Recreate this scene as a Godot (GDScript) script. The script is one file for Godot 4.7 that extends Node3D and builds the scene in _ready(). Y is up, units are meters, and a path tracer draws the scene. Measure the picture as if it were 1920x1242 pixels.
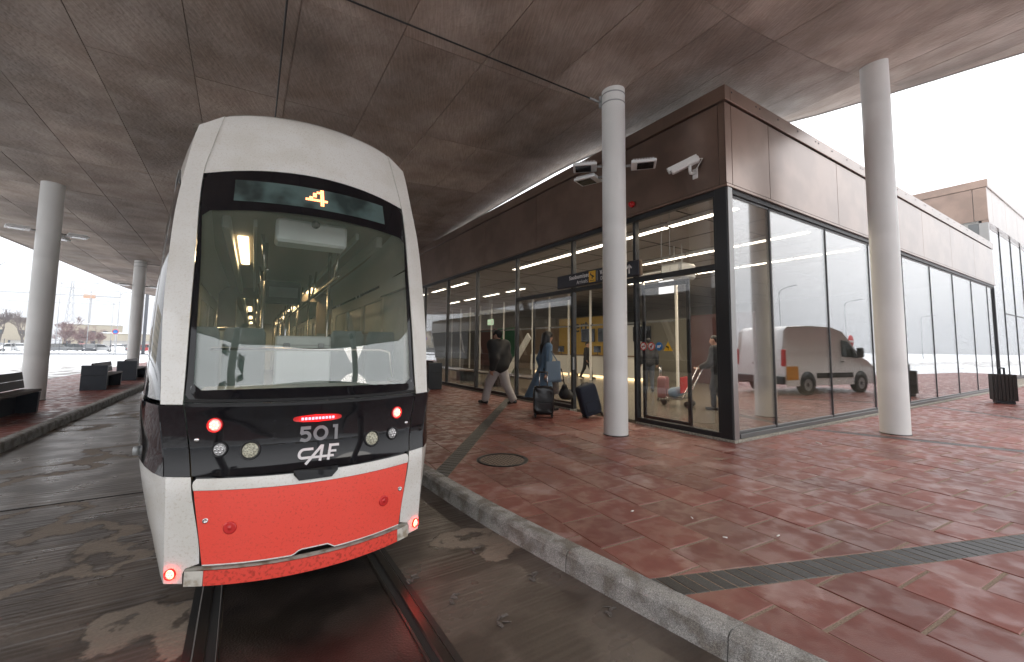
extends Node3D

var M := {}
var used := {}
var rng := RandomNumberGenerator.new()
const CAM_Y := 1.45
const FACADE_X := 6.617
const FACADE_Z := -3.858
const ROAD_Y := -0.13

func _ready() -> void:
	rng.seed = 7
	setup_camera()
	setup_light()
	make_materials()
	more_materials()
	build_ground()
	build_canopy()
	build_columns()
	build_terminal()
	build_interior()
	build_tower()
	build_tram()
	build_people()
	build_street_things()
	build_left_background()
	build_behind_camera()

func setup_camera() -> void:
	var cam := Camera3D.new()
	cam.name = "camera"
	var f := 793.44
	cam.projection = Camera3D.PROJECTION_FRUSTUM
	cam.near = 0.05
	cam.far = 1500.0
	cam.size = 0.05 * 1242.0 / f
	cam.frustum_offset = Vector2(0.0, -31.01 / f * 0.05)
	var yaw := 0.56448
	var p := 0.07889
	var r := 0.010993
	var fw := Vector3(sin(yaw) * cos(p), sin(p), -cos(yaw) * cos(p))
	var rt := Vector3(cos(yaw), 0, sin(yaw))
	var up := rt.cross(fw)
	var rx := rt * cos(r) + up * sin(r)
	var uy := up * cos(r) - rt * sin(r)
	cam.transform = Transform3D(Basis(rx, uy, -fw), Vector3(0, CAM_Y, 0))
	add_child(cam)
	cam.current = true

func setup_light() -> void:
	var we := WorldEnvironment.new()
	we.name = "world_environment"
	var env := Environment.new()
	env.background_mode = Environment.BG_SKY
	env.tonemap_mode = Environment.TONE_MAPPER_LINEAR
	env.tonemap_exposure = 1.0
	env.sdfgi_enabled = true
	env.ssao_enabled = true
	env.ssil_enabled = true
	var im := Image.create(512, 256, false, Image.FORMAT_RGBF)
	var n := FastNoiseLite.new()
	n.seed = 5
	n.frequency = 1.0
	n.fractal_octaves = 4
	for j in 256:
		var el := (0.5 - (j + 0.5) / 256.0) * PI
		for i in 512:
			var az := (i + 0.5) / 512.0 * TAU
			var d := Vector3(cos(az) * cos(el), sin(el), sin(az) * cos(el))
			var s := maxf(d.y, 0.0)
			var l := 0.72 * (1.0 + 2.7 * s) * (1.0 + 0.07 * n.get_noise_3d(d.x * 1.6, d.y * 3.0, d.z * 1.6))
			if el < 0.0:
				l = 0.6
			im.set_pixel(i, j, Color(l * 0.985, l * 0.995, l * 1.02))
	var psm := PanoramaSkyMaterial.new()
	psm.panorama = ImageTexture.create_from_image(im)
	var sky := Sky.new()
	sky.sky_material = psm
	env.sky = sky
	env.background_energy_multiplier = 1.4
	env.fog_enabled = true
	env.fog_density = 0.0008
	env.fog_light_color = Color(0.90, 0.92, 0.95)
	we.environment = env
	add_child(we)
	var sun := DirectionalLight3D.new()
	sun.name = "overcast_sun"
	sun.light_energy = 0.2
	sun.light_color = Color(1.0, 0.97, 0.93)
	sun.light_angular_distance = 25.0
	sun.shadow_enabled = true
	add_child(sun)
	sun.look_at_from_position(Vector3(20, 30, 25), Vector3.ZERO)

# ------------------------------------------------------------------ helpers
func numbered(called: String) -> String:
	if not used.has(called):
		used[called] = 0
		return called
	used[called] += 1
	return "%s_%03d" % [called, used[called]]

func begin(smooth := false) -> SurfaceTool:
	var s := SurfaceTool.new()
	s.begin(Mesh.PRIMITIVE_TRIANGLES)
	s.set_smooth_group(0 if smooth else -1)
	return s

func commit(s: SurfaceTool) -> ArrayMesh:
	s.generate_normals()
	return s.commit()

func put(called: String, mesh: Mesh, m: Material, parent: Node = null) -> MeshInstance3D:
	var o := MeshInstance3D.new()
	o.mesh = mesh
	o.material_override = m
	if parent == null:
		o.name = numbered(called)
		add_child(o)
	else:
		o.name = called
		parent.add_child(o, true)
	return o

func obj(called: String, s: SurfaceTool, m: Material, parent: Node = null) -> MeshInstance3D:
	return put(called, commit(s), m, parent)

func tag(o: Node, label: String, category: String, group := "", kind := "") -> Node:
	if label: o.set_meta("label", label)
	if category: o.set_meta("category", category)
	if group: o.set_meta("group", group)
	if kind: o.set_meta("kind", kind)
	return o

func thing(called: String, label: String, category: String, at := Vector3.ZERO, turn := 0.0, group := "") -> Node3D:
	var o := Node3D.new()
	o.name = numbered(called)
	add_child(o)
	o.position = at
	o.rotation.y = turn
	tag(o, label, category, group)
	return o

func dup(root: Node3D, at: Vector3, turn: float, label: String) -> Node3D:
	var r: Node3D = root.duplicate()
	var base := String(root.name)
	if base.length() > 4 and base[base.length() - 4] == "_":
		base = base.substr(0, base.length() - 4)
	r.name = numbered(base)
	add_child(r)
	r.position = at
	r.rotation.y = turn
	r.set_meta("label", label)
	return r

func struct(called: String, s: SurfaceTool, m: Material) -> MeshInstance3D:
	var o := obj(called, s, m)
	o.set_meta("kind", "structure")
	return o

func tri(s: SurfaceTool, a: Vector3, b: Vector3, c: Vector3) -> void:
	s.add_vertex(a)
	s.add_vertex(b)
	s.add_vertex(c)

func quad(s: SurfaceTool, a: Vector3, b: Vector3, c: Vector3, d: Vector3) -> void:
	tri(s, a, b, c)
	tri(s, a, c, d)

# box from lo to hi with chamfered edges (bevel 0 gives a plain box); xf places it
func box(s: SurfaceTool, lo: Vector3, hi: Vector3, bev := 0.0, xf := Transform3D.IDENTITY) -> void:
	var c := (lo + hi) * 0.5
	var h := (hi - lo).abs() * 0.5
	if bev <= 0.0:
		var v := []
		for i in 8:
			v.append(xf * (c + Vector3(h.x * (1 if i & 1 else -1), h.y * (1 if i & 2 else -1), h.z * (1 if i & 4 else -1))))
		quad(s, v[4], v[6], v[7], v[5])
		quad(s, v[1], v[3], v[2], v[0])
		quad(s, v[0], v[2], v[6], v[4])
		quad(s, v[5], v[7], v[3], v[1])
		quad(s, v[2], v[3], v[7], v[6])
		quad(s, v[0], v[4], v[5], v[1])
		return
	bev = minf(bev, minf(h.x, minf(h.y, h.z)) * 0.49)
	var g := func(sx: int, sy: int, sz: int, axis: int) -> Vector3:
		var p := Vector3(h.x - bev, h.y - bev, h.z - bev)
		p[axis] = h[axis]
		return xf * (c + Vector3(p.x * sx, p.y * sy, p.z * sz))
	for q in [1, -1]:
		var a = [g.call(q, -1, -1, 0), g.call(q, 1, -1, 0), g.call(q, 1, 1, 0), g.call(q, -1, 1, 0)]
		_oquad(s, a, xf.basis * Vector3(q, 0, 0))
		a = [g.call(-1, q, -1, 1), g.call(1, q, -1, 1), g.call(1, q, 1, 1), g.call(-1, q, 1, 1)]
		_oquad(s, a, xf.basis * Vector3(0, q, 0))
		a = [g.call(-1, -1, q, 2), g.call(1, -1, q, 2), g.call(1, 1, q, 2), g.call(-1, 1, q, 2)]
		_oquad(s, a, xf.basis * Vector3(0, 0, q))
		for r in [1, -1]:
			a = [g.call(q, r, -1, 0), g.call(q, r, 1, 0), g.call(q, r, 1, 1), g.call(q, r, -1, 1)]
			_oquad(s, a, xf.basis * Vector3(q, r, 0))
			a = [g.call(q, -1, r, 0), g.call(q, 1, r, 0), g.call(q, 1, r, 2), g.call(q, -1, r, 2)]
			_oquad(s, a, xf.basis * Vector3(q, 0, r))
			a = [g.call(-1, q, r, 1), g.call(1, q, r, 1), g.call(1, q, r, 2), g.call(-1, q, r, 2)]
			_oquad(s, a, xf.basis * Vector3(0, q, r))
			for t in [1, -1]:
				var p0: Vector3 = g.call(q, r, t, 0)
				var p1: Vector3 = g.call(q, r, t, 1)
				var p2: Vector3 = g.call(q, r, t, 2)
				if (p1 - p0).cross(p2 - p0).dot(xf.basis * Vector3(q, r, t)) > 0.0:
					tri(s, p0, p2, p1)
				else:
					tri(s, p0, p1, p2)

func _oquad(s: SurfaceTool, a: Array, n: Vector3) -> void:
	if (a[1] - a[0]).cross(a[2] - a[0]).dot(n) > 0.0:
		quad(s, a[0], a[3], a[2], a[1])
	else:
		quad(s, a[0], a[1], a[2], a[3])

# polygon (Vector2 x,z) raised from y0 to y1; top edge chamfered by bev
func prism(s: SurfaceTool, poly: PackedVector2Array, y0: float, y1: float, bev := 0.0, bottom := false) -> void:
	if Geometry2D.is_polygon_clockwise(poly):
		poly = poly.duplicate()
		poly.reverse()
	var topp := poly
	if bev > 0.0:
		var ins := Geometry2D.offset_polygon(poly, -bev, Geometry2D.JOIN_MITER)
		if ins.size() == 1 and ins[0].size() == poly.size():
			topp = ins[0]
			var best := 0
			for k in topp.size():
				if topp[k].distance_to(poly[0]) < topp[best].distance_to(poly[0]):
					best = k
			var rolled := PackedVector2Array()
			for k in topp.size():
				rolled.append(topp[(k + best) % topp.size()])
			topp = rolled
		else:
			bev = 0.0
	var idx := Geometry2D.triangulate_polygon(topp)
	for k in range(0, idx.size(), 3):
		var a := topp[idx[k]]
		var b := topp[idx[k + 1]]
		var c := topp[idx[k + 2]]
		var A := Vector3(a.x, y1, a.y)
		var B := Vector3(b.x, y1, b.y)
		var C := Vector3(c.x, y1, c.y)
		if (B - A).cross(C - A).y > 0.0:
			tri(s, A, C, B)
		else:
			tri(s, A, B, C)
		if bottom:
			var dn := Vector3(0, y0 - y1, 0)
			if (B - A).cross(C - A).y > 0.0:
				tri(s, A + dn, B + dn, C + dn)
			else:
				tri(s, A + dn, C + dn, B + dn)
	var n := poly.size()
	for k in n:
		var p := poly[k]
		var q := poly[(k + 1) % n]
		var y2 := y1 - bev
		quad(s, Vector3(p.x, y0, p.y), Vector3(p.x, y2, p.y), Vector3(q.x, y2, q.y), Vector3(q.x, y0, q.y))
		if bev > 0.0:
			var tp := topp[k]
			var tq := topp[(k + 1) % n]
			quad(s, Vector3(p.x, y2, p.y), Vector3(tp.x, y1, tp.y), Vector3(tq.x, y1, tq.y), Vector3(q.x, y2, q.y))

# tube along points with radius r (or radii), n sides
func tube(s: SurfaceTool, pts: Array, r, n := 10, caps := true) -> void:
	var rings := []
	var prev_u := Vector3.ZERO
	for i in pts.size():
		var t: Vector3
		if i == 0: t = pts[1] - pts[0]
		elif i == pts.size() - 1: t = pts[i] - pts[i - 1]
		else: t = (pts[i] - pts[i - 1]).normalized() + (pts[i + 1] - pts[i]).normalized()
		t = t.normalized()
		var u := prev_u
		if u == Vector3.ZERO:
			u = t.cross(Vector3.UP if absf(t.y) < 0.9 else Vector3.RIGHT).normalized()
		u = (u - t * u.dot(t)).normalized()
		prev_u = u
		var v := t.cross(u)
		var rr: float = r[i] if r is Array else r
		var ring := []
		for k in n:
			var a := TAU * k / n
			ring.append(pts[i] + (u * cos(a) + v * sin(a)) * rr)
		rings.append(ring)
	for i in pts.size() - 1:
		for k in n:
			var k2 := (k + 1) % n
			quad(s, rings[i][k], rings[i][k2], rings[i + 1][k2], rings[i + 1][k])
	if caps:
		for k in range(1, n - 1):
			tri(s, rings[0][0], rings[0][k + 1], rings[0][k])
			tri(s, rings[-1][0], rings[-1][k], rings[-1][k + 1])

# profile: Vector2(radius, height) turned about the axis of xf
func lathe(s: SurfaceTool, prof: Array, n := 24, xf := Transform3D.IDENTITY) -> void:
	for i in prof.size() - 1:
		for k in n:
			var a := TAU * k / n
			var b := TAU * (k + 1) / n
			var p := xf * Vector3(prof[i].x * cos(a), prof[i].y, prof[i].x * sin(a))
			var q := xf * Vector3(prof[i].x * cos(b), prof[i].y, prof[i].x * sin(b))
			var p2 := xf * Vector3(prof[i + 1].x * cos(a), prof[i + 1].y, prof[i + 1].x * sin(a))
			var q2 := xf * Vector3(prof[i + 1].x * cos(b), prof[i + 1].y, prof[i + 1].x * sin(b))
			if prof[i].x > 1e-6:
				tri(s, p, q2, q)
			if prof[i + 1].x > 1e-6:
				tri(s, p, p2, q2)

# grid surface from f(u, v)
func surf(s: SurfaceTool, f: Callable, nu: int, nv: int) -> void:
	var g := []
	for j in nv + 1:
		var row := []
		for i in nu + 1:
			row.append(f.call(float(i) / nu, float(j) / nv))
		g.append(row)
	for j in nv:
		for i in nu:
			quad(s, g[j][i], g[j + 1][i], g[j + 1][i + 1], g[j][i + 1])

# closed plate between two surfaces
func plate(s: SurfaceTool, f: Callable, back: Callable, nu: int, nv: int) -> void:
	surf(s, f, nu, nv)
	surf(s, func(u: float, v: float) -> Vector3: return back.call(1.0 - u, v), nu, nv)
	for i in nu:
		var a := float(i) / nu
		var b := float(i + 1) / nu
		quad(s, f.call(a, 0.0), f.call(b, 0.0), back.call(b, 0.0), back.call(a, 0.0))
		quad(s, f.call(a, 1.0), back.call(a, 1.0), back.call(b, 1.0), f.call(b, 1.0))
	for j in nv:
		var a := float(j) / nv
		var b := float(j + 1) / nv
		quad(s, f.call(0.0, a), back.call(0.0, a), back.call(0.0, b), f.call(0.0, b))
		quad(s, f.call(1.0, a), f.call(1.0, b), back.call(1.0, b), back.call(1.0, a))

func lerp_table(xs: Array, ys: Array, x: float) -> float:
	if x <= xs[0]: return ys[0]
	for i in range(1, xs.size()):
		if x <= xs[i]:
			return lerpf(ys[i - 1], ys[i], (x - xs[i - 1]) / (xs[i] - xs[i - 1]))
	return ys[-1]

# smooth (Catmull-Rom) version
func curve_table(xs: Array, ys: Array, x: float) -> float:
	var n := xs.size()
	if x <= xs[0]: return ys[0]
	if x >= xs[n - 1]: return ys[n - 1]
	var i := 1
	while x > xs[i]: i += 1
	var h: float = xs[i] - xs[i - 1]
	var t: float = (x - xs[i - 1]) / h
	var m0: float = (ys[i] - ys[maxi(i - 2, 0)]) / (xs[i] - xs[maxi(i - 2, 0)])
	var m1: float = (ys[mini(i + 1, n - 1)] - ys[i - 1]) / (xs[mini(i + 1, n - 1)] - xs[i - 1])
	var t2 := t * t
	var t3 := t2 * t
	return (2 * t3 - 3 * t2 + 1) * ys[i - 1] + (t3 - 2 * t2 + t) * h * m0 + (-2 * t3 + 3 * t2) * ys[i] + (t3 - t2) * h * m1

func text_mesh(txt: String, height: float, depth: float, bold := true, font := "Droid Sans") -> TextMesh:
	var t := TextMesh.new()
	var f := SystemFont.new()
	f.font_names = PackedStringArray([font])
	f.font_weight = 700 if bold else 400
	t.font = f
	t.text = txt
	t.font_size = 64
	t.pixel_size = height / 46.0
	t.depth = depth
	t.curve_step = 1.0
	return t

func text_node(called: String, txt: String, height: float, depth: float, m: Material, parent: Node, xf: Transform3D, bold := true, left := false) -> MeshInstance3D:
	var tm := text_mesh(txt, height, depth, bold)
	if left: tm.horizontal_alignment = HORIZONTAL_ALIGNMENT_LEFT
	var o := put(called, tm, m, parent)
	o.transform = xf
	return o

const HALL_LIGHT := 1.9
const TRAM_LIGHT := 0.7
# ------------------------------------------------------------------ materials
func ntex(freq: float, cols: Array, offs: Array, octaves := 4, sd := 1, size := 512, warp := 0.0, cell := false) -> NoiseTexture2D:
	var n := FastNoiseLite.new()
	n.seed = sd
	n.noise_type = FastNoiseLite.TYPE_CELLULAR if cell else FastNoiseLite.TYPE_SIMPLEX_SMOOTH
	n.frequency = freq
	n.fractal_octaves = octaves
	if warp > 0.0:
		n.domain_warp_enabled = true
		n.domain_warp_amplitude = warp
		n.domain_warp_frequency = freq * 0.7
	var t := NoiseTexture2D.new()
	t.width = size
	t.height = size
	t.seamless = true
	t.noise = n
	var g := Gradient.new()
	var pc := PackedColorArray()
	for c in cols:
		pc.append(c)
	g.colors = pc
	g.offsets = PackedFloat32Array(offs)
	t.color_ramp = g
	return t

func bump_tex(freq: float, octaves := 3, sd := 3, strength := 4.0, size := 512) -> NoiseTexture2D:
	var n := FastNoiseLite.new()
	n.seed = sd
	n.frequency = freq
	n.fractal_octaves = octaves
	var t := NoiseTexture2D.new()
	t.width = size
	t.height = size
	t.seamless = true
	t.as_normal_map = true
	t.bump_strength = strength
	t.noise = n
	return t

func g(v: float) -> Color:
	return Color(v, v, v)

func lin(r: float, gg: float, b: float, a := 1.0) -> Color:
	var c := Color(r, gg, b).linear_to_srgb()
	c.a = a
	return c

func mat(called: String, c: Color, rough := 0.5, metal := 0.0) -> StandardMaterial3D:
	var m := StandardMaterial3D.new()
	m.resource_name = called
	m.albedo_color = c
	m.roughness = rough
	m.metallic = metal
	M[called] = m
	return m

func tri_map(m: StandardMaterial3D, scale: float, world := true) -> void:
	m.uv1_triplanar = true
	m.uv1_world_triplanar = world
	m.uv1_scale = Vector3.ONE * scale
	m.uv1_triplanar_sharpness = 4.0

func detail(m: StandardMaterial3D, t: Texture2D, scale: float) -> void:
	m.detail_enabled = true
	m.detail_albedo = t
	m.detail_blend_mode = BaseMaterial3D.BLEND_MODE_MUL
	m.detail_uv_layer = BaseMaterial3D.DETAIL_UV_2
	m.uv2_triplanar = true
	m.uv2_world_triplanar = true
	m.uv2_scale = Vector3.ONE * scale

func glow_mat(called: String, c: Color, e: float) -> StandardMaterial3D:
	var m := mat(called, Color(0.9, 0.9, 0.9), 0.4)
	m.emission_enabled = true
	m.emission = c
	m.emission_energy_multiplier = e
	return m

func glass_mat(called: String, c: Color, alpha: float) -> StandardMaterial3D:
	var m := mat(called, c, 0.0)
	m.albedo_color.a = alpha
	m.transparency = BaseMaterial3D.TRANSPARENCY_ALPHA
	m.metallic_specular = 0.5
	m.cull_mode = BaseMaterial3D.CULL_DISABLED
	return m

func make_materials() -> void:
	var grain := ntex(0.05, [g(0.72), g(1.0)], [0.2, 0.8], 5, 11)
	var blotch := ntex(0.006, [g(0.80), g(0.93), g(1.0)], [0.25, 0.5, 0.75], 6, 12, 512, 25.0)
	var paver_n := bump_tex(0.35, 2, 14, 3.0)
	var fine_n := bump_tex(0.12, 3, 4, 3.0)
	var m: StandardMaterial3D
	# canopy concrete: brownish, blotched, with brushed streaks
	for k in 4:
		m = mat("canopy_concrete_%d" % k, lin(0.56, 0.495, 0.44) * [1.0, 0.96, 1.03, 0.93][k], 0.7)
		m.albedo_texture = M.get("tex_canopy", null)
		if k == 0:
			M.tex_canopy = canopy_texture()
			m.albedo_texture = M.tex_canopy
		tri_map(m, 0.19)
		m.uv1_offset = Vector3(0.13 * k, 0.2 * k, 0.37 * k)
		detail(m, blotch, 0.09)
		m.normal_enabled = true
		m.normal_texture = fine_n
		m.normal_scale = 0.25
	m = mat("canopy_edge", lin(0.42, 0.41, 0.39), 0.7)
	m = mat("snow", lin(0.79, 0.805, 0.83), 0.85)
	m.albedo_texture = ntex(0.02, [g(0.86), g(1.0)], [0.3, 0.6], 5, 21)
	tri_map(m, 0.2)
	m.normal_enabled = true
	m.normal_texture = bump_tex(0.03, 5, 22, 6.0)
	m = mat("slush", Color.WHITE, 0.5)
	m.albedo_texture = ntex(0.011, [lin(0.075, 0.066, 0.056), lin(0.15, 0.135, 0.12), lin(0.42, 0.41, 0.40), lin(0.66, 0.66, 0.67)], [0.2, 0.34, 0.46, 0.62], 6, 23, 1024, 20.0)
	tri_map(m, 0.09)
	m.normal_enabled = true
	m.normal_texture = bump_tex(0.03, 5, 22, 5.0)
	m = mat("road_concrete", Color.WHITE, 1.0)
	road_textures(m)
	m = mat("steel_rail", lin(0.10, 0.085, 0.075), 0.32, 0.85)
	m = mat("rail_groove", lin(0.012, 0.011, 0.01), 0.9)
	m = mat("asphalt_seal", lin(0.02, 0.018, 0.017), 0.45)
	# granite
	m = mat("granite", Color.WHITE, 0.62)
	m.albedo_texture = granite_texture()
	tri_map(m, 0.9)
	detail(m, ntex(0.012, [lin(0.5, 0.46, 0.41), g(0.86), g(1.0)], [0.28, 0.42, 0.6], 5, 31, 512, 20.0), 0.7)
	m.normal_enabled = true
	m.normal_texture = bump_tex(0.2, 2, 8, 5.0)
	m.normal_scale = 0.5
	# pavers
	var paver_t := ntex(0.022, [lin(0.92, 0.90, 0.89), g(0.98), g(1.0)], [0.22, 0.5, 0.75], 5, 41)
	var paver_wear := ntex(0.006, [Color(0.70, 0.60, 0.58, 0.0), Color(0.70, 0.60, 0.58, 0.0), Color(0.72, 0.62, 0.6, 0.22), Color(0.76, 0.68, 0.66, 0.4)], [0.0, 0.70, 0.76, 0.95], 5, 42, 1024, 45.0)
	var paver_rough := ntex(0.006, [g(0.28), g(0.40), g(0.52), g(0.6)], [0.3, 0.45, 0.58, 0.8], 3, 43, 1024, 40.0)
	for k in 6:
		var c: Color = lin(0.20, 0.058, 0.044) * [1.0, 0.9, 1.07, 0.95, 0.84, 1.02][k]
		c.a = 1.0
		if k == 4: c = lin(0.165, 0.058, 0.046)
		m = mat("paver_%d" % k, c, 1.0)
		m.albedo_texture = paver_t
		tri_map(m, 0.6, false)
		m.uv1_offset = Vector3(0.21 * k, 0, 0.33 * k)
		detail(m, paver_wear, 0.13)
		m.detail_blend_mode = BaseMaterial3D.BLEND_MODE_MIX
		m.roughness_texture = paver_rough
		m.normal_enabled = true
		m.normal_texture = paver_n
		m.normal_scale = 0.10
	m = mat("joint_sand", lin(0.34, 0.25, 0.185), 0.95)
	m.albedo_texture = grain
	tri_map(m, 3.0)
	for k in 3:
		m = mat("dark_paver_%d" % k, lin(0.035, 0.035, 0.037) * [1.0, 1.25, 0.85][k], 0.4)
		m.albedo_color.a = 1.0
		m.albedo_texture = grain
		tri_map(m, 2.0)
		m.normal_enabled = true
		m.normal_texture = fine_n
		m.normal_scale = 0.5
	# paints and metals
	m = mat("column_paint", lin(0.74, 0.745, 0.73), 0.42)
	m.albedo_texture = ntex(0.004, [g(0.965), g(1.0)], [0.3, 0.7], 4, 51)
	tri_map(m, 0.4)
	m = mat("fascia_brown", lin(0.31, 0.215, 0.168), 0.28, 0.78)
	m.clearcoat_enabled = true
	m.clearcoat = 0.9
	m.clearcoat_roughness = 0.22
	m.albedo_texture = ntex(0.004, [g(0.9), g(1.0)], [0.3, 0.7], 5, 52)
	tri_map(m, 0.3)
	m.metallic_specular = 0.6
	M.fascia_brown_1 = m.duplicate()
	M.fascia_brown_1.albedo_color = lin(0.29, 0.20, 0.157)
	m = mat("frame_dark", lin(0.022, 0.023, 0.025), 0.38, 0.2)
	m = mat("frame_metal", lin(0.32, 0.31, 0.30), 0.28, 0.8)
	m = mat("frame_grey", lin(0.13, 0.135, 0.135), 0.35, 0.3)
	m = mat("dark_gap", lin(0.012, 0.009, 0.008), 0.9)
	m = mat("plinth", lin(0.42, 0.39, 0.33), 0.9)
	m.albedo_texture = grain
	tri_map(m, 0.8)
	m = mat("white_plastic", lin(0.72, 0.72, 0.70), 0.4)
	m = mat("grey_metal", lin(0.34, 0.35, 0.35), 0.4, 0.3)
	m = mat("black_plastic", lin(0.015, 0.015, 0.016), 0.45)
	m = mat("black_rubber", lin(0.012, 0.012, 0.012), 0.8)
	m = mat("red_plastic", lin(0.5, 0.015, 0.015), 0.3)
	m = mat("chrome", lin(0.7, 0.7, 0.7), 0.15, 1.0)
	m = mat("screen_dark", lin(0.01, 0.01, 0.012), 0.12)
	glass_mat("glass", Color(0.3, 0.36, 0.34), 0.004)
	glass_mat("glass_green", Color(0.42, 0.54, 0.48), 0.05)
	glass_mat("glass_fog", Color(0.75, 0.78, 0.78), 0.25)
	# tram
	m = mat("tram_white", lin(0.74, 0.73, 0.695), 0.3)
	m.clearcoat_enabled = true
	m.clearcoat = 0.6
	m.clearcoat_roughness = 0.08
	m.albedo_texture = ntex(0.007, [lin(0.93, 0.915, 0.89), g(1.0)], [0.3, 0.6], 5, 61, 512, 15.0)
	tri_map(m, 0.5)
	m = mat("tram_white_dirty", lin(0.60, 0.57, 0.51), 0.5)
	m.albedo_texture = ntex(0.02, [lin(0.55, 0.48, 0.4), g(0.95), g(1.0)], [0.25, 0.5, 0.6], 5, 62, 512, 15.0)
	tri_map(m, 1.0)
	m = mat("tram_black", lin(0.006, 0.006, 0.008), 0.05)
	m.metallic_specular = 0.42
	m = mat("tram_red", lin(0.93, 0.088, 0.06), 0.38)
	m.clearcoat_enabled = true
	m.clearcoat = 0.5
	m.clearcoat_roughness = 0.1
	m = mat("tram_red_dirty", lin(0.78, 0.068, 0.045), 0.45)
	m.albedo_texture = ntex(0.03, [lin(0.62, 0.55, 0.5), g(1.0)], [0.2, 0.5], 6, 63, 512, 15.0)
	tri_map(m, 2.2)
	m = mat("red_reflector", lin(0.62, 0.03, 0.03), 0.2)
	m = mat("lamp_lens", lin(0.55, 0.55, 0.55), 0.15)
	m.albedo_texture = ntex(0.06, [g(0.72), g(1.0)], [0.2, 0.5], 1, 71, 256, 0.0, true)
	tri_map(m, 6.0)
	m = mat("lamp_lens_warm", lin(0.6, 0.58, 0.45), 0.15)
	m.albedo_texture = (M.lamp_lens as StandardMaterial3D).albedo_texture
	tri_map(m, 6.0)
	var specks := ntex(0.09, [lin(0.80, 0.76, 0.70), g(1.0)], [0.2, 0.34], 5, 64)
	for k in ["tram_white", "tram_red"]:
		detail(M[k], specks, 1.1)
	glow_mat("lamp_led_red", Color(1.0, 0.22, 0.28), 9.0)
	glow_mat("lamp_led_hot", Color(1.0, 0.66, 0.46), 3.2)
	glow_mat("lamp_led_tail", Color(1.0, 0.10, 0.09), 1.5)
	glow_mat("display_orange", Color(1.0, 0.5, 0.16), 5.0)
	glow_mat("light_warm", Color(1.0, 0.88, 0.68), 6.0)
	glow_mat("light_white", Color(1.0, 0.95, 0.86), 7.0)
	glow_mat("light_exit", Color(0.3, 0.75, 0.5), 0.55)
	glow_mat("sign_white_glow", Color(1, 1, 1), 1.0)
	mat("decal_grey", lin(0.26, 0.26, 0.27), 0.4)
	mat("decal_white", lin(0.68, 0.68, 0.68), 0.4)
	m = mat("display_glass", lin(0.085, 0.13, 0.125), 0.08)
	m.albedo_texture = ntex(0.008, [g(0.55), g(0.9), g(1.0)], [0.3, 0.5, 0.6], 4, 72)
	tri_map(m, 0.5, false)
	mat("tram_inside", lin(0.46, 0.48, 0.43), 0.5)
	mat("tram_ceiling", lin(0.26, 0.22, 0.165), 0.55)
	mat("tram_seat", lin(0.20, 0.25, 0.235), 0.7)
	mat("tram_console", lin(0.68, 0.74, 0.69), 0.5)
	mat("tram_floor", lin(0.06, 0.06, 0.065), 0.6)
	# furniture, people
	m = mat("bench_wood", lin(0.085, 0.05, 0.034), 0.55)
	m.albedo_texture = ntex(0.03, [g(0.6), g(1.0)], [0.2, 0.7], 4, 81)
	tri_map(m, 0.9)
	m.uv1_scale = Vector3(8.0, 8.0, 0.5)
	mat("bench_steel", lin(0.025, 0.032, 0.042), 0.45, 0.2)
	mat("bin_wood", lin(0.02, 0.014, 0.013), 0.5)
	mat("skin", lin(0.42, 0.24, 0.17), 0.55)
	mat("hair_black", lin(0.008, 0.007, 0.007), 0.45)
	mat("jacket_black", lin(0.012, 0.012, 0.013), 0.75)
	m = mat("trousers_grey", lin(0.58, 0.54, 0.53), 0.9)
	m.albedo_texture = grain
	tri_map(m, 3.0)
	m = mat("coat_blue", lin(0.15, 0.25, 0.37), 0.85)
	m.albedo_texture = grain
	tri_map(m, 4.0)
	m = mat("tote_blue", lin(0.22, 0.30, 0.39), 0.85)
	m.albedo_texture = grain
	tri_map(m, 6.0)
	m = mat("suit_vinyl", lin(0.008, 0.008, 0.009), 0.22)
	m = mat("suit_navy", lin(0.018, 0.028, 0.055), 0.75)
	m.albedo_texture = grain
	tri_map(m, 6.0)
	mat("suit_pink", lin(0.24, 0.105, 0.11), 0.35)
	mat("jeans", lin(0.05, 0.06, 0.08), 0.85)
	mat("coat_dark", lin(0.025, 0.026, 0.03), 0.8)
	# interior
	m = mat("hall_floor", lin(0.17, 0.15, 0.12), 0.22)
	m.albedo_texture = ntex(0.02, [g(0.85), g(1.0)], [0.3, 0.7], 4, 91)
	tri_map(m, 0.4)
	mat("hall_ceiling", lin(0.32, 0.295, 0.265), 0.8)
	mat("hall_wall", lin(0.16, 0.15, 0.12), 0.8)
	mat("hall_yellow", lin(0.44, 0.28, 0.05), 0.6)
	mat("hall_green", lin(0.02, 0.16, 0.06), 0.6)
	mat("hall_red", lin(0.055, 0.013, 0.011), 0.6)
	mat("hall_orange", lin(0.20, 0.05, 0.03), 0.6)
	mat("hall_white", lin(0.68, 0.66, 0.6), 0.5)
	mat("hall_wood", lin(0.20, 0.135, 0.08), 0.6)
	mat("sign_navy", lin(0.012, 0.014, 0.026), 0.35)
	mat("sign_yellow", lin(0.85, 0.50, 0.03), 0.4)
	mat("sign_white", lin(0.8, 0.8, 0.8), 0.4)
	mat("sign_blue", lin(0.02, 0.16, 0.45), 0.4)
	mat("sign_red", lin(0.55, 0.02, 0.025), 0.4)
	mat("sign_black", lin(0.01, 0.01, 0.01), 0.4)
	# background
	mat("bark", lin(0.11, 0.095, 0.085), 0.9)
	mat("twig", lin(0.15, 0.12, 0.11), 0.9)
	mat("shrub_twig", lin(0.20, 0.13, 0.125), 0.9)
	m = mat("far_wall", lin(0.36, 0.32, 0.25), 0.9)
	m = mat("far_wall_grey", lin(0.34, 0.33, 0.31), 0.9)
	mat("far_window", lin(0.05, 0.06, 0.07), 0.15)
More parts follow.
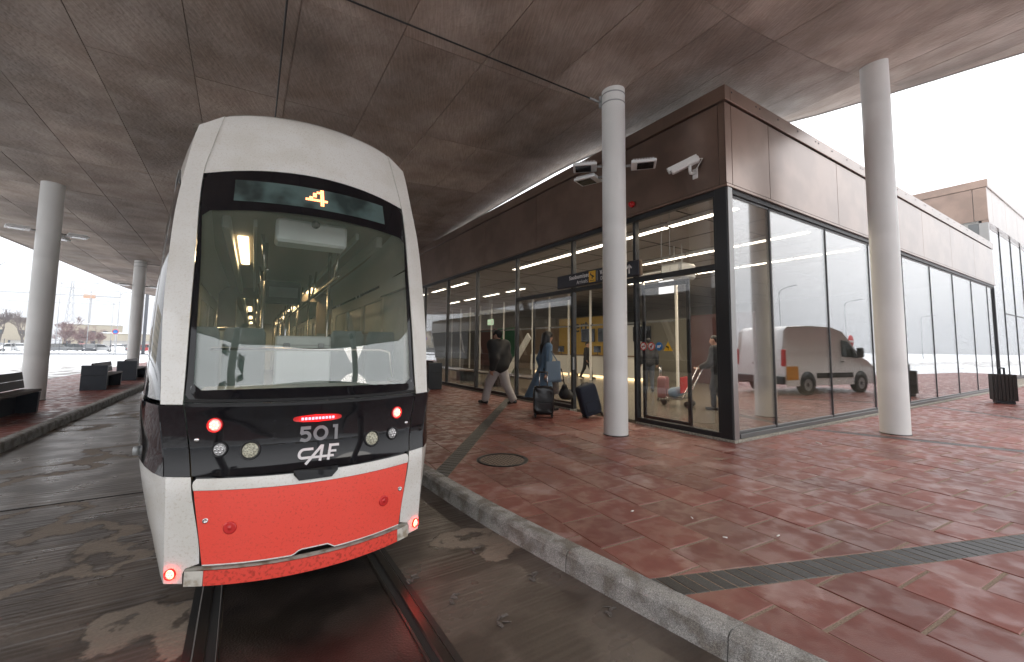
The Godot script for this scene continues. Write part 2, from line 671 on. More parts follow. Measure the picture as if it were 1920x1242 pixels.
	mat("pole_grey", lin(0.36, 0.37, 0.385), 0.5, 0.3)
	mat("pole_dark", lin(0.07, 0.075, 0.085), 0.5, 0.3)
	for c in [["silver", lin(0.42, 0.43, 0.44)], ["white", lin(0.8, 0.8, 0.8)], ["dark", lin(0.03, 0.033, 0.04)], ["red", lin(0.35, 0.02, 0.02)], ["blue", lin(0.04, 0.07, 0.15)], ["grey", lin(0.16, 0.165, 0.17)]]:
		m = mat("car_" + c[0], c[1], 0.3, 0.1)
	mat("car_glass", lin(0.02, 0.025, 0.028), 0.06)
	mat("van_orange", lin(0.6, 0.26, 0.03), 0.4)
	mat("crane_orange", lin(0.45, 0.25, 0.14), 0.6)

func canopy_texture() -> ImageTexture:
	var sz := 1024
	var a := FastNoiseLite.new()
	a.frequency = 0.004
	a.fractal_octaves = 6
	a.domain_warp_enabled = true
	a.domain_warp_amplitude = 30.0
	a.seed = 101
	var b := FastNoiseLite.new()
	b.frequency = 0.03
	b.fractal_octaves = 4
	b.seed = 102
	var ia := a.get_seamless_image(sz, sz)
	var ib := b.get_seamless_image(sz, sz)
	var im := Image.create(sz, sz, false, Image.FORMAT_RGB8)
	for y in sz:
		for x in sz:
			var v := ia.get_pixel(x, y).r
			# brushed streaks: the fine noise stretched along one diagonal
			var w := ib.get_pixel((x * 5 + y * 2) % sz, (int(y * 0.5) + int(x * 0.25)) % sz).r
			var t := 0.86 + 0.2 * (v - 0.5) + 0.2 * (w - 0.5)
			t = clampf(t, 0.0, 1.0)
			im.set_pixel(x, y, Color(t * 1.0, t * (0.955 + 0.045 * v), t * (0.915 + 0.085 * v)).clamp())
	return ImageTexture.create_from_image(im)

func granite_texture() -> ImageTexture:
	var sz := 512
	var r := RandomNumberGenerator.new()
	r.seed = 77
	var im := Image.create(sz, sz, false, Image.FORMAT_RGB8)
	for y in sz:
		for x in sz:
			var v := r.randf()
			var t := 0.56 + 0.12 * r.randf()
			if v < 0.22: t = 0.34 + 0.15 * r.randf()
			elif v > 0.82: t = 0.72 + 0.18 * r.randf()
			im.set_pixel(x, y, Color(t, t * 0.985, t * 0.96))
	im.resize(1024, 1024, Image.INTERPOLATE_BILINEAR)
	return ImageTexture.create_from_image(im)

# concrete slab of the tram road: brushed lines across, damp brown stains with rims and drying patches
func road_textures(m: StandardMaterial3D) -> void:
	var sz := 1024
	var a := FastNoiseLite.new()
	a.frequency = 0.0032
	a.fractal_octaves = 5
	a.domain_warp_enabled = true
	a.domain_warp_amplitude = 60.0
	a.domain_warp_frequency = 0.004
	a.seed = 201
	var b := FastNoiseLite.new()
	b.frequency = 0.012
	b.fractal_octaves = 5
	b.seed = 202
	var ia := a.get_seamless_image(sz, sz)
	var ib := b.get_seamless_image(sz, sz)
	var r := RandomNumberGenerator.new()
	r.seed = 5
	var im := Image.create(sz, sz, false, Image.FORMAT_RGB8)
	var ro := Image.create(sz, sz, false, Image.FORMAT_RGB8)
	var rows := []
	for i in sz:
		rows.append(r.randf())
	for y in sz:
		for x in sz:
			var v := ia.get_pixel(x, y).r + 0.06 * (ib.get_pixel(x, y).r - 0.5)
			var w := ib.get_pixel((x + 300) % sz, y).r
			var dry := smoothstep(0.598, 0.622, v) * (1.0 - smoothstep(0.70, 0.73, v))
			var rim := maxf(1.0 - smoothstep(0.0, 0.022, absf(v - 0.598)), 1.0 - smoothstep(0.0, 0.02, absf(v - 0.712)))
			var c := lin(0.112, 0.090, 0.074).lerp(lin(0.066, 0.051, 0.041), smoothstep(0.35, 0.65, w))
			c = c.lerp(lin(0.225, 0.18, 0.14), dry * 0.85)
			c = c.lerp(lin(0.045, 0.034, 0.027), rim * 0.75)
			var k: float = 0.93 + 0.05 * rows[(y + int(4.0 * w)) % sz] + 0.12 * r.randf()
			im.set_pixel(x, y, Color(c.r * k, c.g * k, c.b * k).clamp())
			var rr := lerpf(0.24, 0.38, w)
			rr = lerpf(rr, 0.68, dry)
			ro.set_pixel(x, y, Color(rr, rr, rr))
	m.albedo_texture = ImageTexture.create_from_image(im)
	m.roughness_texture = ImageTexture.create_from_image(ro)
	tri_map(m, 0.125)
	m.normal_enabled = true
	var n := Image.create(512, 512, false, Image.FORMAT_RGB8)
	var h := []
	for y in 512:
		h.append(r.randf())
	for y in 512:
		for x in 512:
			var q := y + int(2.0 * sin(x * TAU / 256.0))
			var d: float = h[(q + 1 + 512) % 512] - h[(q + 512) % 512]
			n.set_pixel(x, y, Color(0.5, 0.5 + 0.25 * d, 0.95))
	m.normal_texture = ImageTexture.create_from_image(n)
	m.normal_scale = 0.3

func more_materials() -> void:
	var m := mat("track_bed", lin(0.055, 0.041, 0.034), 0.3)
	m.albedo_texture = ntex(0.25, [g(0.62), g(1.0)], [0.3, 0.7], 4, 95)
	detail(m, ntex(0.01, [g(0.6), g(0.85), g(1.0)], [0.25, 0.5, 0.7], 6, 97, 512, 25.0), 0.35)
	tri_map(m, 0.8)
	m.normal_enabled = true
	m.normal_texture = bump_tex(0.15, 3, 96, 5.0)
	m.normal_scale = 0.12
	glow_mat("light_desk", Color(1.0, 0.84, 0.6), 2.0)
	mat("tram_pane_painted_daylight", lin(0.46, 0.52, 0.48), 0.2)  # pale tone paints the daylight outside into the side panes
	mat("tram_display", lin(0.20, 0.21, 0.22), 0.2)
	mat("rail_chrome", lin(0.62, 0.58, 0.5), 0.22, 1.0)
	m = mat("iron", lin(0.03, 0.028, 0.027), 0.4, 0.6)
	mat("flood_grey", lin(0.68, 0.69, 0.69), 0.4)
	var wave := bump_tex(0.006, 2, 15, 8.0)
	for k in ["glass"]:
		m = M[k]
		tri_map(m, 0.35)
		m.normal_enabled = true
		m.normal_texture = wave
		m.normal_scale = 0.003
# ------------------------------------------------------------------ ground, road, pavements
const KERB_Z := [-60.0, -20.0, -8.0, -5.2, -3.6, -2.2, -1.0, 0.4, 2.2, 4.2, 6.2, 8.5]
const KERB_X := [1.94, 1.94, 1.95, 1.975, 2.045, 2.20, 2.375, 2.62, 3.05, 3.8, 5.0, 7.2]

func kerb_x(z: float) -> float:
	return curve_table(KERB_Z, KERB_X, z)

func sheet(called: String, poly: PackedVector2Array, y: float, m: Material) -> MeshInstance3D:
	var s := begin()
	prism(s, poly, y - 0.02, y)
	return struct(called, s, m)

func build_ground() -> void:
	var s := begin(true)
	# snow ground to the horizon, rising a little far to the left
	var xs := []
	var f := func(u: float, v: float) -> Vector3:
		var x := -600.0 + 1200.0 * u
		var z := 600.0 - 1200.0 * v
		return Vector3(x, -0.17, z)
	surf(s, f, 8, 8)
	struct("ground", s, M.snow)
	# concrete road under the tram
	var road := PackedVector2Array([Vector2(-3.2, 9), Vector2(-3.2, -60), Vector2(2.3, -60), Vector2(2.3, -3)])
	for z in [-1.5, 0.0, 1.5, 3.0, 4.5, 6.0, 8.5]:
		road.append(Vector2(kerb_x(z) + 0.2, z))
	road.append(Vector2(7.2, 9))
	sheet("road", road, ROAD_Y, M.road_concrete)
	# expansion joints in the slab, real gaps filled with seal
	for z in [-6.05, -12.2, -18.3, -24.4]:
		s = begin()
		box(s, Vector3(-2.85, ROAD_Y - 0.004, z - 0.012), Vector3(-0.29, ROAD_Y + 0.003, z + 0.012), 0.0, Transform3D(Basis(Vector3.UP, 0.02), Vector3.ZERO))
		struct("slab_joint", s, M.rail_groove)
	for side in [0, 1]:
		var x: float = -0.08 if side == 0 else 0.92
		var sg: float = -1.0 if side == 0 else 1.0
		var o := thing("tram_rail", ["left grooved steel tram rail running under the tram", "right grooved steel tram rail running beside the granite kerb"][side], "rail", Vector3(x, ROAD_Y, -20), 0, "grooved tram rails in the concrete")
		# running head, groove floor and guard lip
		s = begin()
		box(s, Vector3(minf(0, sg * 0.062), -0.06, -40), Vector3(maxf(0, sg * 0.062), 0.012, 26), 0.008)
		obj("rail_head", s, M.steel_rail, o)
		s = begin()
		box(s, Vector3(minf(0, -sg * 0.042), -0.06, -40), Vector3(maxf(0, -sg * 0.042), 0.0035, 26))
		obj("groove", s, M.rail_groove, o)
		s = begin()
		box(s, Vector3(minf(-sg * 0.042, -sg * 0.058), -0.06, -40), Vector3(maxf(-sg * 0.042, -sg * 0.058), 0.011, 26), 0.004)
		obj("guard_lip", s, M.steel_rail, o)
		s = begin()
		box(s, Vector3(minf(sg * 0.064, sg * 0.10), -0.06, -40), Vector3(maxf(sg * 0.064, sg * 0.10), 0.005, 26))
		obj("rubber_seal", s, M.asphalt_seal, o)
	# dark panel between the rails
	sheet("track_bed", PackedVector2Array([Vector2(-0.018, 6), Vector2(-0.018, -60), Vector2(0.858, -60), Vector2(0.858, 6)]), ROAD_Y + 0.004, M.track_bed)
	build_kerbs()
	build_right_pavement()
	build_left_pavement()

func build_kerbs() -> void:
	for side in [0, 1]:
		var o := thing("granite_kerb", ["speckled granite kerb curving past the red paving to the tram road", "straight grey kerb along the bench platform left of the tram"][side], "kerb", Vector3(2.0 if side == 0 else -2.92, ROAD_Y, -4))
		var z := 8.0 if side == 0 else 5.0
		var n := 0
		while z > (-45.0 if side == 0 else -45.0):
			var z0 := z
			var z1 := z - 1.1
			# joints seen in the picture fall at -1.33 and -2.4
			if side == 0 and n == 0: z1 = -1.33 + 1.1 * 8
			z = z1
			n += 1
			var s := begin()
			var steps := 4
			var prof := [Vector2(0.0, -0.02), Vector2(0.012, 0.115), Vector2(0.03, 0.138), Vector2(0.06, 0.146), Vector2(0.165, 0.138), Vector2(0.17, -0.02)]
			var rows := []
			for k in steps + 1:
				var zz := lerpf(z0 - 0.004, z1 + 0.004, float(k) / steps)
				var row := []
				for p in prof:
					var px: float
					if side == 0: px = kerb_x(zz) - 0.165 + p.x - 2.0
					else: px = -2.845 - p.x + 2.92
					row.append(Vector3(px, p.y, zz + 4))
				rows.append(row)
			for k in steps:
				for j in prof.size() - 1:
					if side == 0: quad(s, rows[k][j], rows[k + 1][j], rows[k + 1][j + 1], rows[k][j + 1])
					else: quad(s, rows[k][j], rows[k][j + 1], rows[k + 1][j + 1], rows[k + 1][j])
			for e in [0, steps]:
				for j in range(1, prof.size() - 1):
					if (e == 0) == (side == 0): tri(s, rows[e][0], rows[e][j], rows[e][j + 1])
					else: tri(s, rows[e][0], rows[e][j + 1], rows[e][j])
			obj("kerbstone", s, M.granite, o)

func band_poly(a: Vector2, b: Vector2, w: float) -> PackedVector2Array:
	var t := (b - a).normalized()
	var n := Vector2(-t.y, t.x) * w * 0.5
	return PackedVector2Array([a + n, b + n, b - n, a - n])

func build_band(called: String, label: String, a: Vector2, b: Vector2, w: float, slat_dir: Vector2, pitch: float, keep: PackedVector2Array) -> void:
	var o := thing(called, label, "drain", Vector3((a.x + b.x) / 2, 0, (a.y + b.y) / 2))
	var t := (b - a).normalized()
	var n := Vector2(-t.y, t.x)
	var sd := slat_dir / absf(slat_dir.dot(n))
	if sd.dot(n) < 0.0: sd = -sd
	var L := a.distance_to(b)
	var c := 0
	var x := 0.0
	while x < L:
		var p := a + t * x
		var gap := 0.007
		var poly := PackedVector2Array([p + t * gap - sd * w * 0.5, p + t * pitch - sd * w * 0.5, p + t * pitch + sd * w * 0.5, p + t * gap + sd * w * 0.5])
		x += pitch
		for q in Geometry2D.intersect_polygons(poly, keep):
			if q.size() < 3: continue
			var s := begin()
			var lq := PackedVector2Array()
			for v in q: lq.append(v - Vector2(o.position.x, o.position.z))
			prism(s, lq, -0.04, -0.003 - 0.002 * rng.randf(), 0.004)
			obj("drain_slat", s, M["dark_paver_%d" % rng.randi_range(0, 2)], o)
		c += 1

func pave(o: Node3D, region: PackedVector2Array, holes: Array, origin: Vector2, ang: float, across: float, along: float, limit: int, zfar: float) -> void:
	var e1 := Vector2(-sin(ang), cos(ang))
	var e2 := Vector2(cos(ang), sin(ang))
	var lo := Vector2(1e9, 1e9)
	var hi := -lo
	for p in region:
		var q := Vector2((p - origin).dot(e2), (p - origin).dot(e1))
		lo = lo.min(q)
		hi = hi.max(q)
	var cells := []
	for i in range(int(floor(lo.x / across)) - 1, int(ceil(hi.x / across)) + 1):
		for j in range(int(floor(lo.y / along)) - 1, int(ceil(hi.y / along)) + 1):
			var off := 0.5 * along if posmod(i, 2) == 1 else 0.0
			var a := origin + e2 * (i * across + 0.004) + e1 * (j * along + off + 0.011)
			var b := a + e2 * (across - 0.008)
			var c := b + e1 * (along - 0.022)
			var d := a + e1 * (along - 0.022)
			var poly := PackedVector2Array([a, b, c, d])
			var mid := (a + c) * 0.5
			if mid.y < zfar: continue
			var cut := false
			var keep := [poly]
			var inside := true
			for v in poly:
				if not Geometry2D.is_point_in_polygon(v, region): inside = false
			if not inside:
				keep = Geometry2D.intersect_polygons(poly, region)
				cut = true
			for h in holes:
				var nk := []
				for q in keep:
					if Geometry2D.intersect_polygons(q, h).is_empty():
						nk.append(q)
					else:
						cut = true
						nk.append_array(Geometry2D.clip_polygons(q, h))
				keep = nk
			for q in keep:
				if q.size() < 3 or Geometry2D.is_polygon_clockwise(q) and cut and q.size() > 8: continue
				# how large it shows: in front of the camera and near
				var fw := Vector2(0.534, -0.845)
				var dep: float = mid.dot(fw)
				var side: float = absf(mid.dot(Vector2(0.845, 0.534)))
				var key: float = dep if dep > 0.7 and side < dep * 1.32 + 0.6 else 1000.0 + mid.length()
				cells.append([key, q, cut])
	cells.sort_custom(func(p, q): return p[0] < q[0])
	var whole := {}
	var far := begin()
	var any_far := false
	var base := Vector2(o.position.x, o.position.z)
	for n in cells.size():
		var q: PackedVector2Array = cells[n][1]
		var dy := -0.005 * rng.randf()
		if n < limit and cells[n][0] < 900.0:
			var lq := PackedVector2Array()
			var mi := MeshInstance3D
			var key := rng.randi_range(0, 5)
			if key == 4 and rng.randf() < 0.4: key = 0
			if cells[n][2]:
				for v in q: lq.append(v - base)
				var s := begin()
				prism(s, lq, -0.05, dy, 0.003)
				obj("paving_stone", s, M["paver_%d" % key], o)
			else:
				if not whole.has("m"):
					for v in q: lq.append(v - (q[0] + q[2]) * 0.5)
					var s := begin()
					prism(s, lq, -0.05, 0.0, 0.004)
					whole.m = commit(s)
				var p := put("paving_stone", whole.m, M["paver_%d" % key], o)
				var mid := (q[0] + q[2]) * 0.5 - base
				p.position = Vector3(mid.x, dy, mid.y)
				p.rotation = Vector3(rng.randf_range(-0.007, 0.007), 0, rng.randf_range(-0.007, 0.007))
		else:
			any_far = true
			var t: float = [1.0, 0.9, 1.07, 0.95, 0.84, 1.02][rng.randi_range(0, 5)]
			far.set_color(Color(t, t, t))
			var lq := PackedVector2Array()
			for v in q: lq.append(v - base)
			prism(far, lq, -0.03, dy)
	if any_far:
		var p := obj("distant_paving", far, M.paver_far, o)
		p.set_meta("kind", "stuff")

func build_right_pavement() -> void:
	M.paver_far = M.paver_0.duplicate()
	M.paver_far.vertex_color_use_as_albedo = true
	var region := PackedVector2Array()
	for z in [8.5, 6.0, 4.0, 2.2, 0.8, -0.3, -1.05, -1.33, -1.66, -2.13, -2.6, -3.04, -3.53, -4.3, -5.2, -7.0, -12.0, -20.0, -30.0]:
		region.append(Vector2(kerb_x(z) + 0.004, z))
	region.append_array([Vector2(FACADE_X - 0.03, -30.0), Vector2(FACADE_X - 0.03, FACADE_Z + 0.045), Vector2(45.0, FACADE_Z + 0.045), Vector2(45.0, 0.9), Vector2(26.0, 3.2), Vector2(19.0, 5.5), Vector2(12.0, 7.5)])
	var s := begin()
	prism(s, region, -0.16, -0.0065)
	var o := struct("pavement", s, M.joint_sand)
	var holder := o
	var b1 := [Vector2(1.9, -4.52), Vector2(6.55, -10.45), 0.2]
	var b2 := [Vector2(2.0, -1.885), Vector2(13.0, 2.044), 0.2]
	var b3 := [Vector2(9.05, -3.79), Vector2(11.6, 3.4), 0.2]
	var b4 := [Vector2(15.9, -3.79), Vector2(14.2, -1.2), 0.2]
	var holes := []
	for b in [b1, b2, b3, b4]:
		holes.append(band_poly(b[0], b[1], b[2] + 0.012))
	for c in [[2.93, -4.82, 0.345]]:
		var circ := PackedVector2Array()
		for k in 20:
			circ.append(Vector2(c[0] + c[2] * cos(TAU * k / 20), c[1] + c[2] * sin(TAU * k / 20)))
		holes.append(circ)
	for c in [[5.45, -5.25, 0.215], [9.95, -2.83, 0.22]]:
		var circ := PackedVector2Array()
		for k in 16:
			circ.append(Vector2(c[0] + c[2] * cos(TAU * k / 16), c[1] + c[2] * sin(TAU * k / 16)))
		holes.append(circ)
	pave(holder, region, holes, Vector2(2.355, -3.346), 0.07, 0.437, 0.497, 300, -26.0)
	build_band("drain_band", "dark paving strip crossing the red pavement to the walking man", b1[0], b1[1], 0.2, Vector2(0.62, 0.78), 0.105, region)
	build_band("drain_band", "black slatted drain strip from granite kerb to right foreground", b2[0], b2[1], 0.2, Vector2(-0.07, 1), 0.1005, region)
	build_band("drain_band", "black slatted drain strip passing the foot of right white column", b3[0], b3[1], 0.2, Vector2(0.5, 0.5), 0.1005, region)
	build_band("drain_band", "dark drain strip running off the glass facade near the litter bin", b4[0], b4[1], 0.2, Vector2(0.5, -0.2), 0.1005, region)

func build_left_pavement() -> void:
	var region := PackedVector2Array([Vector2(-3.005, 5), Vector2(-3.005, -45), Vector2(-6.5, -45), Vector2(-6.6, 5)])
	var s := begin()
	prism(s, region, -0.16, -0.0065)
	var o := struct("platform_pavement", s, M.joint_sand)
	var holes := []
	for c in [[-4.42, -15.6, 0.24], [-4.25, -25.9, 0.24], [-4.5, -5.3, 0.24]]:
		var circ := PackedVector2Array()
		for k in 14:
			circ.append(Vector2(c[0] + c[2] * cos(TAU * k / 14), c[1] + c[2] * sin(TAU * k / 14)))
		holes.append(circ)
	pave(o, region, holes, Vector2(-3.005, 0), 0.0, 0.437, 0.497, 200, -45.0)
# ------------------------------------------------------------------ canopy and columns
func soffit(x: float, z: float) -> float:
	return curve_table([-14.0, -9.0, -4.4, 0.0, 5.43, 7.5, 9.95, 12.5, 17.0], [7.1, 6.35, 6.02, 6.0, 6.26, 6.52, 7.016, 7.68, 8.9], x) + 0.027 * z

const CANOPY := [15.6, -0.3, 14.3, -1.5, 12.9, -3.4, 11.4, -5.0, 9.3, -5.8, 7.8, -6.5, 7.05, -7.6, 6.82, -10.0, 6.8, -18.0, 6.75, -24.0, 6.2, -30.0, 4.0, -36.0, 0.0, -40.5, -3.5, -41.5, -5.6, -40.4, -6.7, -37.0, -7.4, -31.0, -7.9, -27.0, -8.4, -23.0, -8.9, -16.0, -9.2, -9.0, -9.2, -4.0, -8.6, -0.5, -6.0, 1.7, -3.0, 2.7, 0.5, 3.4, 4.0, 3.2, 8.0, 2.3, 12.0, 1.7, 15.0, 1.3, 16.2, 0.6]

func build_canopy() -> void:
	var outline := PackedVector2Array()
	for k in range(0, CANOPY.size(), 2):
		outline.append(Vector2(CANOPY[k], CANOPY[k + 1]))
	# round the outline
	var fineline := PackedVector2Array()
	var n := outline.size()
	for k in n:
		for t in 3:
			fineline.append(outline[k].cubic_interpolate(outline[(k + 1) % n], outline[(k - 1 + n) % n], outline[(k + 2) % n], t / 3.0))
	outline = fineline
	n = outline.size()
	var o := thing("canopy", "huge curved concrete canopy roof above the tram and the terminal corner", "canopy", Vector3(0, 6.0, -15))
	var slab := begin()
	var edge := begin()
	var px := 1.29
	var pz := 2.55
	var inset := Geometry2D.offset_polygon(outline, -0.02)[0]
	for i in range(-9, 15):
		for j in range(-18, 3):
			var x0 := -0.88 + px * i
			var z0 := pz * j - 0.6
			var cell := PackedVector2Array([Vector2(x0, z0), Vector2(x0 + px, z0), Vector2(x0 + px, z0 + pz), Vector2(x0, z0 + pz)])
			for q in Geometry2D.intersect_polygons(cell, outline):
				var ix := Geometry2D.triangulate_polygon(q)
				for k in range(0, ix.size(), 3):
					var a: Vector2 = q[ix[k]]
					var b: Vector2 = q[ix[k + 1]]
					var c: Vector2 = q[ix[k + 2]]
					for h in [0.025, 0.32]:
						var A := Vector3(a.x, soffit(a.x, a.y) + h - 6.0, a.y + 15)
						var B := Vector3(b.x, soffit(b.x, b.y) + h - 6.0, b.y + 15)
						var C := Vector3(c.x, soffit(c.x, c.y) + h - 6.0, c.y + 15)
						if ((B - A).cross(C - A).y > 0.0) == (h > 0.1): tri(slab, A, C, B)
						else: tri(slab, A, B, C)
			var gx := 0.004 + 0.003 * rng.randf()
			var pc := PackedVector2Array([Vector2(x0 + gx, z0 + 0.003), Vector2(x0 + px - gx, z0 + 0.003), Vector2(x0 + px - gx, z0 + pz - 0.003), Vector2(x0 + gx, z0 + pz - 0.003)])
			for q in Geometry2D.intersect_polygons(pc, inset):
				if q.size() < 3: continue
				var s := begin()
				# split the cell across so that it follows the curve
				var dy := rng.randf_range(-0.003, 0.003)
				for half in 2:
					var strip := PackedVector2Array([Vector2(x0 + px * half * 0.5, z0), Vector2(x0 + px * (half + 1) * 0.5, z0), Vector2(x0 + px * (half + 1) * 0.5, z0 + pz), Vector2(x0 + px * half * 0.5, z0 + pz)])
					for w in Geometry2D.intersect_polygons(q, strip):
						var ix := Geometry2D.triangulate_polygon(w)
						for k in range(0, ix.size(), 3):
							var P := []
							for m in 3:
								var a: Vector2 = w[ix[k + m]]
								P.append(Vector3(a.x, soffit(a.x, a.y) - 6.0 + dy, a.y + 15))
							if (P[1] - P[0]).cross(P[2] - P[0]).y > 0.0: tri(s, P[0], P[1], P[2])
							else: tri(s, P[0], P[2], P[1])
				var m := q.size()
				for k in m:
					var a: Vector2 = q[k]
					var b: Vector2 = q[(k + 1) % m]
					var A := Vector3(a.x, soffit(a.x, a.y) - 6.0 + dy, a.y + 15)
					var B := Vector3(b.x, soffit(b.x, b.y) - 6.0 + dy, b.y + 15)
					quad(s, A, B, B + Vector3(0, 0.024, 0), A + Vector3(0, 0.024, 0))
				obj("concrete_panel", s, M["canopy_concrete_%d" % rng.randi_range(0, 3)], o)
	obj("slab", slab, M.canopy_concrete_0, o)
	for k in n:
		var a := outline[k]
		var b := outline[(k + 1) % n]
		var A := Vector3(a.x, soffit(a.x, a.y) - 6.03, a.y + 15)
		var B := Vector3(b.x, soffit(b.x, b.y) - 6.03, b.y + 15)
		quad(edge, A, A + Vector3(0, 0.38, 0), B + Vector3(0, 0.38, 0), B)
	obj("edge_band", edge, M.canopy_edge, o)

func column(x: float, z: float, label: String, dia: float, rings: bool) -> Node3D:
	var o := thing("canopy_column", label, "column", Vector3(x, 0, z), 0.0, "round white canopy columns")
	var h := soffit(x, z) + 0.06
	var s := begin(true)
	lathe(s, [Vector2(dia / 2, -0.1), Vector2(dia / 2, h)], 40)
	obj("shaft", s, M.column_paint, o)
	s = begin(true)
	lathe(s, [Vector2(dia / 2 + 0.014, -0.02), Vector2(dia / 2 + 0.012, 0.004), Vector2(dia / 2 + 0.001, 0.012)], 40)
	obj("base_seal", s, M.asphalt_seal, o)
	if rings:
		for y in [h - 0.16, h - 0.33]:
			s = begin(true)
			lathe(s, [Vector2(dia / 2, y - 0.012), Vector2(dia / 2 + 0.007, y - 0.009), Vector2(dia / 2 + 0.007, y + 0.009), Vector2(dia / 2, y + 0.012)], 40)
			obj("clamp_ring", s, M.grey_metal, o)
		s = begin()
		var d := Vector3(-0.72, 0, -0.69).normalized()
		box(s, Vector3(-0.03, -0.11, 0), Vector3(0.03, 0.11, 0.05), 0.006, Transform3D(Basis.looking_at(-d), Vector3(0, h - 0.245, 0) + d * dia * 0.5))
		obj("wire_bracket", s, M.grey_metal, o)
	return o

var flood: Node3D
func floodlight(at: Vector3, dir: Vector3, label: String) -> void:
	var turn := atan2(dir.x, dir.z)
	if flood == null:
		flood = thing("floodlight", label, "floodlight", at, turn, "flat floodlights on the canopy columns")
		var s := begin()
		box(s, Vector3(-0.17, -0.026, 0.10), Vector3(0.17, 0.026, 0.52), 0.008)
		obj("housing", s, M.flood_grey, flood)
		s = begin()
		for k in 14:
			var z := 0.13 + 0.026 * k
			box(s, Vector3(-0.15, 0.024, z), Vector3(0.15, 0.055, z + 0.009))
		obj("cooling_fins", s, M.flood_grey, flood)
		s = begin()
		box(s, Vector3(-0.13, -0.031, 0.2), Vector3(0.13, -0.0255, 0.48))
		obj("lens", s, M.screen_dark, flood)
		s = begin(true)
		tube(s, [Vector3(0, 0, 0.0), Vector3(0, 0, 0.11)], 0.022, 10)
		obj("arm", s, M.grey_metal, flood)
	else:
		dup(flood, at, turn, label)

func build_columns() -> void:
	column(5.45, -5.25, "middle white column with two rings standing before the entrance doors", 0.41, true)
	column(9.95, -2.83, "tall white column at right before the glass facade", 0.43, false)
	column(-4.42, -15.6, "nearer white column left of the tram behind the first bench", 0.46, false)
	column(-4.25, -25.9, "farther white column left of the tram behind the benches", 0.46, true)
	column(-4.5, -5.3, "white column just left of the picture beside the platform", 0.46, true)
	var c := Vector3(5.45, 4.70, -5.25)
	var list := [[c, Vector3(0.68, 0, 0.73), "floodlight on right side of the middle column under the canopy"],
		[c + Vector3(0, 0.03, 0), Vector3(-0.73, 0, -0.68), "floodlight with cooling fins on left side of the middle column"],
		[c + Vector3(0, -0.12, 0), Vector3(-0.35, 0, -0.94), "lower floodlight behind the middle column, below the finned one"]]
	c = Vector3(-4.42, 4.32, -15.6)
	list.append_array([[c, Vector3(0.92, 0, -0.4), "floodlight on right side of the nearer left column"], [c, Vector3(-0.9, 0, 0.35), "floodlight on left side of the nearer left column"], [c + Vector3(0, -0.04, 0), Vector3(0.1, 0, -1), "floodlight behind the nearer left column"]])
	c = Vector3(-4.25, 4.15, -25.9)
	list.append_array([[c, Vector3(0.92, 0, -0.4), "floodlight on right side of the farther left column"], [c, Vector3(-0.9, 0, 0.35), "floodlight on left side of the farther left column"]])
	for l in list:
		floodlight(l[0] + (l[1] as Vector3).normalized() * (0.2 if l[0].x > 0 else 0.22), l[1], l[2])
	# span wires and the contact wire
	var s := begin(true)
	tube(s, [Vector3(5.30, 5.93, -5.40), Vector3(0.95, 5.86, -5.43), Vector3(-4.3, 5.78, -5.35)], 0.012, 6)
	tag(obj("span_wire", s, M.black_plastic), "black span wire from the middle column across under the canopy", "wire")
	s = begin(true)
	tube(s, [Vector3(5.30, 5.93, -5.40), Vector3(5.02, 5.925, -5.402)], 0.022, 8)
	tag(obj("turnbuckle", s, M.grey_metal), "steel turnbuckle joining the span wire to the middle column", "turnbuckle")
	s = begin(true)
	tube(s, [Vector3(-0.05, 5.0, 4.0), Vector3(0.20, 5.0, -4.7), Vector3(0.75, 5.0, -40)], 0.011, 6)
	tag(obj("contact_wire", s, M.black_plastic), "black overhead contact wire along the tram track", "wire")
	s = begin(true)
	tube(s, [Vector3(-4.06, 5.2, -25.9), Vector3(0.4, 5.12, -25.9), Vector3(5.4, 5.3, -25.9)], 0.014, 6)
	tag(obj("span_wire", s, M.black_plastic), "black span wire from the farther left column to above the tram", "wire")
# ------------------------------------------------------------------ terminal
func window_bar(s: SurfaceTool, lo: Vector3, hi: Vector3) -> void:
	box(s, lo, hi, 0.006)

# three sheets of glass in one unit; on the left facade the plane is X, on the right facade Z
func pane_unit(parent: Node, left: bool, d: float, a0: float, a1: float, y0: float, y1: float, sheets := 3, m: Material = null, called := "pane") -> MeshInstance3D:
	var s := begin()
	for k in sheets:
		var e := d + 0.0035 * k if left else d - 0.0035 * k
		if left: quad(s, Vector3(e, y0, a0), Vector3(e, y1, a0), Vector3(e, y1, a1), Vector3(e, y0, a1))
		else: quad(s, Vector3(a0, y0, e), Vector3(a0, y1, e), Vector3(a1, y1, e), Vector3(a1, y0, e))
	return obj(called, s, m if m else M.glass, parent)

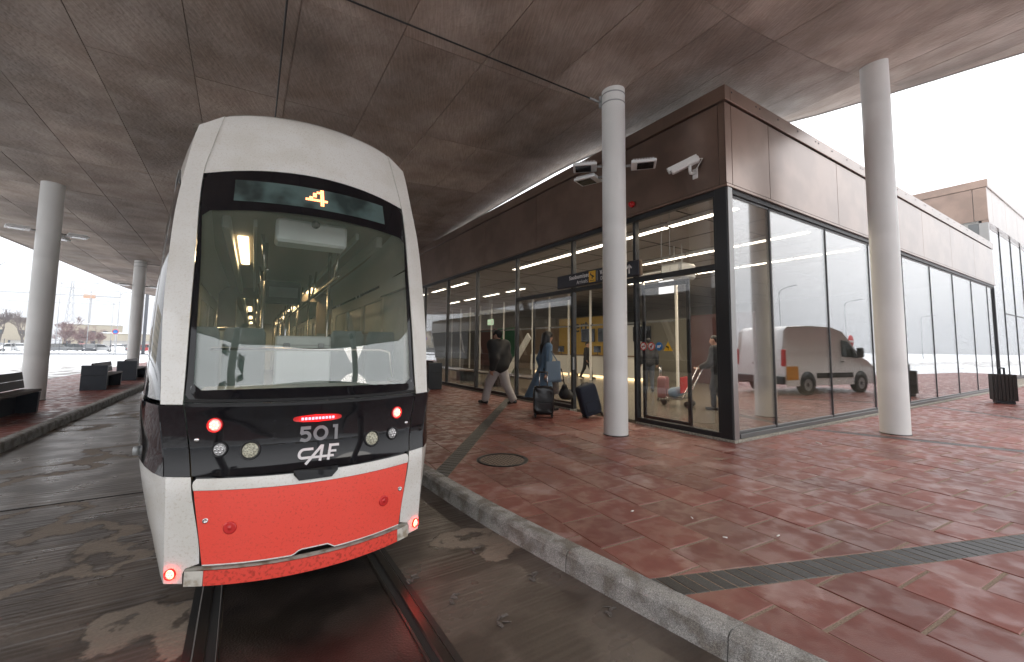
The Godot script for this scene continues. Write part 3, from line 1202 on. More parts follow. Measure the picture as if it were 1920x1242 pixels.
func build_terminal() -> void:
	var o := thing("terminal_building", "low airport terminal wing with brown metal fascia above a glass wall", "building", Vector3.ZERO)
	var X := FACADE_X
	var Z := FACADE_Z
	var XE := 25.5
	var ZE := -32.0
	var s := begin()
	# --- roof
	box(s, Vector3(X + 0.1, 5.50, ZE), Vector3(XE - 0.1, 5.66, Z - 0.1))
	var roof := obj("roof", s, M.hall_ceiling, o)
	s = begin()
	box(s, Vector3(X + 0.125, 5.66, ZE), Vector3(XE - 0.2, 5.875, Z - 0.145), 0.02)
	obj("roof_snow", s, M.snow, roof)
	# --- coping with its bolts
	s = begin()
	box(s, Vector3(X - 0.035, 5.645, ZE), Vector3(X + 0.12, 5.90, Z + 0.035), 0.006)
	obj("coping", s, M.fascia_brown, o)
	s = begin()
	box(s, Vector3(X + 0.122, 5.645, Z - 0.14), Vector3(XE, 5.898, Z + 0.035), 0.006)
	var cop := obj("coping", s, M.fascia_brown, o)
	s = begin()
	for k in 24:
		var x := 6.78 + 0.775 * k
		for dx in ([0.0, 0.13] if k % 3 == 1 else [0.0]):
			box(s, Vector3(x + dx - 0.012, 5.80, Z + 0.03), Vector3(x + dx + 0.012, 5.824, Z + 0.041))
	obj("bolts", s, M.black_plastic, cop)
	# --- fascia backing and panels
	s = begin()
	box(s, Vector3(X + 0.03, 4.215, ZE), Vector3(X + 0.12, 5.65, Z - 0.03))
	box(s, Vector3(X + 0.121, 4.215, Z - 0.12), Vector3(XE - 0.02, 5.65, Z - 0.03))
	obj("fascia_backing", s, M.dark_gap, o)
	var cuts := [Z - 0.01, -3.985, -6.38, -9.26, -12.17, -15.05, -17.95, -20.85, -23.75, -26.65, -29.5, ZE]
	for k in cuts.size() - 1:
		s = begin()
		box(s, Vector3(X, 4.222, cuts[k + 1] + 0.006), Vector3(X + 0.028, 5.622, cuts[k] - 0.006), 0.003)
		obj("fascia_panel", s, [M.fascia_brown, M.fascia_brown_1][k % 2], o)
	cuts = [X, 6.80, 8.02, 10.93, 13.82, 16.70, 19.55, 22.5, XE]
	for k in cuts.size() - 1:
		s = begin()
		box(s, Vector3(cuts[k] + (0.006 if k else 0.0), 4.224, Z - 0.028), Vector3(cuts[k + 1] - 0.006, 5.62, Z), 0.003)
		obj("fascia_panel", s, [M.fascia_brown_1, M.fascia_brown][k % 2], o)
	# lower trim under the fascia
	s = begin()
	box(s, Vector3(X - 0.012, 4.165, ZE), Vector3(X + 0.2, 4.212, Z + 0.012), 0.004)
	box(s, Vector3(X + 0.201, 4.165, Z - 0.2), Vector3(XE, 4.211, Z + 0.012), 0.004)
	obj("fascia_trim", s, M.fascia_brown, o)
	# head, sill and plinth
	var gx := X + 0.075
	var gz := Z - 0.075
	s = begin()
	box(s, Vector3(X + 0.03, 4.06, ZE), Vector3(X + 0.15, 4.163, Z - 0.225), 0.004)
	box(s, Vector3(X + 0.226, 4.08, Z - 0.15), Vector3(XE, 4.162, Z - 0.03), 0.004)
	obj("head_rail", s, M.frame_dark, o)
	s = begin()
	box(s, Vector3(X - 0.02, -0.1, ZE), Vector3(X + 0.2, 0.028, -7.81), 0.004)
	box(s, Vector3(X - 0.02, -0.1, -5.83), Vector3(X + 0.2, 0.03, Z + 0.02), 0.004)
	box(s, Vector3(X + 0.201, -0.1, Z - 0.2), Vector3(XE + 14.0, 0.029, Z + 0.02), 0.004)
	obj("plinth", s, M.plinth, o)
	s = begin()
	box(s, Vector3(X + 0.02, 0.03, ZE), Vector3(X + 0.15, 0.115, -7.82), 0.005)
	box(s, Vector3(X + 0.02, 0.03, -5.83), Vector3(X + 0.15, 0.112, Z - 0.225), 0.005)
	obj("sill_rail", s, M.frame_dark, o)
	s = begin()
	box(s, Vector3(X + 0.226, 0.03, Z - 0.15), Vector3(XE, 0.10, Z - 0.02), 0.005)
	obj("sill_rail", s, M.frame_grey, o)
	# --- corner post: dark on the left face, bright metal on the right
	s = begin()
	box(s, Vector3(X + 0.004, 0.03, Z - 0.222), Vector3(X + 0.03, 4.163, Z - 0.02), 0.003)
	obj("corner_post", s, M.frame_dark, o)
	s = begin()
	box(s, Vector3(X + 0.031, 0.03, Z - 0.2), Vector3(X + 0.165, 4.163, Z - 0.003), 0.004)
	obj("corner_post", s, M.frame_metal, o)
	s = begin()
	box(s, Vector3(X + 0.168, 0.03, Z - 0.2), Vector3(X + 0.185, 4.162, Z - 0.03))
	obj("corner_gap", s, M.dark_gap, o)
	# --- right facade windows
	var bays := [X + 0.186, 8.06, 10.36, 12.68, 15.0, 17.38, 19.76, 22.1, 24.45, XE]
	for k in bays.size() - 1:
		var w := Node3D.new()
		w.name = "window"
		o.add_child(w, true)
		s = begin()
		window_bar(s, Vector3(bays[k] + (0.0 if k == 0 else 0.002), 0.10, gz - 0.06), Vector3(bays[k] + (0.045 if k else 0.05), 4.08, gz + 0.012))
		if k == bays.size() - 2: window_bar(s, Vector3(XE - 0.07, 0.10, gz - 0.07), Vector3(XE, 4.08, gz + 0.05))
		obj("frame", s, M.frame_grey if k == 0 else M.frame_dark, w)
		s = begin()
		window_bar(s, Vector3(bays[k] + 0.047, 0.101, gz - 0.02), Vector3(bays[k + 1] - 0.001, 0.145, gz + 0.01))
		obj("bead", s, M.frame_grey, w)
		s = begin()
		window_bar(s, Vector3(bays[k] + 0.047, 4.04, gz - 0.02), Vector3(bays[k + 1] - 0.001, 4.079, gz + 0.01))
		obj("bead", s, M.frame_grey, w)
		pane_unit(w, false, gz, bays[k] + 0.03, bays[k + 1] + 0.01, 0.13, 4.06, 7)
	# --- left facade windows
	bays = [Z - 0.222, -5.86, -7.80, -10.30, -12.80, -15.25, -17.7, -20.15, -22.6, -25.05, -27.5, -29.9, ZE]
	for k in bays.size() - 1:
		var w := Node3D.new()
		w.name = "window"
		o.add_child(w, true)
		s = begin()
		var z1: float = bays[k + 1]
		window_bar(s, Vector3(gx - 0.05, 0.03 if k > 1 else 0.03, z1 - 0.035), Vector3(gx + 0.07, 4.06, z1 + 0.035))
		if k == 0: window_bar(s, Vector3(gx - 0.05, 0.112, bays[0] - 0.05), Vector3(gx + 0.07, 4.06, bays[0] - 0.001))
		obj("frame", s, M.frame_dark, w)
		if k >= 2 and k < 11:
			s = begin()
			window_bar(s, Vector3(gx - 0.058, 0.12, z1 - 0.018), Vector3(gx - 0.0505, 4.05, z1 + 0.018))
			obj("cover_strip", s, M.frame_metal, w)
		if k < 3:
			s = begin()
			window_bar(s, Vector3(gx - 0.045, 2.80, z1 + 0.036), Vector3(gx + 0.06, 2.90, bays[k] - (0.051 if k == 0 else 0.036)))
			obj("transom", s, M.frame_dark, w)
			pane_unit(w, true, gx, bays[k], z1, 2.88, 4.08)
			if k != 1:
				pane_unit(w, true, gx, bays[k], z1, 0.1, 2.82, 2)
		else:
			pane_unit(w, true, gx, bays[k], z1, 0.1, 4.08)
	# --- sliding door: two leaves drawn back behind their neighbours
	for d in [[-5.80, -4.72], [-9.62, -7.86]]:
		var leaf := Node3D.new()
		leaf.name = "sliding_door"
		o.add_child(leaf, true)
		s = begin()
		for z in [d[0], d[1] - 0.07]:
			window_bar(s, Vector3(gx + 0.09, 0.05, z), Vector3(gx + 0.13, 2.75, z + 0.07))
		window_bar(s, Vector3(gx + 0.091, 0.051, d[0] + 0.071), Vector3(gx + 0.129, 0.16, d[1] - 0.071))
		window_bar(s, Vector3(gx + 0.091, 2.66, d[0] + 0.071), Vector3(gx + 0.129, 2.749, d[1] - 0.071))
		obj("leaf_frame", s, M.frame_dark, leaf)
		pane_unit(leaf, true, gx + 0.105, d[0] + 0.05, d[1] - 0.05, 0.14, 2.68, 1)
	s = begin()
	box(s, Vector3(gx - 0.09, 0.95, -7.74), Vector3(gx - 0.051, 1.25, -7.70), 0.005)
	obj("door_lock", s, M.grey_metal, o)
	# door sensor over the opening
	s = begin()
	box(s, Vector3(gx - 0.12, 2.78, -6.95), Vector3(gx - 0.051, 2.86, -6.55), 0.01)
	obj("door_sensor", s, M.black_plastic, o)
	# back and far walls that close the wing
	s = begin()
	box(s, Vector3(X + 0.05, -0.1, ZE - 0.2), Vector3(XE, 5.5, ZE))
	box(s, Vector3(XE - 0.25, -0.1, ZE), Vector3(XE - 0.06, 5.49, Z - 0.25))
	obj("back_wall", s, M.hall_wall, o)
	# --- round stickers on the door pane
	var kinds := ["red and white round no smoking sticker on entrance glass, leftmost of four", "red and white round no pets sticker on entrance glass, second from left", "blue round guide dog sticker on entrance glass", "yellow triangular camera warning sticker on entrance glass"]
	for k in 4:
		var z: float = [-5.69, -5.50, -5.315, -5.115][k]
		var t := thing("sticker", kinds[k], "sticker", Vector3(gx - 0.004, 1.51, z), 0, "stickers on the entrance glass")
		var xf := Transform3D(Basis(Vector3(0, 0, 1), PI / 2), Vector3.ZERO)
		s = begin()
		if k == 3:
			prism(s, PackedVector2Array([Vector2(-0.085, -0.10), Vector2(-0.085, 0.10), Vector2(0.09, 0.0)]), 0.0, 0.002)
			var q := obj("triangle", s, M.sign_yellow, t)
			q.transform = Transform3D(Basis(Vector3(0, 1, 0), Vector3(-1, 0, 0), Vector3(0, 0, 1)), Vector3.ZERO)
		else:
			lathe(s, [Vector2(0, 0), Vector2(0.08, 0), Vector2(0.08, 0.002), Vector2(0, 0.002)], 24, xf)
			obj("disc", s, M.sign_blue if k == 2 else M.sign_red, t)
		if k < 2:
			s = begin()
			lathe(s, [Vector2(0, 0.002), Vector2(0.062, 0.002), Vector2(0.062, 0.003), Vector2(0, 0.003)], 24, xf)
			obj("field", s, M.sign_white, t)
			s = begin()
			box(s, Vector3(-0.0045, -0.06, -0.007), Vector3(-0.0035, 0.06, 0.007), 0, Transform3D(Basis(Vector3(1, 0, 0), 0.8), Vector3.ZERO))
			obj("bar", s, M.sign_red, t)
		s = begin()
		if k == 0:
			box(s, Vector3(-0.0036, -0.008, -0.045), Vector3(-0.0032, 0.008, 0.04))
		elif k == 1:
			box(s, Vector3(-0.0036, -0.02, -0.03), Vector3(-0.0032, 0.012, 0.02))
			box(s, Vector3(-0.0036, 0.012, 0.005), Vector3(-0.0032, 0.035, 0.035))
			box(s, Vector3(-0.0036, -0.045, -0.028), Vector3(-0.0032, -0.02, -0.016))
			box(s, Vector3(-0.0036, -0.045, 0.006), Vector3(-0.0032, -0.02, 0.018))
		elif k == 2:
			box(s, Vector3(-0.0036, -0.03, -0.045), Vector3(-0.0032, 0.02, 0.02))
			box(s, Vector3(-0.0036, -0.005, 0.02), Vector3(-0.0032, 0.03, 0.045))
		else:
			box(s, Vector3(-0.0036, -0.03, -0.04), Vector3(-0.0032, 0.0, 0.025), 0, Transform3D(Basis(Vector3(1, 0, 0), 0.4), Vector3.ZERO))
			box(s, Vector3(-0.0036, -0.06, 0.0), Vector3(-0.0032, -0.02, 0.012))
		obj("pictogram", s, M.sign_white if k == 2 else M.sign_black, t)
	build_entrance_sign()
	build_facade_devices()

func build_entrance_sign() -> void:
	var t := thing("entrance_sign", "long dark sign reading Saabumised Arrivals and Väljumised Departures above the door", "sign", Vector3(6.5, 3.06, -6.9))
	var s := begin()
	box(s, Vector3(0.0, -0.157, -1.29), Vector3(0.085, 0.157, 1.28), 0.012)
	obj("board", s, M.sign_navy, t)
	s = begin()
	box(s, Vector3(0.012, -0.15, 1.281), Vector3(0.08, 0.15, 1.31), 0.004)
	obj("end_cap", s, M.hall_wood, t)
	s = begin()
	box(s, Vector3(0.085, -0.03, -1.0), Vector3(0.13, 0.03, -0.94))
	box(s, Vector3(0.085, -0.03, 0.9), Vector3(0.13, 0.03, 0.96))
	obj("bracket", s, M.frame_dark, t)
	var face := Basis(Vector3.UP, -PI / 2)
	text_node("lettering", "Saabumised", 0.088, 0.003, M.sign_white, t, Transform3D(face, Vector3(-0.002, 0.055, -0.47)))
	text_node("lettering", "Arrivals", 0.08, 0.003, M.sign_white, t, Transform3D(face, Vector3(-0.002, -0.075, -0.37)), false)
	text_node("lettering", "Väljumised", 0.088, 0.003, M.sign_white, t, Transform3D(face, Vector3(-0.002, 0.055, 0.53)))
	text_node("lettering", "Departures", 0.08, 0.003, M.sign_white, t, Transform3D(face, Vector3(-0.002, -0.075, 0.50)), false)
	s = begin()
	box(s, Vector3(-0.004, -0.125, -0.145), Vector3(0.0, 0.125, 0.07), 0.0015)
	var ic := obj("icon", s, M.sign_yellow, t)
	s = begin()
	# landing aeroplane and runway bar
	var pl := Transform3D(Basis(Vector3(1, 0, 0), 0.5), Vector3(0, 0.02, -0.035))
	box(s, Vector3(-0.006, -0.014, -0.075), Vector3(-0.0042, 0.014, 0.07), 0, pl)
	box(s, Vector3(-0.006, -0.07, -0.01), Vector3(-0.0043, 0.0, 0.022), 0, Transform3D(Basis(Vector3(1, 0, 0), 0.1), Vector3(0, 0.02, -0.035)))
	box(s, Vector3(-0.006, 0.0, -0.075), Vector3(-0.0044, 0.045, -0.055), 0, pl)
	box(s, Vector3(-0.006, -0.095, -0.11), Vector3(-0.0042, -0.083, 0.035))
	obj("aeroplane", s, M.sign_black, ic)
	s = begin()
	box(s, Vector3(-0.003, -0.11, 0.115), Vector3(-0.0005, 0.11, 0.121))
	obj("divider", s, M.sign_white, t)
	s = begin()
	box(s, Vector3(-0.003, -0.09, 1.02), Vector3(-0.0005, 0.06, 1.05))
	for q in [-1, 1]:
		box(s, Vector3(-0.003, -0.095, -0.016), Vector3(-0.0006, 0.016, 0.016), 0, Transform3D(Basis(Vector3(1, 0, 0), -q * 0.75), Vector3(0, 0.085, 1.035)))
	obj("arrow", s, M.sign_white, t)

func build_facade_devices() -> void:
	# camera on its bracket
	var t := thing("security_camera", "white security camera on a bracket at the brown fascia corner", "camera", Vector3(FACADE_X, 4.56, -4.42))
	var s := begin()
	box(s, Vector3(-0.02, -0.09, -0.05), Vector3(0.0, 0.09, 0.05), 0.006)
	obj("wall_plate", s, M.white_plastic, t)
	s = begin(true)
	tube(s, [Vector3(-0.02, 0.0, 0), Vector3(-0.16, -0.03, 0.01), Vector3(-0.19, 0.0, 0.02), Vector3(-0.2, 0.1, 0.03)], 0.026, 10)
	obj("bracket_arm", s, M.white_plastic, t)
	var d := Vector3(-0.30, -0.20, -0.45).normalized()
	var bs := Basis.looking_at(d)
	var xf := Transform3D(bs, Vector3(-0.215, 0.13, -0.03))
	s = begin()
	box(s, Vector3(-0.058, -0.055, -0.27), Vector3(0.058, 0.055, 0.22), 0.02, xf)
	obj("housing", s, M.white_plastic, t)
	s = begin()
	box(s, Vector3(-0.068, 0.05, -0.32), Vector3(0.068, 0.072, 0.2), 0.008, xf)
	box(s, Vector3(-0.068, 0.0, -0.31), Vector3(-0.06, 0.055, 0.15), 0.003, xf)
	box(s, Vector3(0.06, 0.0, -0.31), Vector3(0.068, 0.055, 0.15), 0.003, xf)
	obj("sun_shield", s, M.white_plastic, t)
	s = begin()
	box(s, Vector3(-0.035, -0.035, -0.275), Vector3(0.035, 0.035, -0.268), 0.0, xf)
	obj("lens_window", s, M.screen_dark, t)
	s = begin(true)
	tube(s, [xf * Vector3(0, 0.0, 0.21), xf * Vector3(0.02, -0.02, 0.27), Vector3(-0.06, 0.06, 0.06), Vector3(-0.01, 0.02, 0.04)], 0.009, 8)
	obj("cable", s, M.white_plastic, t)
	# red beacon
	t = thing("fire_beacon", "small red alarm beacon on the brown fascia above the entrance", "beacon", Vector3(FACADE_X, 4.415, -5.86))
	s = begin(true)
	var ax := Transform3D(Basis(Vector3(0, 0, 1), PI / 2), Vector3.ZERO)
	lathe(s, [Vector2(0.0, 0.0), Vector2(0.062, 0.0), Vector2(0.062, 0.05), Vector2(0.05, 0.055), Vector2(0, 0.055)], 24, ax)
	obj("base", s, M.red_plastic, t)
	s = begin(true)
	lathe(s, [Vector2(0.042, 0.055), Vector2(0.042, 0.085), Vector2(0.03, 0.10), Vector2(0.0, 0.105)], 20, ax)
	obj("dome", s, M.red_plastic, t)

# ------------------------------------------------------------------ inside the hall
func build_interior() -> void:
	var X := FACADE_X
	var s := begin()
	box(s, Vector3(X + 0.2, -0.15, -31.9), Vector3(25.2, 0.012, -4.06))
	struct("hall_floor", s, M.hall_floor)
	s = begin()
	box(s, Vector3(X + 0.16, 4.30, -31.9), Vector3(25.2, 4.40, -4.01))
	struct("hall_ceiling", s, M.hall_ceiling)
	# ceiling joints: thin dark strips
	s = begin()
	for k in 13:
		box(s, Vector3(X + 0.17, 4.292, -5.4 - 2.0 * k), Vector3(25.1, 4.299, -5.37 - 2.0 * k))
	for x in [9.4, 12.3, 15.2]:
		box(s, Vector3(x, 4.293, -31.8), Vector3(x + 0.03, 4.2985, -4.1))
	struct("hall_ceiling_joint", s, M.dark_gap)
	# rows of linear lamps
	var proto: Node3D = null
	for r in 3:
		var x: float = [7.95, 10.9, 13.75][r]
		for k in 9:
			var z := -5.2 - 1.62 * k * (1.0 if k < 5 else 1.45)
			if r == 2 and k > 4: continue
			var lb := "linear ceiling lamp in the %s row of the hall, %s" % [["front", "middle", "back"][r], ["first", "second", "third", "fourth", "fifth", "sixth", "seventh", "eighth", "ninth"][k] + " from the glass front"]
			var o: Node3D
			if proto == null:
				o = thing("ceiling_light", lb, "ceiling light", Vector3(x, 4.2, z), 0, "linear lamps in the hall")
				s = begin()
				box(s, Vector3(-0.09, 0.0, -0.78), Vector3(0.09, 0.09, 0.78), 0.006)
				obj("lamp_housing", s, M.white_plastic, o)
				s = begin()
				box(s, Vector3(-0.08, -0.006, -0.76), Vector3(0.08, -0.001, 0.76))
				obj("lamp_diffuser", s, M.light_white, o)
				proto = o
			else:
				o = dup(proto, Vector3(x, 4.2, z), 0, lb)
			var al := AreaLight3D.new()
			al.name = "hall_lamp"
			al.area_size = Vector2(0.15, 1.5)
			al.light_energy = HALL_LIGHT
			al.light_color = Color(1.0, 0.93, 0.82)
			al.shadow_enabled = true
			al.rotation = Vector3(-PI / 2, 0, 0)
			al.position = Vector3(0, -0.02, 0)
			al.set("area_range", 30.0)
			o.add_child(al, true)
	# hall partition of glass with pale posts
	var pt := thing("glass_partition", "inner glass partition with pale posts behind the entrance", "partition", Vector3(13.6, 0, -15))
	for k in 14:
		s = begin()
		var z := 5.0 - 1.55 * k
		box(s, Vector3(-0.04, 0.012, z - 0.04), Vector3(0.04, 4.29, z + 0.04), 0.004)
		obj("post", s, M.hall_white, pt)
	for y in [2.5]:
		s = begin()
		box(s, Vector3(-0.03, y, -15.1), Vector3(0.03, y + 0.07, 5.0))
		obj("rail", s, M.frame_grey, pt)
	# coloured walls of the hire desks at the back
	var walls := [["yellow", -16.9, -21.2, M.hall_yellow, 3.3], ["wooden", -21.22, -26.4, M.hall_wood, 2.9], ["green", -26.42, -29.0, M.hall_green, 3.0], ["red", -29.02, -31.8, M.hall_orange, 3.0], ["white", -14.6, -16.88, M.hall_white, 2.7], ["dark", -12.0, -14.58, M.hall_wall, 2.9], ["dark red", -9.0, -11.98, M.hall_red, 3.0]]
	for w in walls:
		s = begin()
		box(s, Vector3(17.0, 0.012, w[2]), Vector3(17.2, w[4], w[1]), 0.004)
		tag(obj("display_wall", s, w[3]), "%s back wall of the hire desks inside the hall" % w[0], "wall panel", "coloured walls inside the hall")
	var lt := thing("wall_lettering", "black Hertz lettering on the yellow wall inside the hall", "lettering", Vector3(16.99, 2.75, -19.2))
	var face := Basis(Vector3.UP, -PI / 2)
	text_node("letters", "Hertz", 0.62, 0.02, M.sign_black, lt, Transform3D(face, Vector3.ZERO))
	# desk
	for d in [[-13.2, -17.2, "white service desk with glowing base in front of yellow wall"], [-18.0, -21.5, "white service desk beside the yellow wall, farther one"]]:
		var dk := thing("service_desk", d[2], "desk", Vector3(15.0, 0.012, (d[0] + d[1]) / 2))
		var h: float = (d[0] - d[1]) / 2
		s = begin()
		box(s, Vector3(0, 0.12, -h), Vector3(0.7, 1.08, h), 0.01)
		obj("body", s, M.hall_white, dk)
		s = begin()
		box(s, Vector3(0.06, 0.0, -h + 0.05), Vector3(0.6, 0.12, h - 0.05))
		obj("plinth_light", s, M.light_desk, dk)
		s = begin()
		box(s, Vector3(-0.04, 1.08, -h - 0.03), Vector3(0.75, 1.13, h + 0.03), 0.005)
		obj("top", s, M.hall_wood, dk)
		for k in 2:
			var m := thing("monitor", "black monitor standing on the %s service desk, %s one" % ["nearer" if d[0] > -15 else "farther", ["left", "right"][k]], "monitor", Vector3(15.4, 1.142, (d[0] + d[1]) / 2 - 0.9 + 1.6 * k), 0, "monitors on the desks")
			s = begin()
			box(s, Vector3(0, 0.12, -0.26), Vector3(0.03, 0.45, 0.26), 0.005)
			obj("screen", s, M.screen_dark, m)
			s = begin()
			box(s, Vector3(-0.08, 0.0, -0.1), Vector3(0.1, 0.015, 0.1), 0.003)
			box(s, Vector3(0.03, 0.015, -0.02), Vector3(0.05, 0.3, 0.02))
			obj("stand", s, M.black_plastic, m)
	for k in 3:
		s = begin()
		var z: float = [-18.45, -17.05, -14.5][k]
		box(s, Vector3(16.9, 1.85, z - 0.55), Vector3(16.96, 2.6, z + 0.55), 0.006)
		tag(obj("wall_screen", s, M.screen_dark), ["black wall screen at the edge of the yellow wall", "black wall screen right of the yellow wall", "black wall screen on the white wall behind the desk"][k], "screen", "dark screens on the hall walls")
	# hanging exit signs
	for e in [[Vector3(9.6, 2.62, -17.0), "green exit sign hanging inside behind the walking man"], [Vector3(7.1, 2.70, -5.45), "white lit exit sign hanging behind the right entrance pane"]]:
		var t := thing("exit_sign", e[1], "sign", e[0])
		s = begin()
		box(s, Vector3(-0.02, -0.13, -0.26 if e[0].x > 8 else -0.17), Vector3(0.02, 0.13, 0.26 if e[0].x > 8 else 0.17), 0.006)
		obj("light_panel", s, M.light_exit if e[0].x > 8 else M.sign_white_glow, t)
		s = begin(true)
		tube(s, [Vector3(0, 0.13, -0.1), Vector3(0, 4.29 - e[0].y, -0.1)], 0.006, 6)
		tube(s, [Vector3(0, 0.13, 0.1), Vector3(0, 4.29 - e[0].y, 0.1)], 0.006, 6)
		obj("hanger", s, M.grey_metal, t)
		if e[0].x > 8:
			s = begin()
			box(s, Vector3(-0.023, -0.08, 0.05), Vector3(-0.0205, 0.09, 0.1))
			box(s, Vector3(-0.023, -0.02, -0.22), Vector3(-0.0206, 0.02, -0.06))
			box(s, Vector3(-0.023, -0.07, 0.15), Vector3(-0.0206, 0.09, 0.24))
			obj("pictogram", s, M.sign_white, t)
	# ducts that hang in front of the ceiling
	var du := thing("ceiling_unit", "grey ceiling unit on rods with a pipe behind the upper entrance glass", "air unit", Vector3(9.9, 3.55, -7.2))
	s = begin()
	box(s, Vector3(-0.35, -0.22, -0.32), Vector3(0.35, 0.22, 0.32), 0.06)
	obj("casing", s, M.grey_metal, du)
	s = begin(true)
	for z in [-0.12, 0.12]:
		tube(s, [Vector3(0, 0.2, z), Vector3(0, 0.75, z)], 0.014, 6)
	tube(s, [Vector3(0, 0.1, -0.3), Vector3(0, 0.1, -2.4)], 0.03, 8)
	obj("pipe", s, M.white_plastic, du)
	# benches inside along the glass
	for k in 3:
		var z := -11.6 - 2.9 * k
		var b := thing("hall_bench", "dark bench inside behind the left glass, %s from the door" % ["first", "second", "third"][k], "bench", Vector3(8.3, 0.012, z), 0, "dark benches inside the hall")
		s = begin()
		box(s, Vector3(-0.3, 0.40, -1.1), Vector3(0.3, 0.47, 1.1), 0.01)
		obj("seat", s, M.bench_wood, b)
		s = begin()
		prism(s, PackedVector2Array([Vector2(-0.28, 0.2), Vector2(0.28, 0.2), Vector2(0.28, 0.9), Vector2(-0.28, 0.9)]), 0.0, 0.4)
		obj("support", s, M.black_plastic, b)
	# escalator seen as a pale diagonal
	var es := thing("staircase", "pale stair stringer rising diagonally behind the walking man", "staircase", Vector3(10.8, 0.0, -17.0))
	s = begin()
	box(s, Vector3(-0.04, -0.16, -4.4), Vector3(0.04, 0.16, 1.2), 0.0, Transform3D(Basis(Vector3(1, 0, 0), -0.78), Vector3(0, 1.2, 0.6)).scaled_local(Vector3(1, 1, 0.95)))
	obj("stringer", s, M.hall_white, es)

func build_tower() -> void:
	var o := thing("terminal_tower", "taller brown terminal block with full height glass at far right", "building", Vector3(26.2, 0, -4.0))
	var s := begin()
	var W := 26.0
	box(s, Vector3(0.05, 0.0, -20), Vector3(W, 8.4, -0.3))
	obj("core", s, M.far_wall_grey, o)
	s = begin()
	box(s, Vector3(-0.06, 8.47, -20), Vector3(W, 8.80, 0.05), 0.01)
	obj("coping", s, M.fascia_brown, o)
	s = begin()
	box(s, Vector3(-0.02, 7.06, -20), Vector3(0.04, 8.46, -0.42))
	obj("fascia_panel", s, M.fascia_brown_1, o)
	s = begin()
	box(s, Vector3(-0.02, 7.06, -0.40), Vector3(0.04, 8.46, 0.0))
	obj("fascia_panel", s, M.fascia_brown, o)
	for k in 10:
		s = begin()
		var x0 := 0.05 if k == 0 else 0.9 + 2.6 * (k - 1)
		box(s, Vector3(x0, 7.06, -0.04), Vector3(0.885 + 2.6 * k, 8.46, 0.0), 0.004)
		obj("fascia_panel", s, M.fascia_brown, o)
	s = begin()
	box(s, Vector3(-0.01, 6.95, -0.2), Vector3(W, 7.05, 0.01))
	obj("fascia_trim", s, M.fascia_brown, o)
	# west side window
	s = begin()
	box(s, Vector3(-0.01, 0.0, -0.6), Vector3(0.049, 6.95, -0.3))
	box(s, Vector3(-0.03, 0.0, -1.7), Vector3(0.048, 6.94, -1.58))
	obj("side_wall", s, M.frame_grey, o)
	s = begin()
	box(s, Vector3(-0.005, 5.9, -3.6), Vector3(0.05, 6.93, -1.71))
	obj("window", s, M.far_window, o)
	s = begin()
	box(s, Vector3(-0.02, 0, -0.29), Vector3(0.15, 6.95, -0.02))
	obj("corner_post", s, M.frame_metal, o)
	for k in 10:
		var x := 0.2 + 2.35 * k
		var w := Node3D.new()
		w.name = "window"
		o.add_child(w, true)
		s = begin()
		box(s, Vector3(x + 2.295, 0.42, -0.17), Vector3(x + 2.35, 6.94, -0.10), 0.005)
		box(s, Vector3(x, 0.30, -0.2), Vector3(x + 2.35, 0.415, -0.035))
		if k > 0: box(s, Vector3(x, 3.2, -0.165), Vector3(x + 2.29, 3.25, -0.105))
		obj("frame", s, M.frame_dark, w)
		pane_unit(w, false, -0.12, x, x + 2.3, 0.4, 6.94, 6)
	s = begin()
	box(s, Vector3(-0.02, -0.1, -0.25), Vector3(W, 0.29, 0.0))
	obj("plinth", s, M.plinth, o)
# ------------------------------------------------------------------ tram
# its own axes: x across, y above the pavement, z along (towards the camera); T() moves them to the tram's base
const TRAM_L := 8.0
func T(w: float, y: float, l: float) -> Vector3:
	return Vector3(w, y + 0.13, l + TRAM_L)

func face_l0(y: float) -> float:
	return curve_table([0.10, 0.14, 0.23, 0.45, 0.63, 0.69, 0.76, 0.84, 1.0, 1.10, 1.14, 1.20, 1.6, 2.0, 2.4, 2.75, 3.0, 3.2, 3.32, 3.37],
		[-2.845, -2.845, -2.85, -2.845, -2.848, -2.862, -2.90, -2.926, -2.93, -2.92, -2.935, -2.965, -3.10, -3.255, -3.42, -3.60, -3.71, -3.80, -3.87, -3.93], y)

func S(w: float, y: float, off := 0.0) -> Vector3:
	return T(w, y + off * 0.2, face_l0(y) - 0.42 * w * w + off)

func corner_w(y: float) -> float:
	return curve_table([0.12, 0.4, 0.69, 0.9, 1.1, 1.6, 2.2, 2.6, 3.0, 3.2, 3.3], [0.722, 0.735, 0.75, 0.785, 0.81, 0.86, 0.885, 0.88, 0.85, 0.82, 0.79], y)

func side_w(y: float) -> float:
	return curve_table([0.12, 0.25, 0.45, 0.7, 1.1, 1.6, 2.0, 2.4, 2.7, 3.0, 3.2, 3.35], [0.86, 0.93, 1.0, 1.065, 1.075, 1.08, 1.08, 1.075, 1.06, 1.02, 0.955, 0.87], y)

# side surface: sg -1 left, +1 right; d metres behind the corner
func side_p(sg: float, y: float, d: float, off := 0.0) -> Vector3:
	var wc := corner_w(y)
	var W := maxf(side_w(y), wc + 0.005)
	var w := wc + (W - wc) * (1.0 - exp(-d / 0.5)) + off
	return T(sg * w, y, face_l0(y) - 0.42 * wc * wc - d)

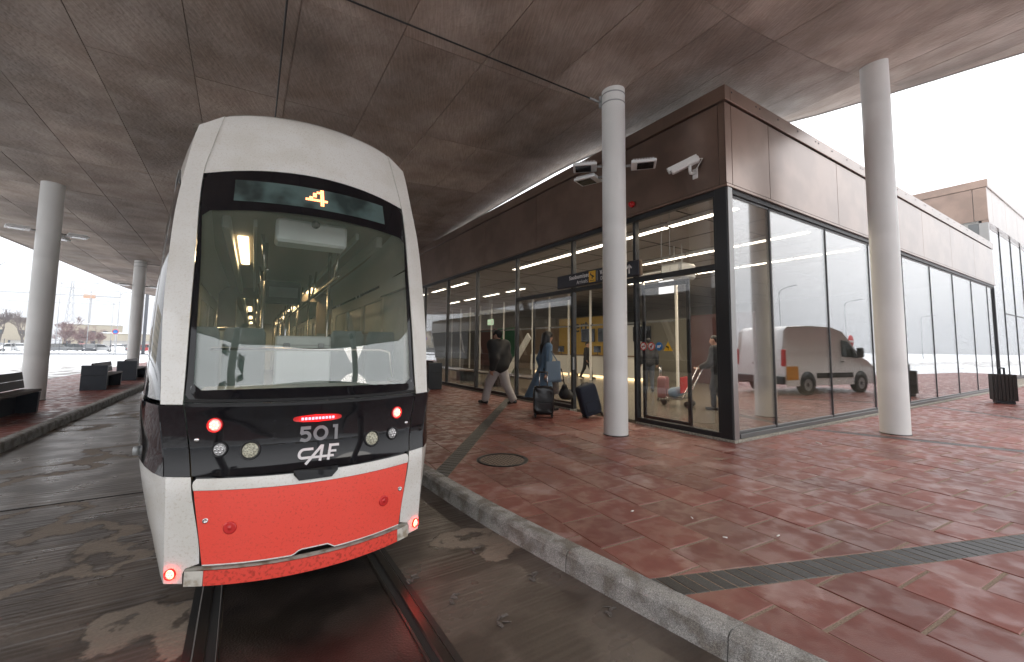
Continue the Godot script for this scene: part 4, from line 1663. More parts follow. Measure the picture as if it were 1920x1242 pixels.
func face_plate(called: String, y0: float, y1: float, wl: Callable, wr: Callable, nu: int, nv: int, off: float, th: float, m: Material, parent: Node, smooth := true) -> MeshInstance3D:
	var s := begin(smooth)
	var f := func(u: float, v: float) -> Vector3:
		var y := lerpf(y0, y1, v)
		return S(lerpf(wl.call(y), wr.call(y), u), y, off)
	var b := func(u: float, v: float) -> Vector3:
		var y := lerpf(y0, y1, v)
		return S(lerpf(wl.call(y), wr.call(y), u), y, off - th)
	surf(s, f, nu, nv)
	s.set_smooth_group(-1)
	for i in nu:
		var a := float(i) / nu
		var c := float(i + 1) / nu
		quad(s, f.call(a, 0.0), f.call(c, 0.0), b.call(c, 0.0), b.call(a, 0.0))
		quad(s, f.call(a, 1.0), b.call(a, 1.0), b.call(c, 1.0), f.call(c, 1.0))
	for j in nv:
		var a := float(j) / nv
		var c := float(j + 1) / nv
		quad(s, f.call(0.0, a), b.call(0.0, a), b.call(0.0, c), f.call(0.0, c))
		quad(s, f.call(1.0, a), f.call(1.0, c), b.call(1.0, c), b.call(1.0, a))
	return obj(called, s, m, parent)

func side_plate(called: String, sg: float, y0: Callable, y1: Callable, d0: float, d1: float, nu: int, nv: int, off: float, m: Material, parent: Node) -> MeshInstance3D:
	var s := begin(true)
	var f := func(u: float, v: float) -> Vector3:
		var d := d0 + (d1 - d0) * u * u
		var y := lerpf(y0.call(d), y1.call(d), v)
		return side_p(sg, y, d, off)
	var b := func(u: float, v: float) -> Vector3:
		var d := d0 + (d1 - d0) * u * u
		var y := lerpf(y0.call(d), y1.call(d), v)
		return side_p(sg, y, d, off - 0.03)
	if sg > 0.0:
		surf(s, func(u: float, v: float) -> Vector3: return f.call(u, v), nu, nv)
	else:
		surf(s, func(u: float, v: float) -> Vector3: return f.call(1.0 - u, v), nu, nv)
	s.set_smooth_group(-1)
	for i in nu:
		var a := float(i) / nu
		var c := float(i + 1) / nu
		quad(s, f.call(a, 0.0), f.call(c, 0.0), b.call(c, 0.0), b.call(a, 0.0))
		quad(s, f.call(a, 1.0), b.call(a, 1.0), b.call(c, 1.0), f.call(c, 1.0))
	for e in [0.0, 1.0]:
		for j in nv:
			var a := float(j) / nv
			var c := float(j + 1) / nv
			quad(s, f.call(e, a), b.call(e, a), b.call(e, c), f.call(e, c))
	return obj(called, s, m, parent)

# frame of the rear screen: outer (w,y), inner (w,y) on one closed ring, t in 0..1
func rr_point(t: float, w0: Callable, yb: Callable, yt: Callable, rad: float) -> Vector2:
	# walks a rounded rectangle in normalised (u,v), then maps
	var a := t * TAU
	var c := cos(a)
	var s := sin(a)
	var k := 1.0 / maxf(absf(c), absf(s))
	var u := c * k
	var v := s * k
	# pull the corners in
	var e := minf(absf(u), absf(v))
	var lim := 1.0 - rad
	if absf(u) > lim and absf(v) > lim:
		var q := Vector2(absf(u) - lim, absf(v) - lim)
		q = q.normalized() * minf(q.length(), rad)
		u = signf(u) * (lim + q.x)
		v = signf(v) * (lim + q.y)
	var yy := lerpf(yb.call(0.0), yt.call(0.0), (v + 1.0) * 0.5)
	var w: float = u * w0.call(yy)
	var y := lerpf(yb.call(w), yt.call(w), (v + 1.0) * 0.5)
	return Vector2(w, y)

func lamp(parent: Node, called: String, w: float, y: float, r: float, lens: Material, rim: Material, recess: float, leds := 0, led_mat: Material = null) -> void:
	var c := S(w, y, 0.0)
	var n := (S(w + 0.02, y) - S(w - 0.02, y)).cross(S(w, y + 0.02) - S(w, y - 0.02)).normalized()
	var bs := Basis.looking_at(-n)
	# local y axis out of the face
	var xf := Transform3D(Basis(bs.x, n, -bs.y), c)
	var h := Node3D.new()
	h.name = called
	parent.add_child(h, true)
	var s := begin(true)
	lathe(s, [Vector2(r * 1.28, 0.004), Vector2(r * 1.28, 0.012), Vector2(r * 1.2, 0.017), Vector2(r * 1.06, 0.012), Vector2(r * 1.0, 0.007)], 28, xf)
	obj("rim", s, rim, h)
	s = begin(true)
	lathe(s, [Vector2(r * 1.01, 0.0065), Vector2(r * 0.8, 0.012), Vector2(r * 0.4, 0.015), Vector2(0.0, 0.016)], 28, xf)
	obj("lens", s, lens, h)
	if leds > 0:
		s = begin()
		for k in leds:
			var a := TAU * k / maxf(leds - 1, 1)
			var rr := 0.0 if k == leds - 1 else r * 0.58
			var p := xf * Vector3(rr * cos(a), 0.015, rr * sin(a))
			var q := Transform3D(xf.basis, p)
			lathe(s, [Vector2(r * 0.2, 0.0), Vector2(r * 0.17, 0.004), Vector2(0, 0.006)], 8, q)
		obj("led", s, led_mat, h)

func build_tram() -> void:
	var at := Vector3(0.42, 0, -3.1)
	var bb := Vector3(-sin(0.01745), 0, cos(0.01745))
	at += bb * (3.1 - TRAM_L)
	at.y = -0.13
	var o := thing("tram", "white red and black tram seen from behind under the canopy", "tram", at, -0.01745)
	# ---- roof front (white cap) with its curved lower edge
	var yb := func(w: float) -> float: return 2.795 - 0.06 * w * w / 0.5
	var seam := func(y: float) -> float: return curve_table([2.7, 3.0, 3.29, 3.4], [0.742, 0.70, 0.648, 0.62], y)
	var yt := func(w: float) -> float: return 3.365 - 0.165 * w * w
	var s := begin(true)
	surf(s, func(u: float, v: float) -> Vector3:
		var k := u * 2.0 - 1.0
		var yy := lerpf(2.75, 3.33, v)
		var w: float = k * (seam.call(yy) + 0.02)
		var y := lerpf(yb.call(w), yt.call(w), v)
		return S(w, y, 0.0), 20, 10)
	# rolls over into the roof
	surf(s, func(u: float, v: float) -> Vector3:
		var k := u * 2.0 - 1.0
		var w: float = k * 0.634
		var y: float = yt.call(w)
		var p := S(w, y, 0.004)
		return p + Vector3(0, 0.05 * sin(v * PI / 2), -0.5 * v * v - 0.02 * v), 20, 5)
	obj("roof_cap", s, M.tram_white, o)
	# ---- pillars either side, from the belt up to the roof
	for sg in [-1.0, 1.0]:
		var inner := func(y: float) -> float: return curve_table([1.095, 2.0, 2.72, 3.0, 3.29, 3.4], [0.699, 0.727, 0.748, 0.706, 0.655, 0.63], y)
		s = begin(true)
		var ny := 26
		var fA := func(u: float, v: float) -> Vector3:
			var vv := v
			var y0 := 1.098
			var yi: float = inner.call(lerpf(1.098, 3.27, v))
			var uu := u if sg > 0 else 1.0 - u
			var ytop := lerpf(3.29, 3.19, uu)
			var y := lerpf(y0, ytop, v)
			var w := lerpf(inner.call(y), corner_w(y), uu)
			return S(sg * w, y, 0.012)
		surf(s, fA, 4, ny)
		s.set_smooth_group(-1)
		for j in ny:
			var a := float(j) / ny
			var b := float(j + 1) / ny
			for e in [0.0, 1.0]:
				var dn := Vector3(0, 0, -0.04)
				quad(s, fA.call(e, a), fA.call(e, a) + dn, fA.call(e, b) + dn, fA.call(e, b))
		quad(s, fA.call(0.0, 0.0), fA.call(1.0, 0.0), fA.call(1.0, 0.0) + Vector3(0, 0, -0.04), fA.call(0.0, 0.0) + Vector3(0, 0, -0.04))
		obj("corner_pillar", s, M.tram_white, o)
		# shoulder from the pillar's top to the roof
		s = begin(true)
		surf(s, func(u: float, v: float) -> Vector3:
			var uu := u if sg > 0 else 1.0 - u
			var y := lerpf(3.29, 3.19, uu)
			var w := lerpf(0.655, corner_w(y), uu)
			var p := S(sg * w, y, 0.012)
			return p + Vector3(sg * 0.02 * v * uu, 0.075 * sin(v * PI / 2), -0.45 * v), 3, 4)
		obj("roof_shoulder", s, M.tram_white, o)
	# ---- roof behind
	s = begin(true)
	surf(s, func(u: float, v: float) -> Vector3:
		var k := u * 2.0 - 1.0
		return T(k * 0.90, 3.43 - 0.13 * k * k * absf(k), -4.32 - 24.0 * v), 12, 2)
	obj("roof", s, M.tram_white_dirty, o)
	# ---- black glazing frame with rounded hole, on one sheet with the screen
	var wo := func(y: float) -> float: return curve_table([1.095, 2.0, 2.79], [0.697, 0.724, 0.746], y)
	var ybo := func(w: float) -> float: return 1.108
	var yto := func(w: float) -> float: return 2.79 - 0.06 * w * w / 0.5
	var wi := func(y: float) -> float: return curve_table([1.17, 2.0, 2.41], [0.656, 0.692, 0.722], y)
	var ybi := func(w: float) -> float: return 1.19 - 0.03 * w * w
	var yti := func(w: float) -> float: return 2.42 - 0.05 * w * w
	s = begin(true)
	var N := 96
	var R := 5
	for k in N:
		for j in R:
			var q := []
			for c in [[k, j], [k, j + 1], [k + 1, j + 1], [k + 1, j]]:
				var t: float = float(c[0] % N) / N + 0.125 / 8
				var pi := rr_point(t, wi, ybi, yti, 0.055)
				var po := rr_point(t, wo, ybo, yto, 0.0)
				var p := pi.lerp(po, float(c[1]) / R)
				q.append(S(p.x, p.y, 0.0))
			quad(s, q[0], q[1], q[2], q[3])
	obj("glazing_frame", s, M.tram_black, o)
	# ---- the screen: two sheets
	s = begin(true)
	for e in [0.0, -0.006, -0.012, -0.018]:
		surf(s, func(u: float, v: float) -> Vector3:
			var y0 := lerpf(1.17, 2.43, v)
			return S((u * 2 - 1) * (wi.call(y0) + 0.015), lerpf(1.17, 2.43 - 0.05 * pow((u * 2 - 1) * 0.7, 2), v), e - 0.001), 18, 24)
	obj("rear_screen", s, M.glass_green, o)
	# gasket line along the foot of the screen
	face_plate("screen_gasket", 1.112, 1.128, func(y): return -0.69, func(y): return 0.69, 16, 1, 0.006, 0.01, M.black_rubber, o)
	# ---- destination display
	var dsp := face_plate("destination_display", 2.487, 2.675, func(y): return -0.54, func(y): return 0.54, 16, 3, 0.003, 0.004, M.display_glass, o)
	s = begin()
	# the figure 4 in lamp dots
	for r in 8:
		for c in 6:
			var on := (c == 4) or (r == 5) or (r < 5 and c == int(round(4.0 - r * 0.8)))
			if not on: continue
			for h in 2:
				var w := -0.075 + 0.026 * c + 0.013 * h
				var y := 2.658 - 0.0185 * r
				var p := S(w, y, 0.006)
				box(s, p - Vector3(0.0056, 0.0085, 0.002), p + Vector3(0.0056, 0.0085, 0.002))
	obj("display_lamps", s, M.display_orange, dsp)
	# ---- belt panel: dark, glossy, with a ledge on top
	face_plate("belt_panel", 0.705, 1.085, func(y): return -curve_table([0.69, 1.1], [0.624, 0.69], y), func(y): return curve_table([0.69, 1.1], [0.624, 0.69], y), 20, 12, 0.004, 0.03, M.tram_black, o)
	face_plate("belt_ledge", 1.086, 1.107, func(y): return -0.692, func(y): return 0.692, 20, 1, -0.018, 0.04, M.black_plastic, o)
	face_plate("lower_groove", 0.66, 0.71, func(y): return -0.62, func(y): return 0.62, 12, 2, -0.03, 0.03, M.tram_black, o)
	# black tongue over the hatch in the middle
	s = begin()
	var tongue := [Vector2(-0.125, 0.715), Vector2(-0.125, 0.69), Vector2(-0.095, 0.655), Vector2(0.085, 0.655), Vector2(0.12, 0.69), Vector2(0.12, 0.715)]
	var tg := func(p: Vector2, e: float) -> Vector3: return T(p.x, p.y, -2.848 - 0.15 * (p.y - 0.655) - 0.42 * p.x * p.x + e)
	for k in range(1, tongue.size() - 1):
		tri(s, tg.call(tongue[0], 0.02), tg.call(tongue[k], 0.02), tg.call(tongue[k + 1], 0.02))
	for k in tongue.size():
		var a: Vector2 = tongue[k]
		var b: Vector2 = tongue[(k + 1) % tongue.size()]
		quad(s, tg.call(a, 0.02), tg.call(b, 0.02), tg.call(b, -0.06), tg.call(a, -0.06))
	obj("hatch_grip", s, M.tram_black, o)
	# ---- hatch: white flap above red door
	face_plate("hatch_flap", 0.632, 0.692, func(y): return -curve_table([0.63, 0.67, 0.695], [0.612, 0.618, 0.60], y), func(y): return curve_table([0.63, 0.67, 0.695], [0.612, 0.618, 0.60], y), 20, 4, 0.008, 0.03, M.tram_white, o)
	var notch := func(w: float) -> float:
		return 0.232 if w < -0.115 or w > 0.125 else (lerpf(0.232, 0.258, clampf((w + 0.115) / 0.04, 0, 1)) if w < 0.0 else lerpf(0.258, 0.232, clampf((w - 0.085) / 0.04, 0, 1)))
	s = begin(true)
	var hw := func(y: float) -> float: return curve_table([0.23, 0.63], [0.548, 0.61], y)
	var ff := func(u: float, v: float, off: float) -> Vector3:
		var k := u * 2.0 - 1.0
		var w0: float = k * 0.58
		var y := lerpf(notch.call(w0), 0.6305, v)
		return S(k * hw.call(y), y, off)
	surf(s, func(u, v): return ff.call(u, v, 0.008), 56, 5)
	s.set_smooth_group(-1)
	for i in 56:
		var a := i / 56.0
		var b := (i + 1) / 56.0
		quad(s, ff.call(a, 0.0, 0.008), ff.call(b, 0.0, 0.008), ff.call(b, 0.0, -0.02), ff.call(a, 0.0, -0.02))
	var hatch := obj("red_hatch", s, M.tram_red, o)
	s = begin()
	for i in 56:
		var a := i / 56.0
		var b := (i + 1) / 56.0
		var dn := Vector3(0, -0.006, 0.001)
		quad(s, ff.call(a, 0.0, 0.009) + dn, ff.call(a, 0.0, 0.009), ff.call(b, 0.0, 0.009), ff.call(b, 0.0, 0.009) + dn)
	obj("lower_lip", s, M.tram_white, hatch)
	for w in [-0.426, 0.426]:
		s = begin(true)
		var c := S(w, 0.425, 0.008)
		var rn := (S(w + 0.02, 0.425) - S(w - 0.02, 0.425)).cross(S(w, 0.445) - S(w, 0.405)).normalized()
		var rb := Basis.looking_at(-rn)
		lathe(s, [Vector2(0.034, -0.002), Vector2(0.034, 0.005), Vector2(0.028, 0.007), Vector2(0.02, 0.006), Vector2(0.006, 0.0065), Vector2(0.005, 0.009), Vector2(0, 0.009)], 24, Transform3D(Basis(rb.x, rn, -rb.y), c))
		obj("reflector", s, M.red_reflector, hatch)
	for w in [-0.545, 0.548]:
		s = begin(true)
		lathe(s, [Vector2(0.014, -0.002), Vector2(0.014, 0.006), Vector2(0.007, 0.006), Vector2(0.006, 0.002), Vector2(0, 0.002)], 14, Transform3D(Basis(Vector3(1, 0, 0), PI / 2), S(w, 0.47, 0.008)))
		obj("lock", s, M.chrome, hatch)
	# ---- bumper bar
	var bw := func(y): return 0.54
	s = begin(true)
	face_plate("bumper", 0.122, 0.20, func(y): return -0.538, func(y): return 0.538, 18, 3, 0.012, 0.06, M.tram_red_dirty, o)
	for sg in [-1.0, 1.0]:
		face_plate("bumper_end", 0.122, 0.20, func(y): return (-0.628 if sg < 0 else 0.540), func(y): return (-0.540 if sg < 0 else 0.628), 4, 3, 0.012, 0.06, M.tram_white_dirty, o)
	s = begin(true)
	surf(s, func(u: float, v: float) -> Vector3: return S((u * 2 - 1) * 0.626, 0.203 + 0.012 * v, 0.008 - 0.05 * v), 18, 2)
	obj("bumper_top", s, M.tram_white_dirty, o)
	# ---- white corner skirts, each side: front face then round the corner
	for sg in [-1.0, 1.0]:
		var yin := func(y: float) -> float: return curve_table([0.12, 0.20, 0.215, 0.232, 0.63, 0.69], [0.634, 0.636, 0.62, 0.562, 0.622, 0.63], y)
		s = begin(true)
		var fa := func(u: float, v: float) -> Vector3:
			var uu := u if sg > 0 else 1.0 - u
			var y := lerpf(0.135, 0.70, v)
			var w := lerpf(yin.call(y), corner_w(y), uu)
			return S(sg * w, y, 0.0)
		surf(s, fa, 5, 22)
		s.set_smooth_group(-1)
		for j in 22:
			var a := j / 22.0
			var b := (j + 1) / 22.0
			var e := 0.0 if sg > 0 else 1.0
			var dn := Vector3(0, 0, -0.05)
			quad(s, fa.call(e, a), fa.call(e, a) + dn, fa.call(e, b) + dn, fa.call(e, b))
		for i in 5:
			quad(s, fa.call(i / 5.0, 0), fa.call((i + 1) / 5.0, 0), fa.call((i + 1) / 5.0, 0) + Vector3(0, 0, -0.06), fa.call(i / 5.0, 0) + Vector3(0, 0, -0.06))
		obj("corner_skirt", s, M.tram_white, o)
		var ylow := func(d: float) -> float: return 0.135 + 0.03 * minf(d, 1.0)
		var ymid := func(d: float) -> float: return 0.70 + 0.03 * smoothstep(0.0, 0.5, d)
		var ytopb := func(d: float) -> float: return 1.095 + 0.01 * minf(d, 1.0)
		side_plate("side_skirt", sg, ylow, ymid, 0.0, 25.0, 30, 10, 0.0, M.tram_white, o)
		side_plate("side_belt", sg, func(d): return ymid.call(d) + 0.002, ytopb, 0.0, 25.0, 30, 8, 0.012, M.tram_black, o)
		# belt on the front face, outside the panel joint
		s = begin(true)
		surf(s, func(u: float, v: float) -> Vector3:
			var uu := u if sg > 0 else 1.0 - u
			var y := lerpf(0.702, 1.093, v)
			var w := lerpf(curve_table([0.69, 1.1], [0.632, 0.697], y), corner_w(y) + 0.012, uu)
			return S(sg * w, y, 0.004), 5, 10)
		obj("belt_corner", s, M.tram_black, o)
		# side glass and white cant rail
		var yg0 := func(d: float) -> float: return 1.12
		var yg1 := func(d: float) -> float: return curve_table([0.0, 0.25, 0.8, 2.0, 11.0], [2.62, 2.84, 2.72, 2.45, 2.45], d)
		side_plate("side_glass", sg, yg0, yg1, 0.012, 25.0, 34, 14, -0.004, M.tram_black, o)
		side_plate("cant_rail", sg, func(d): return yg1.call(d) + 0.004, func(d): return 3.185 + 0.12 * smoothstep(0.25, 1.3, d), 0.0, 25.0, 34, 8, 0.0, M.tram_white, o)
		s = begin(true)
		var pts := []
		for k in 40:
			var d := 0.02 + 2.0 * k / 39.0
			pts.append(side_p(sg, yg1.call(d), d, 0.004))
		tube(s, pts, 0.008, 6)
		obj("glass_trim", s, M.frame_grey, o)
		for d in [1.5, 3.4, 5.3, 7.2, 9.4, 11.6, 13.8, 16.0, 18.2, 20.4]:
			side_plate("window_post", sg, yg0, yg1, d, d + 0.25, 2, 6, 0.002, M.tram_white, o)
		# low marker lamp
		lamp(o, "marker_lamp", sg * 0.690, 0.186, 0.024, M.lamp_led_hot, M.red_reflector, 0.0, 7, M.lamp_led_tail)
		lamp(o, "tail_lamp", sg * 0.531, 0.981, 0.034, M.lamp_led_tail, M.red_reflector, 0.0, 8, M.lamp_led_hot)
		lamp(o, "fog_lamp", sg * 0.500, 0.841, 0.034, M.lamp_lens, M.black_plastic, 0.0, 7, M.chrome)
		lamp(o, "head_lamp", sg * 0.348, 0.830, 0.043, M.lamp_lens_warm, M.black_plastic, 0.0, 9, M.lamp_lens_warm)
		s = begin(true)
		lathe(s, [Vector2(0.013, 0.0), Vector2(0.013, 0.008), Vector2(0.006, 0.01), Vector2(0, 0.01)], 14, Transform3D(Basis(Vector3(1, 0, 0), PI / 2), S(sg * 0.618, 0.895, 0.004)))
		obj("belt_lock", s, M.chrome, o)
	# side mirror stub low on the left
	s = begin(true)
	lathe(s, [Vector2(0, -0.03), Vector2(0.018, -0.025), Vector2(0.022, 0.0), Vector2(0.018, 0.025), Vector2(0, 0.03)], 12, Transform3D(Basis.IDENTITY, side_p(-1, 0.76, 0.5, 0.02)))
	obj("door_button", s, M.grey_metal, o)
	# ---- brake light bar
	s = begin(true)
	var prof := []
	for k in 33:
		var a := TAU * k / 32.0
		prof.append(Vector2(0.14 * signf(cos(a)) * pow(absf(cos(a)), 0.9), 0.022 * signf(sin(a)) * pow(absf(sin(a)), 0.6)))
	for k in 32:
		var a: Vector2 = prof[k]
		var b: Vector2 = prof[k + 1]
		tri(s, S(0.005, 0.998, 0.008), S(0.005 + a.x, 0.998 + a.y, 0.006), S(0.005 + b.x, 0.998 + b.y, 0.006))
	var bl := obj("brake_light", s, M.red_reflector, o)
	s = begin()
	for k in 10:
		var p := S(-0.083 + 0.0195 * k, 0.997, 0.012)
		box(s, p - Vector3(0.007, 0.008, 0.003), p + Vector3(0.007, 0.008, 0.003), 0.002)
	obj("led_light", s, M.lamp_led_red, bl)
	# ---- number and maker's emblem
	var nm := put("fleet_number", number_501(), M.decal_grey, o)
	nm.transform = Transform3D(Basis(Vector3(1, 0, 0), 0.0), S(0.018, 0.905, 0.008))
	var em := begin()
	emblem(em)
	var e := obj("emblem", em, M.decal_white, o)
	e.transform = Transform3D(Basis(Vector3(1, 0, 0), -0.35), S(0.016, 0.785, 0.012))
	# ---- lights that the lamps throw
	for l in [[S(0.0, 0.997, 0.012), 0.010], [S(-0.69, 0.186, 0.010), 0.03], [S(0.69, 0.186, 0.010), 0.03], [S(-0.531, 0.981, 0.010), 0.006], [S(0.531, 0.981, 0.010), 0.006]]:
		var ol := OmniLight3D.new()
		ol.name = "lamp_glow"
		ol.light_color = Color(1.0, 0.06, 0.06)
		ol.light_energy = l[1]
		ol.light_size = 0.004
		ol.omni_range = 40.0
		ol.omni_attenuation = 2.0
		ol.shadow_enabled = true
		o.add_child(ol, true)
		ol.position = l[0]
	# pantograph on the roof, mirrored in the entrance glass
	var pg := Node3D.new()
	pg.name = "pantograph"
	o.add_child(pg, true)
	s = begin(true)
	var pl := -19.0
	for w in [-0.35, 0.35]:
		tube(s, [T(w * 0.8, 3.45, pl), T(w, 4.2, pl + 1.3), T(w * 0.9, 4.98, pl + 0.1)], 0.03, 6)
	tube(s, [T(-0.4, 4.2, pl + 1.3), T(0.4, 4.2, pl + 1.3)], 0.03, 6)
	obj("arm", s, M.black_plastic, pg)
	s = begin(true)
	for eb in [-0.15, 0.15]:
		tube(s, [T(-0.8, 4.86, pl + eb), T(-0.55, 4.99, pl + eb), T(0.55, 4.99, pl + eb), T(0.8, 4.86, pl + eb)], 0.025, 6)
	obj("contact_bow", s, M.black_plastic, pg)
	build_tram_inside(o)

# plain bold figures with round bowls
func stroke(s: SurfaceTool, pts: Array, wd: float, d := 0.002) -> void:
	var L := []
	var Rr := []
	for i in pts.size():
		var t: Vector2
		if i == 0: t = pts[1] - pts[0]
		elif i == pts.size() - 1: t = pts[i] - pts[i - 1]
		else: t = (pts[i] - pts[i - 1]).normalized() + (pts[i + 1] - pts[i]).normalized()
		t = t.normalized()
		var n := Vector2(-t.y, t.x) * wd * 0.5
		if i > 0 and i < pts.size() - 1:
			var c := absf(t.dot((pts[i + 1] - pts[i]).normalized()))
			n /= maxf(c, 0.6)
		L.append(pts[i] + n)
		Rr.append(pts[i] - n)
	for i in pts.size() - 1:
		var q := [L[i], L[i + 1], Rr[i + 1], Rr[i]]
		var f := []
		for p in q: f.append(Vector3(p.x, p.y, d))
		quad(s, f[0], f[1], f[2], f[3])
		for k in 4:
			var a: Vector3 = f[k]
			var b: Vector3 = f[(k + 1) % 4]
			quad(s, a, Vector3(a.x, a.y, 0), Vector3(b.x, b.y, 0), b)

func arc(c: Vector2, rx: float, ry: float, a0: float, a1: float, n: int) -> Array:
	var r := []
	for k in n + 1:
		var a := deg_to_rad(lerpf(a0, a1, float(k) / n))
		r.append(c + Vector2(rx * cos(a), ry * sin(a)))
	return r

func number_501() -> ArrayMesh:
	var s := begin()
	var h := 0.046
	var t := 0.019
	# 5
	stroke(s, [Vector2(-0.052, h - t / 2), Vector2(-0.098, h - t / 2)], t)
	var five := [Vector2(-0.099, h), Vector2(-0.103, 0.002)]
	stroke(s, five, t * 0.95, 0.0022)
	stroke(s, [Vector2(-0.108, 0.004), Vector2(-0.085, 0.009)] + arc(Vector2(-0.082, -0.015), 0.025, 0.024, 75, -95, 12) + [Vector2(-0.108, -0.031)], t, 0.0024)
	# 0
	stroke(s, arc(Vector2(0.006, 0), 0.034, h - t / 2, 90, 450, 28), t)
	# 1
	stroke(s, [Vector2(0.075, h - t / 2), Vector2(0.103, h - t / 2)], t)
	stroke(s, [Vector2(0.096, h), Vector2(0.096, -h)], t, 0.0022)
	return commit(s)

func emblem(s: SurfaceTool) -> void:
	# C A F drawn as joined strokes, leaning right
	var sh := func(x: float, y: float) -> Vector2: return Vector2(x + 0.18 * y, y)
	var t := 0.0155
	var y := func(a: Array) -> Array:
		var r := []
		for p in a: r.append(sh.call(p.x, p.y))
		return r
	stroke(s, y.call([Vector2(-0.038, 0.030)] + [Vector2(-0.085, 0.030)] + arc(Vector2(-0.09, 0.005), 0.022, 0.025, 95, 265, 10) + [Vector2(-0.06, -0.02), Vector2(-0.02, -0.02)]), t)
	stroke(s, y.call([Vector2(-0.066, -0.058), Vector2(0.008, 0.046)]), t, 0.0022)
	stroke(s, y.call([Vector2(0.012, 0.05), Vector2(0.012, -0.045)]), t, 0.0024)
	stroke(s, y.call([Vector2(-0.03, -0.021), Vector2(0.088, -0.021)]), t * 0.9, 0.0026)
	stroke(s, y.call([Vector2(0.058, 0.05), Vector2(0.058, -0.045)]), t, 0.0028)
	stroke(s, y.call([Vector2(0.05, 0.042), Vector2(0.108, 0.042)]), t, 0.003)
	stroke(s, y.call([Vector2(0.05, 0.006), Vector2(0.098, 0.006)]), t * 0.9, 0.0032)

func inner_w(l: float) -> float:
	return 0.78 + 0.18 * (1.0 - exp(-maxf(-l - 3.4, 0.0) / 0.5))

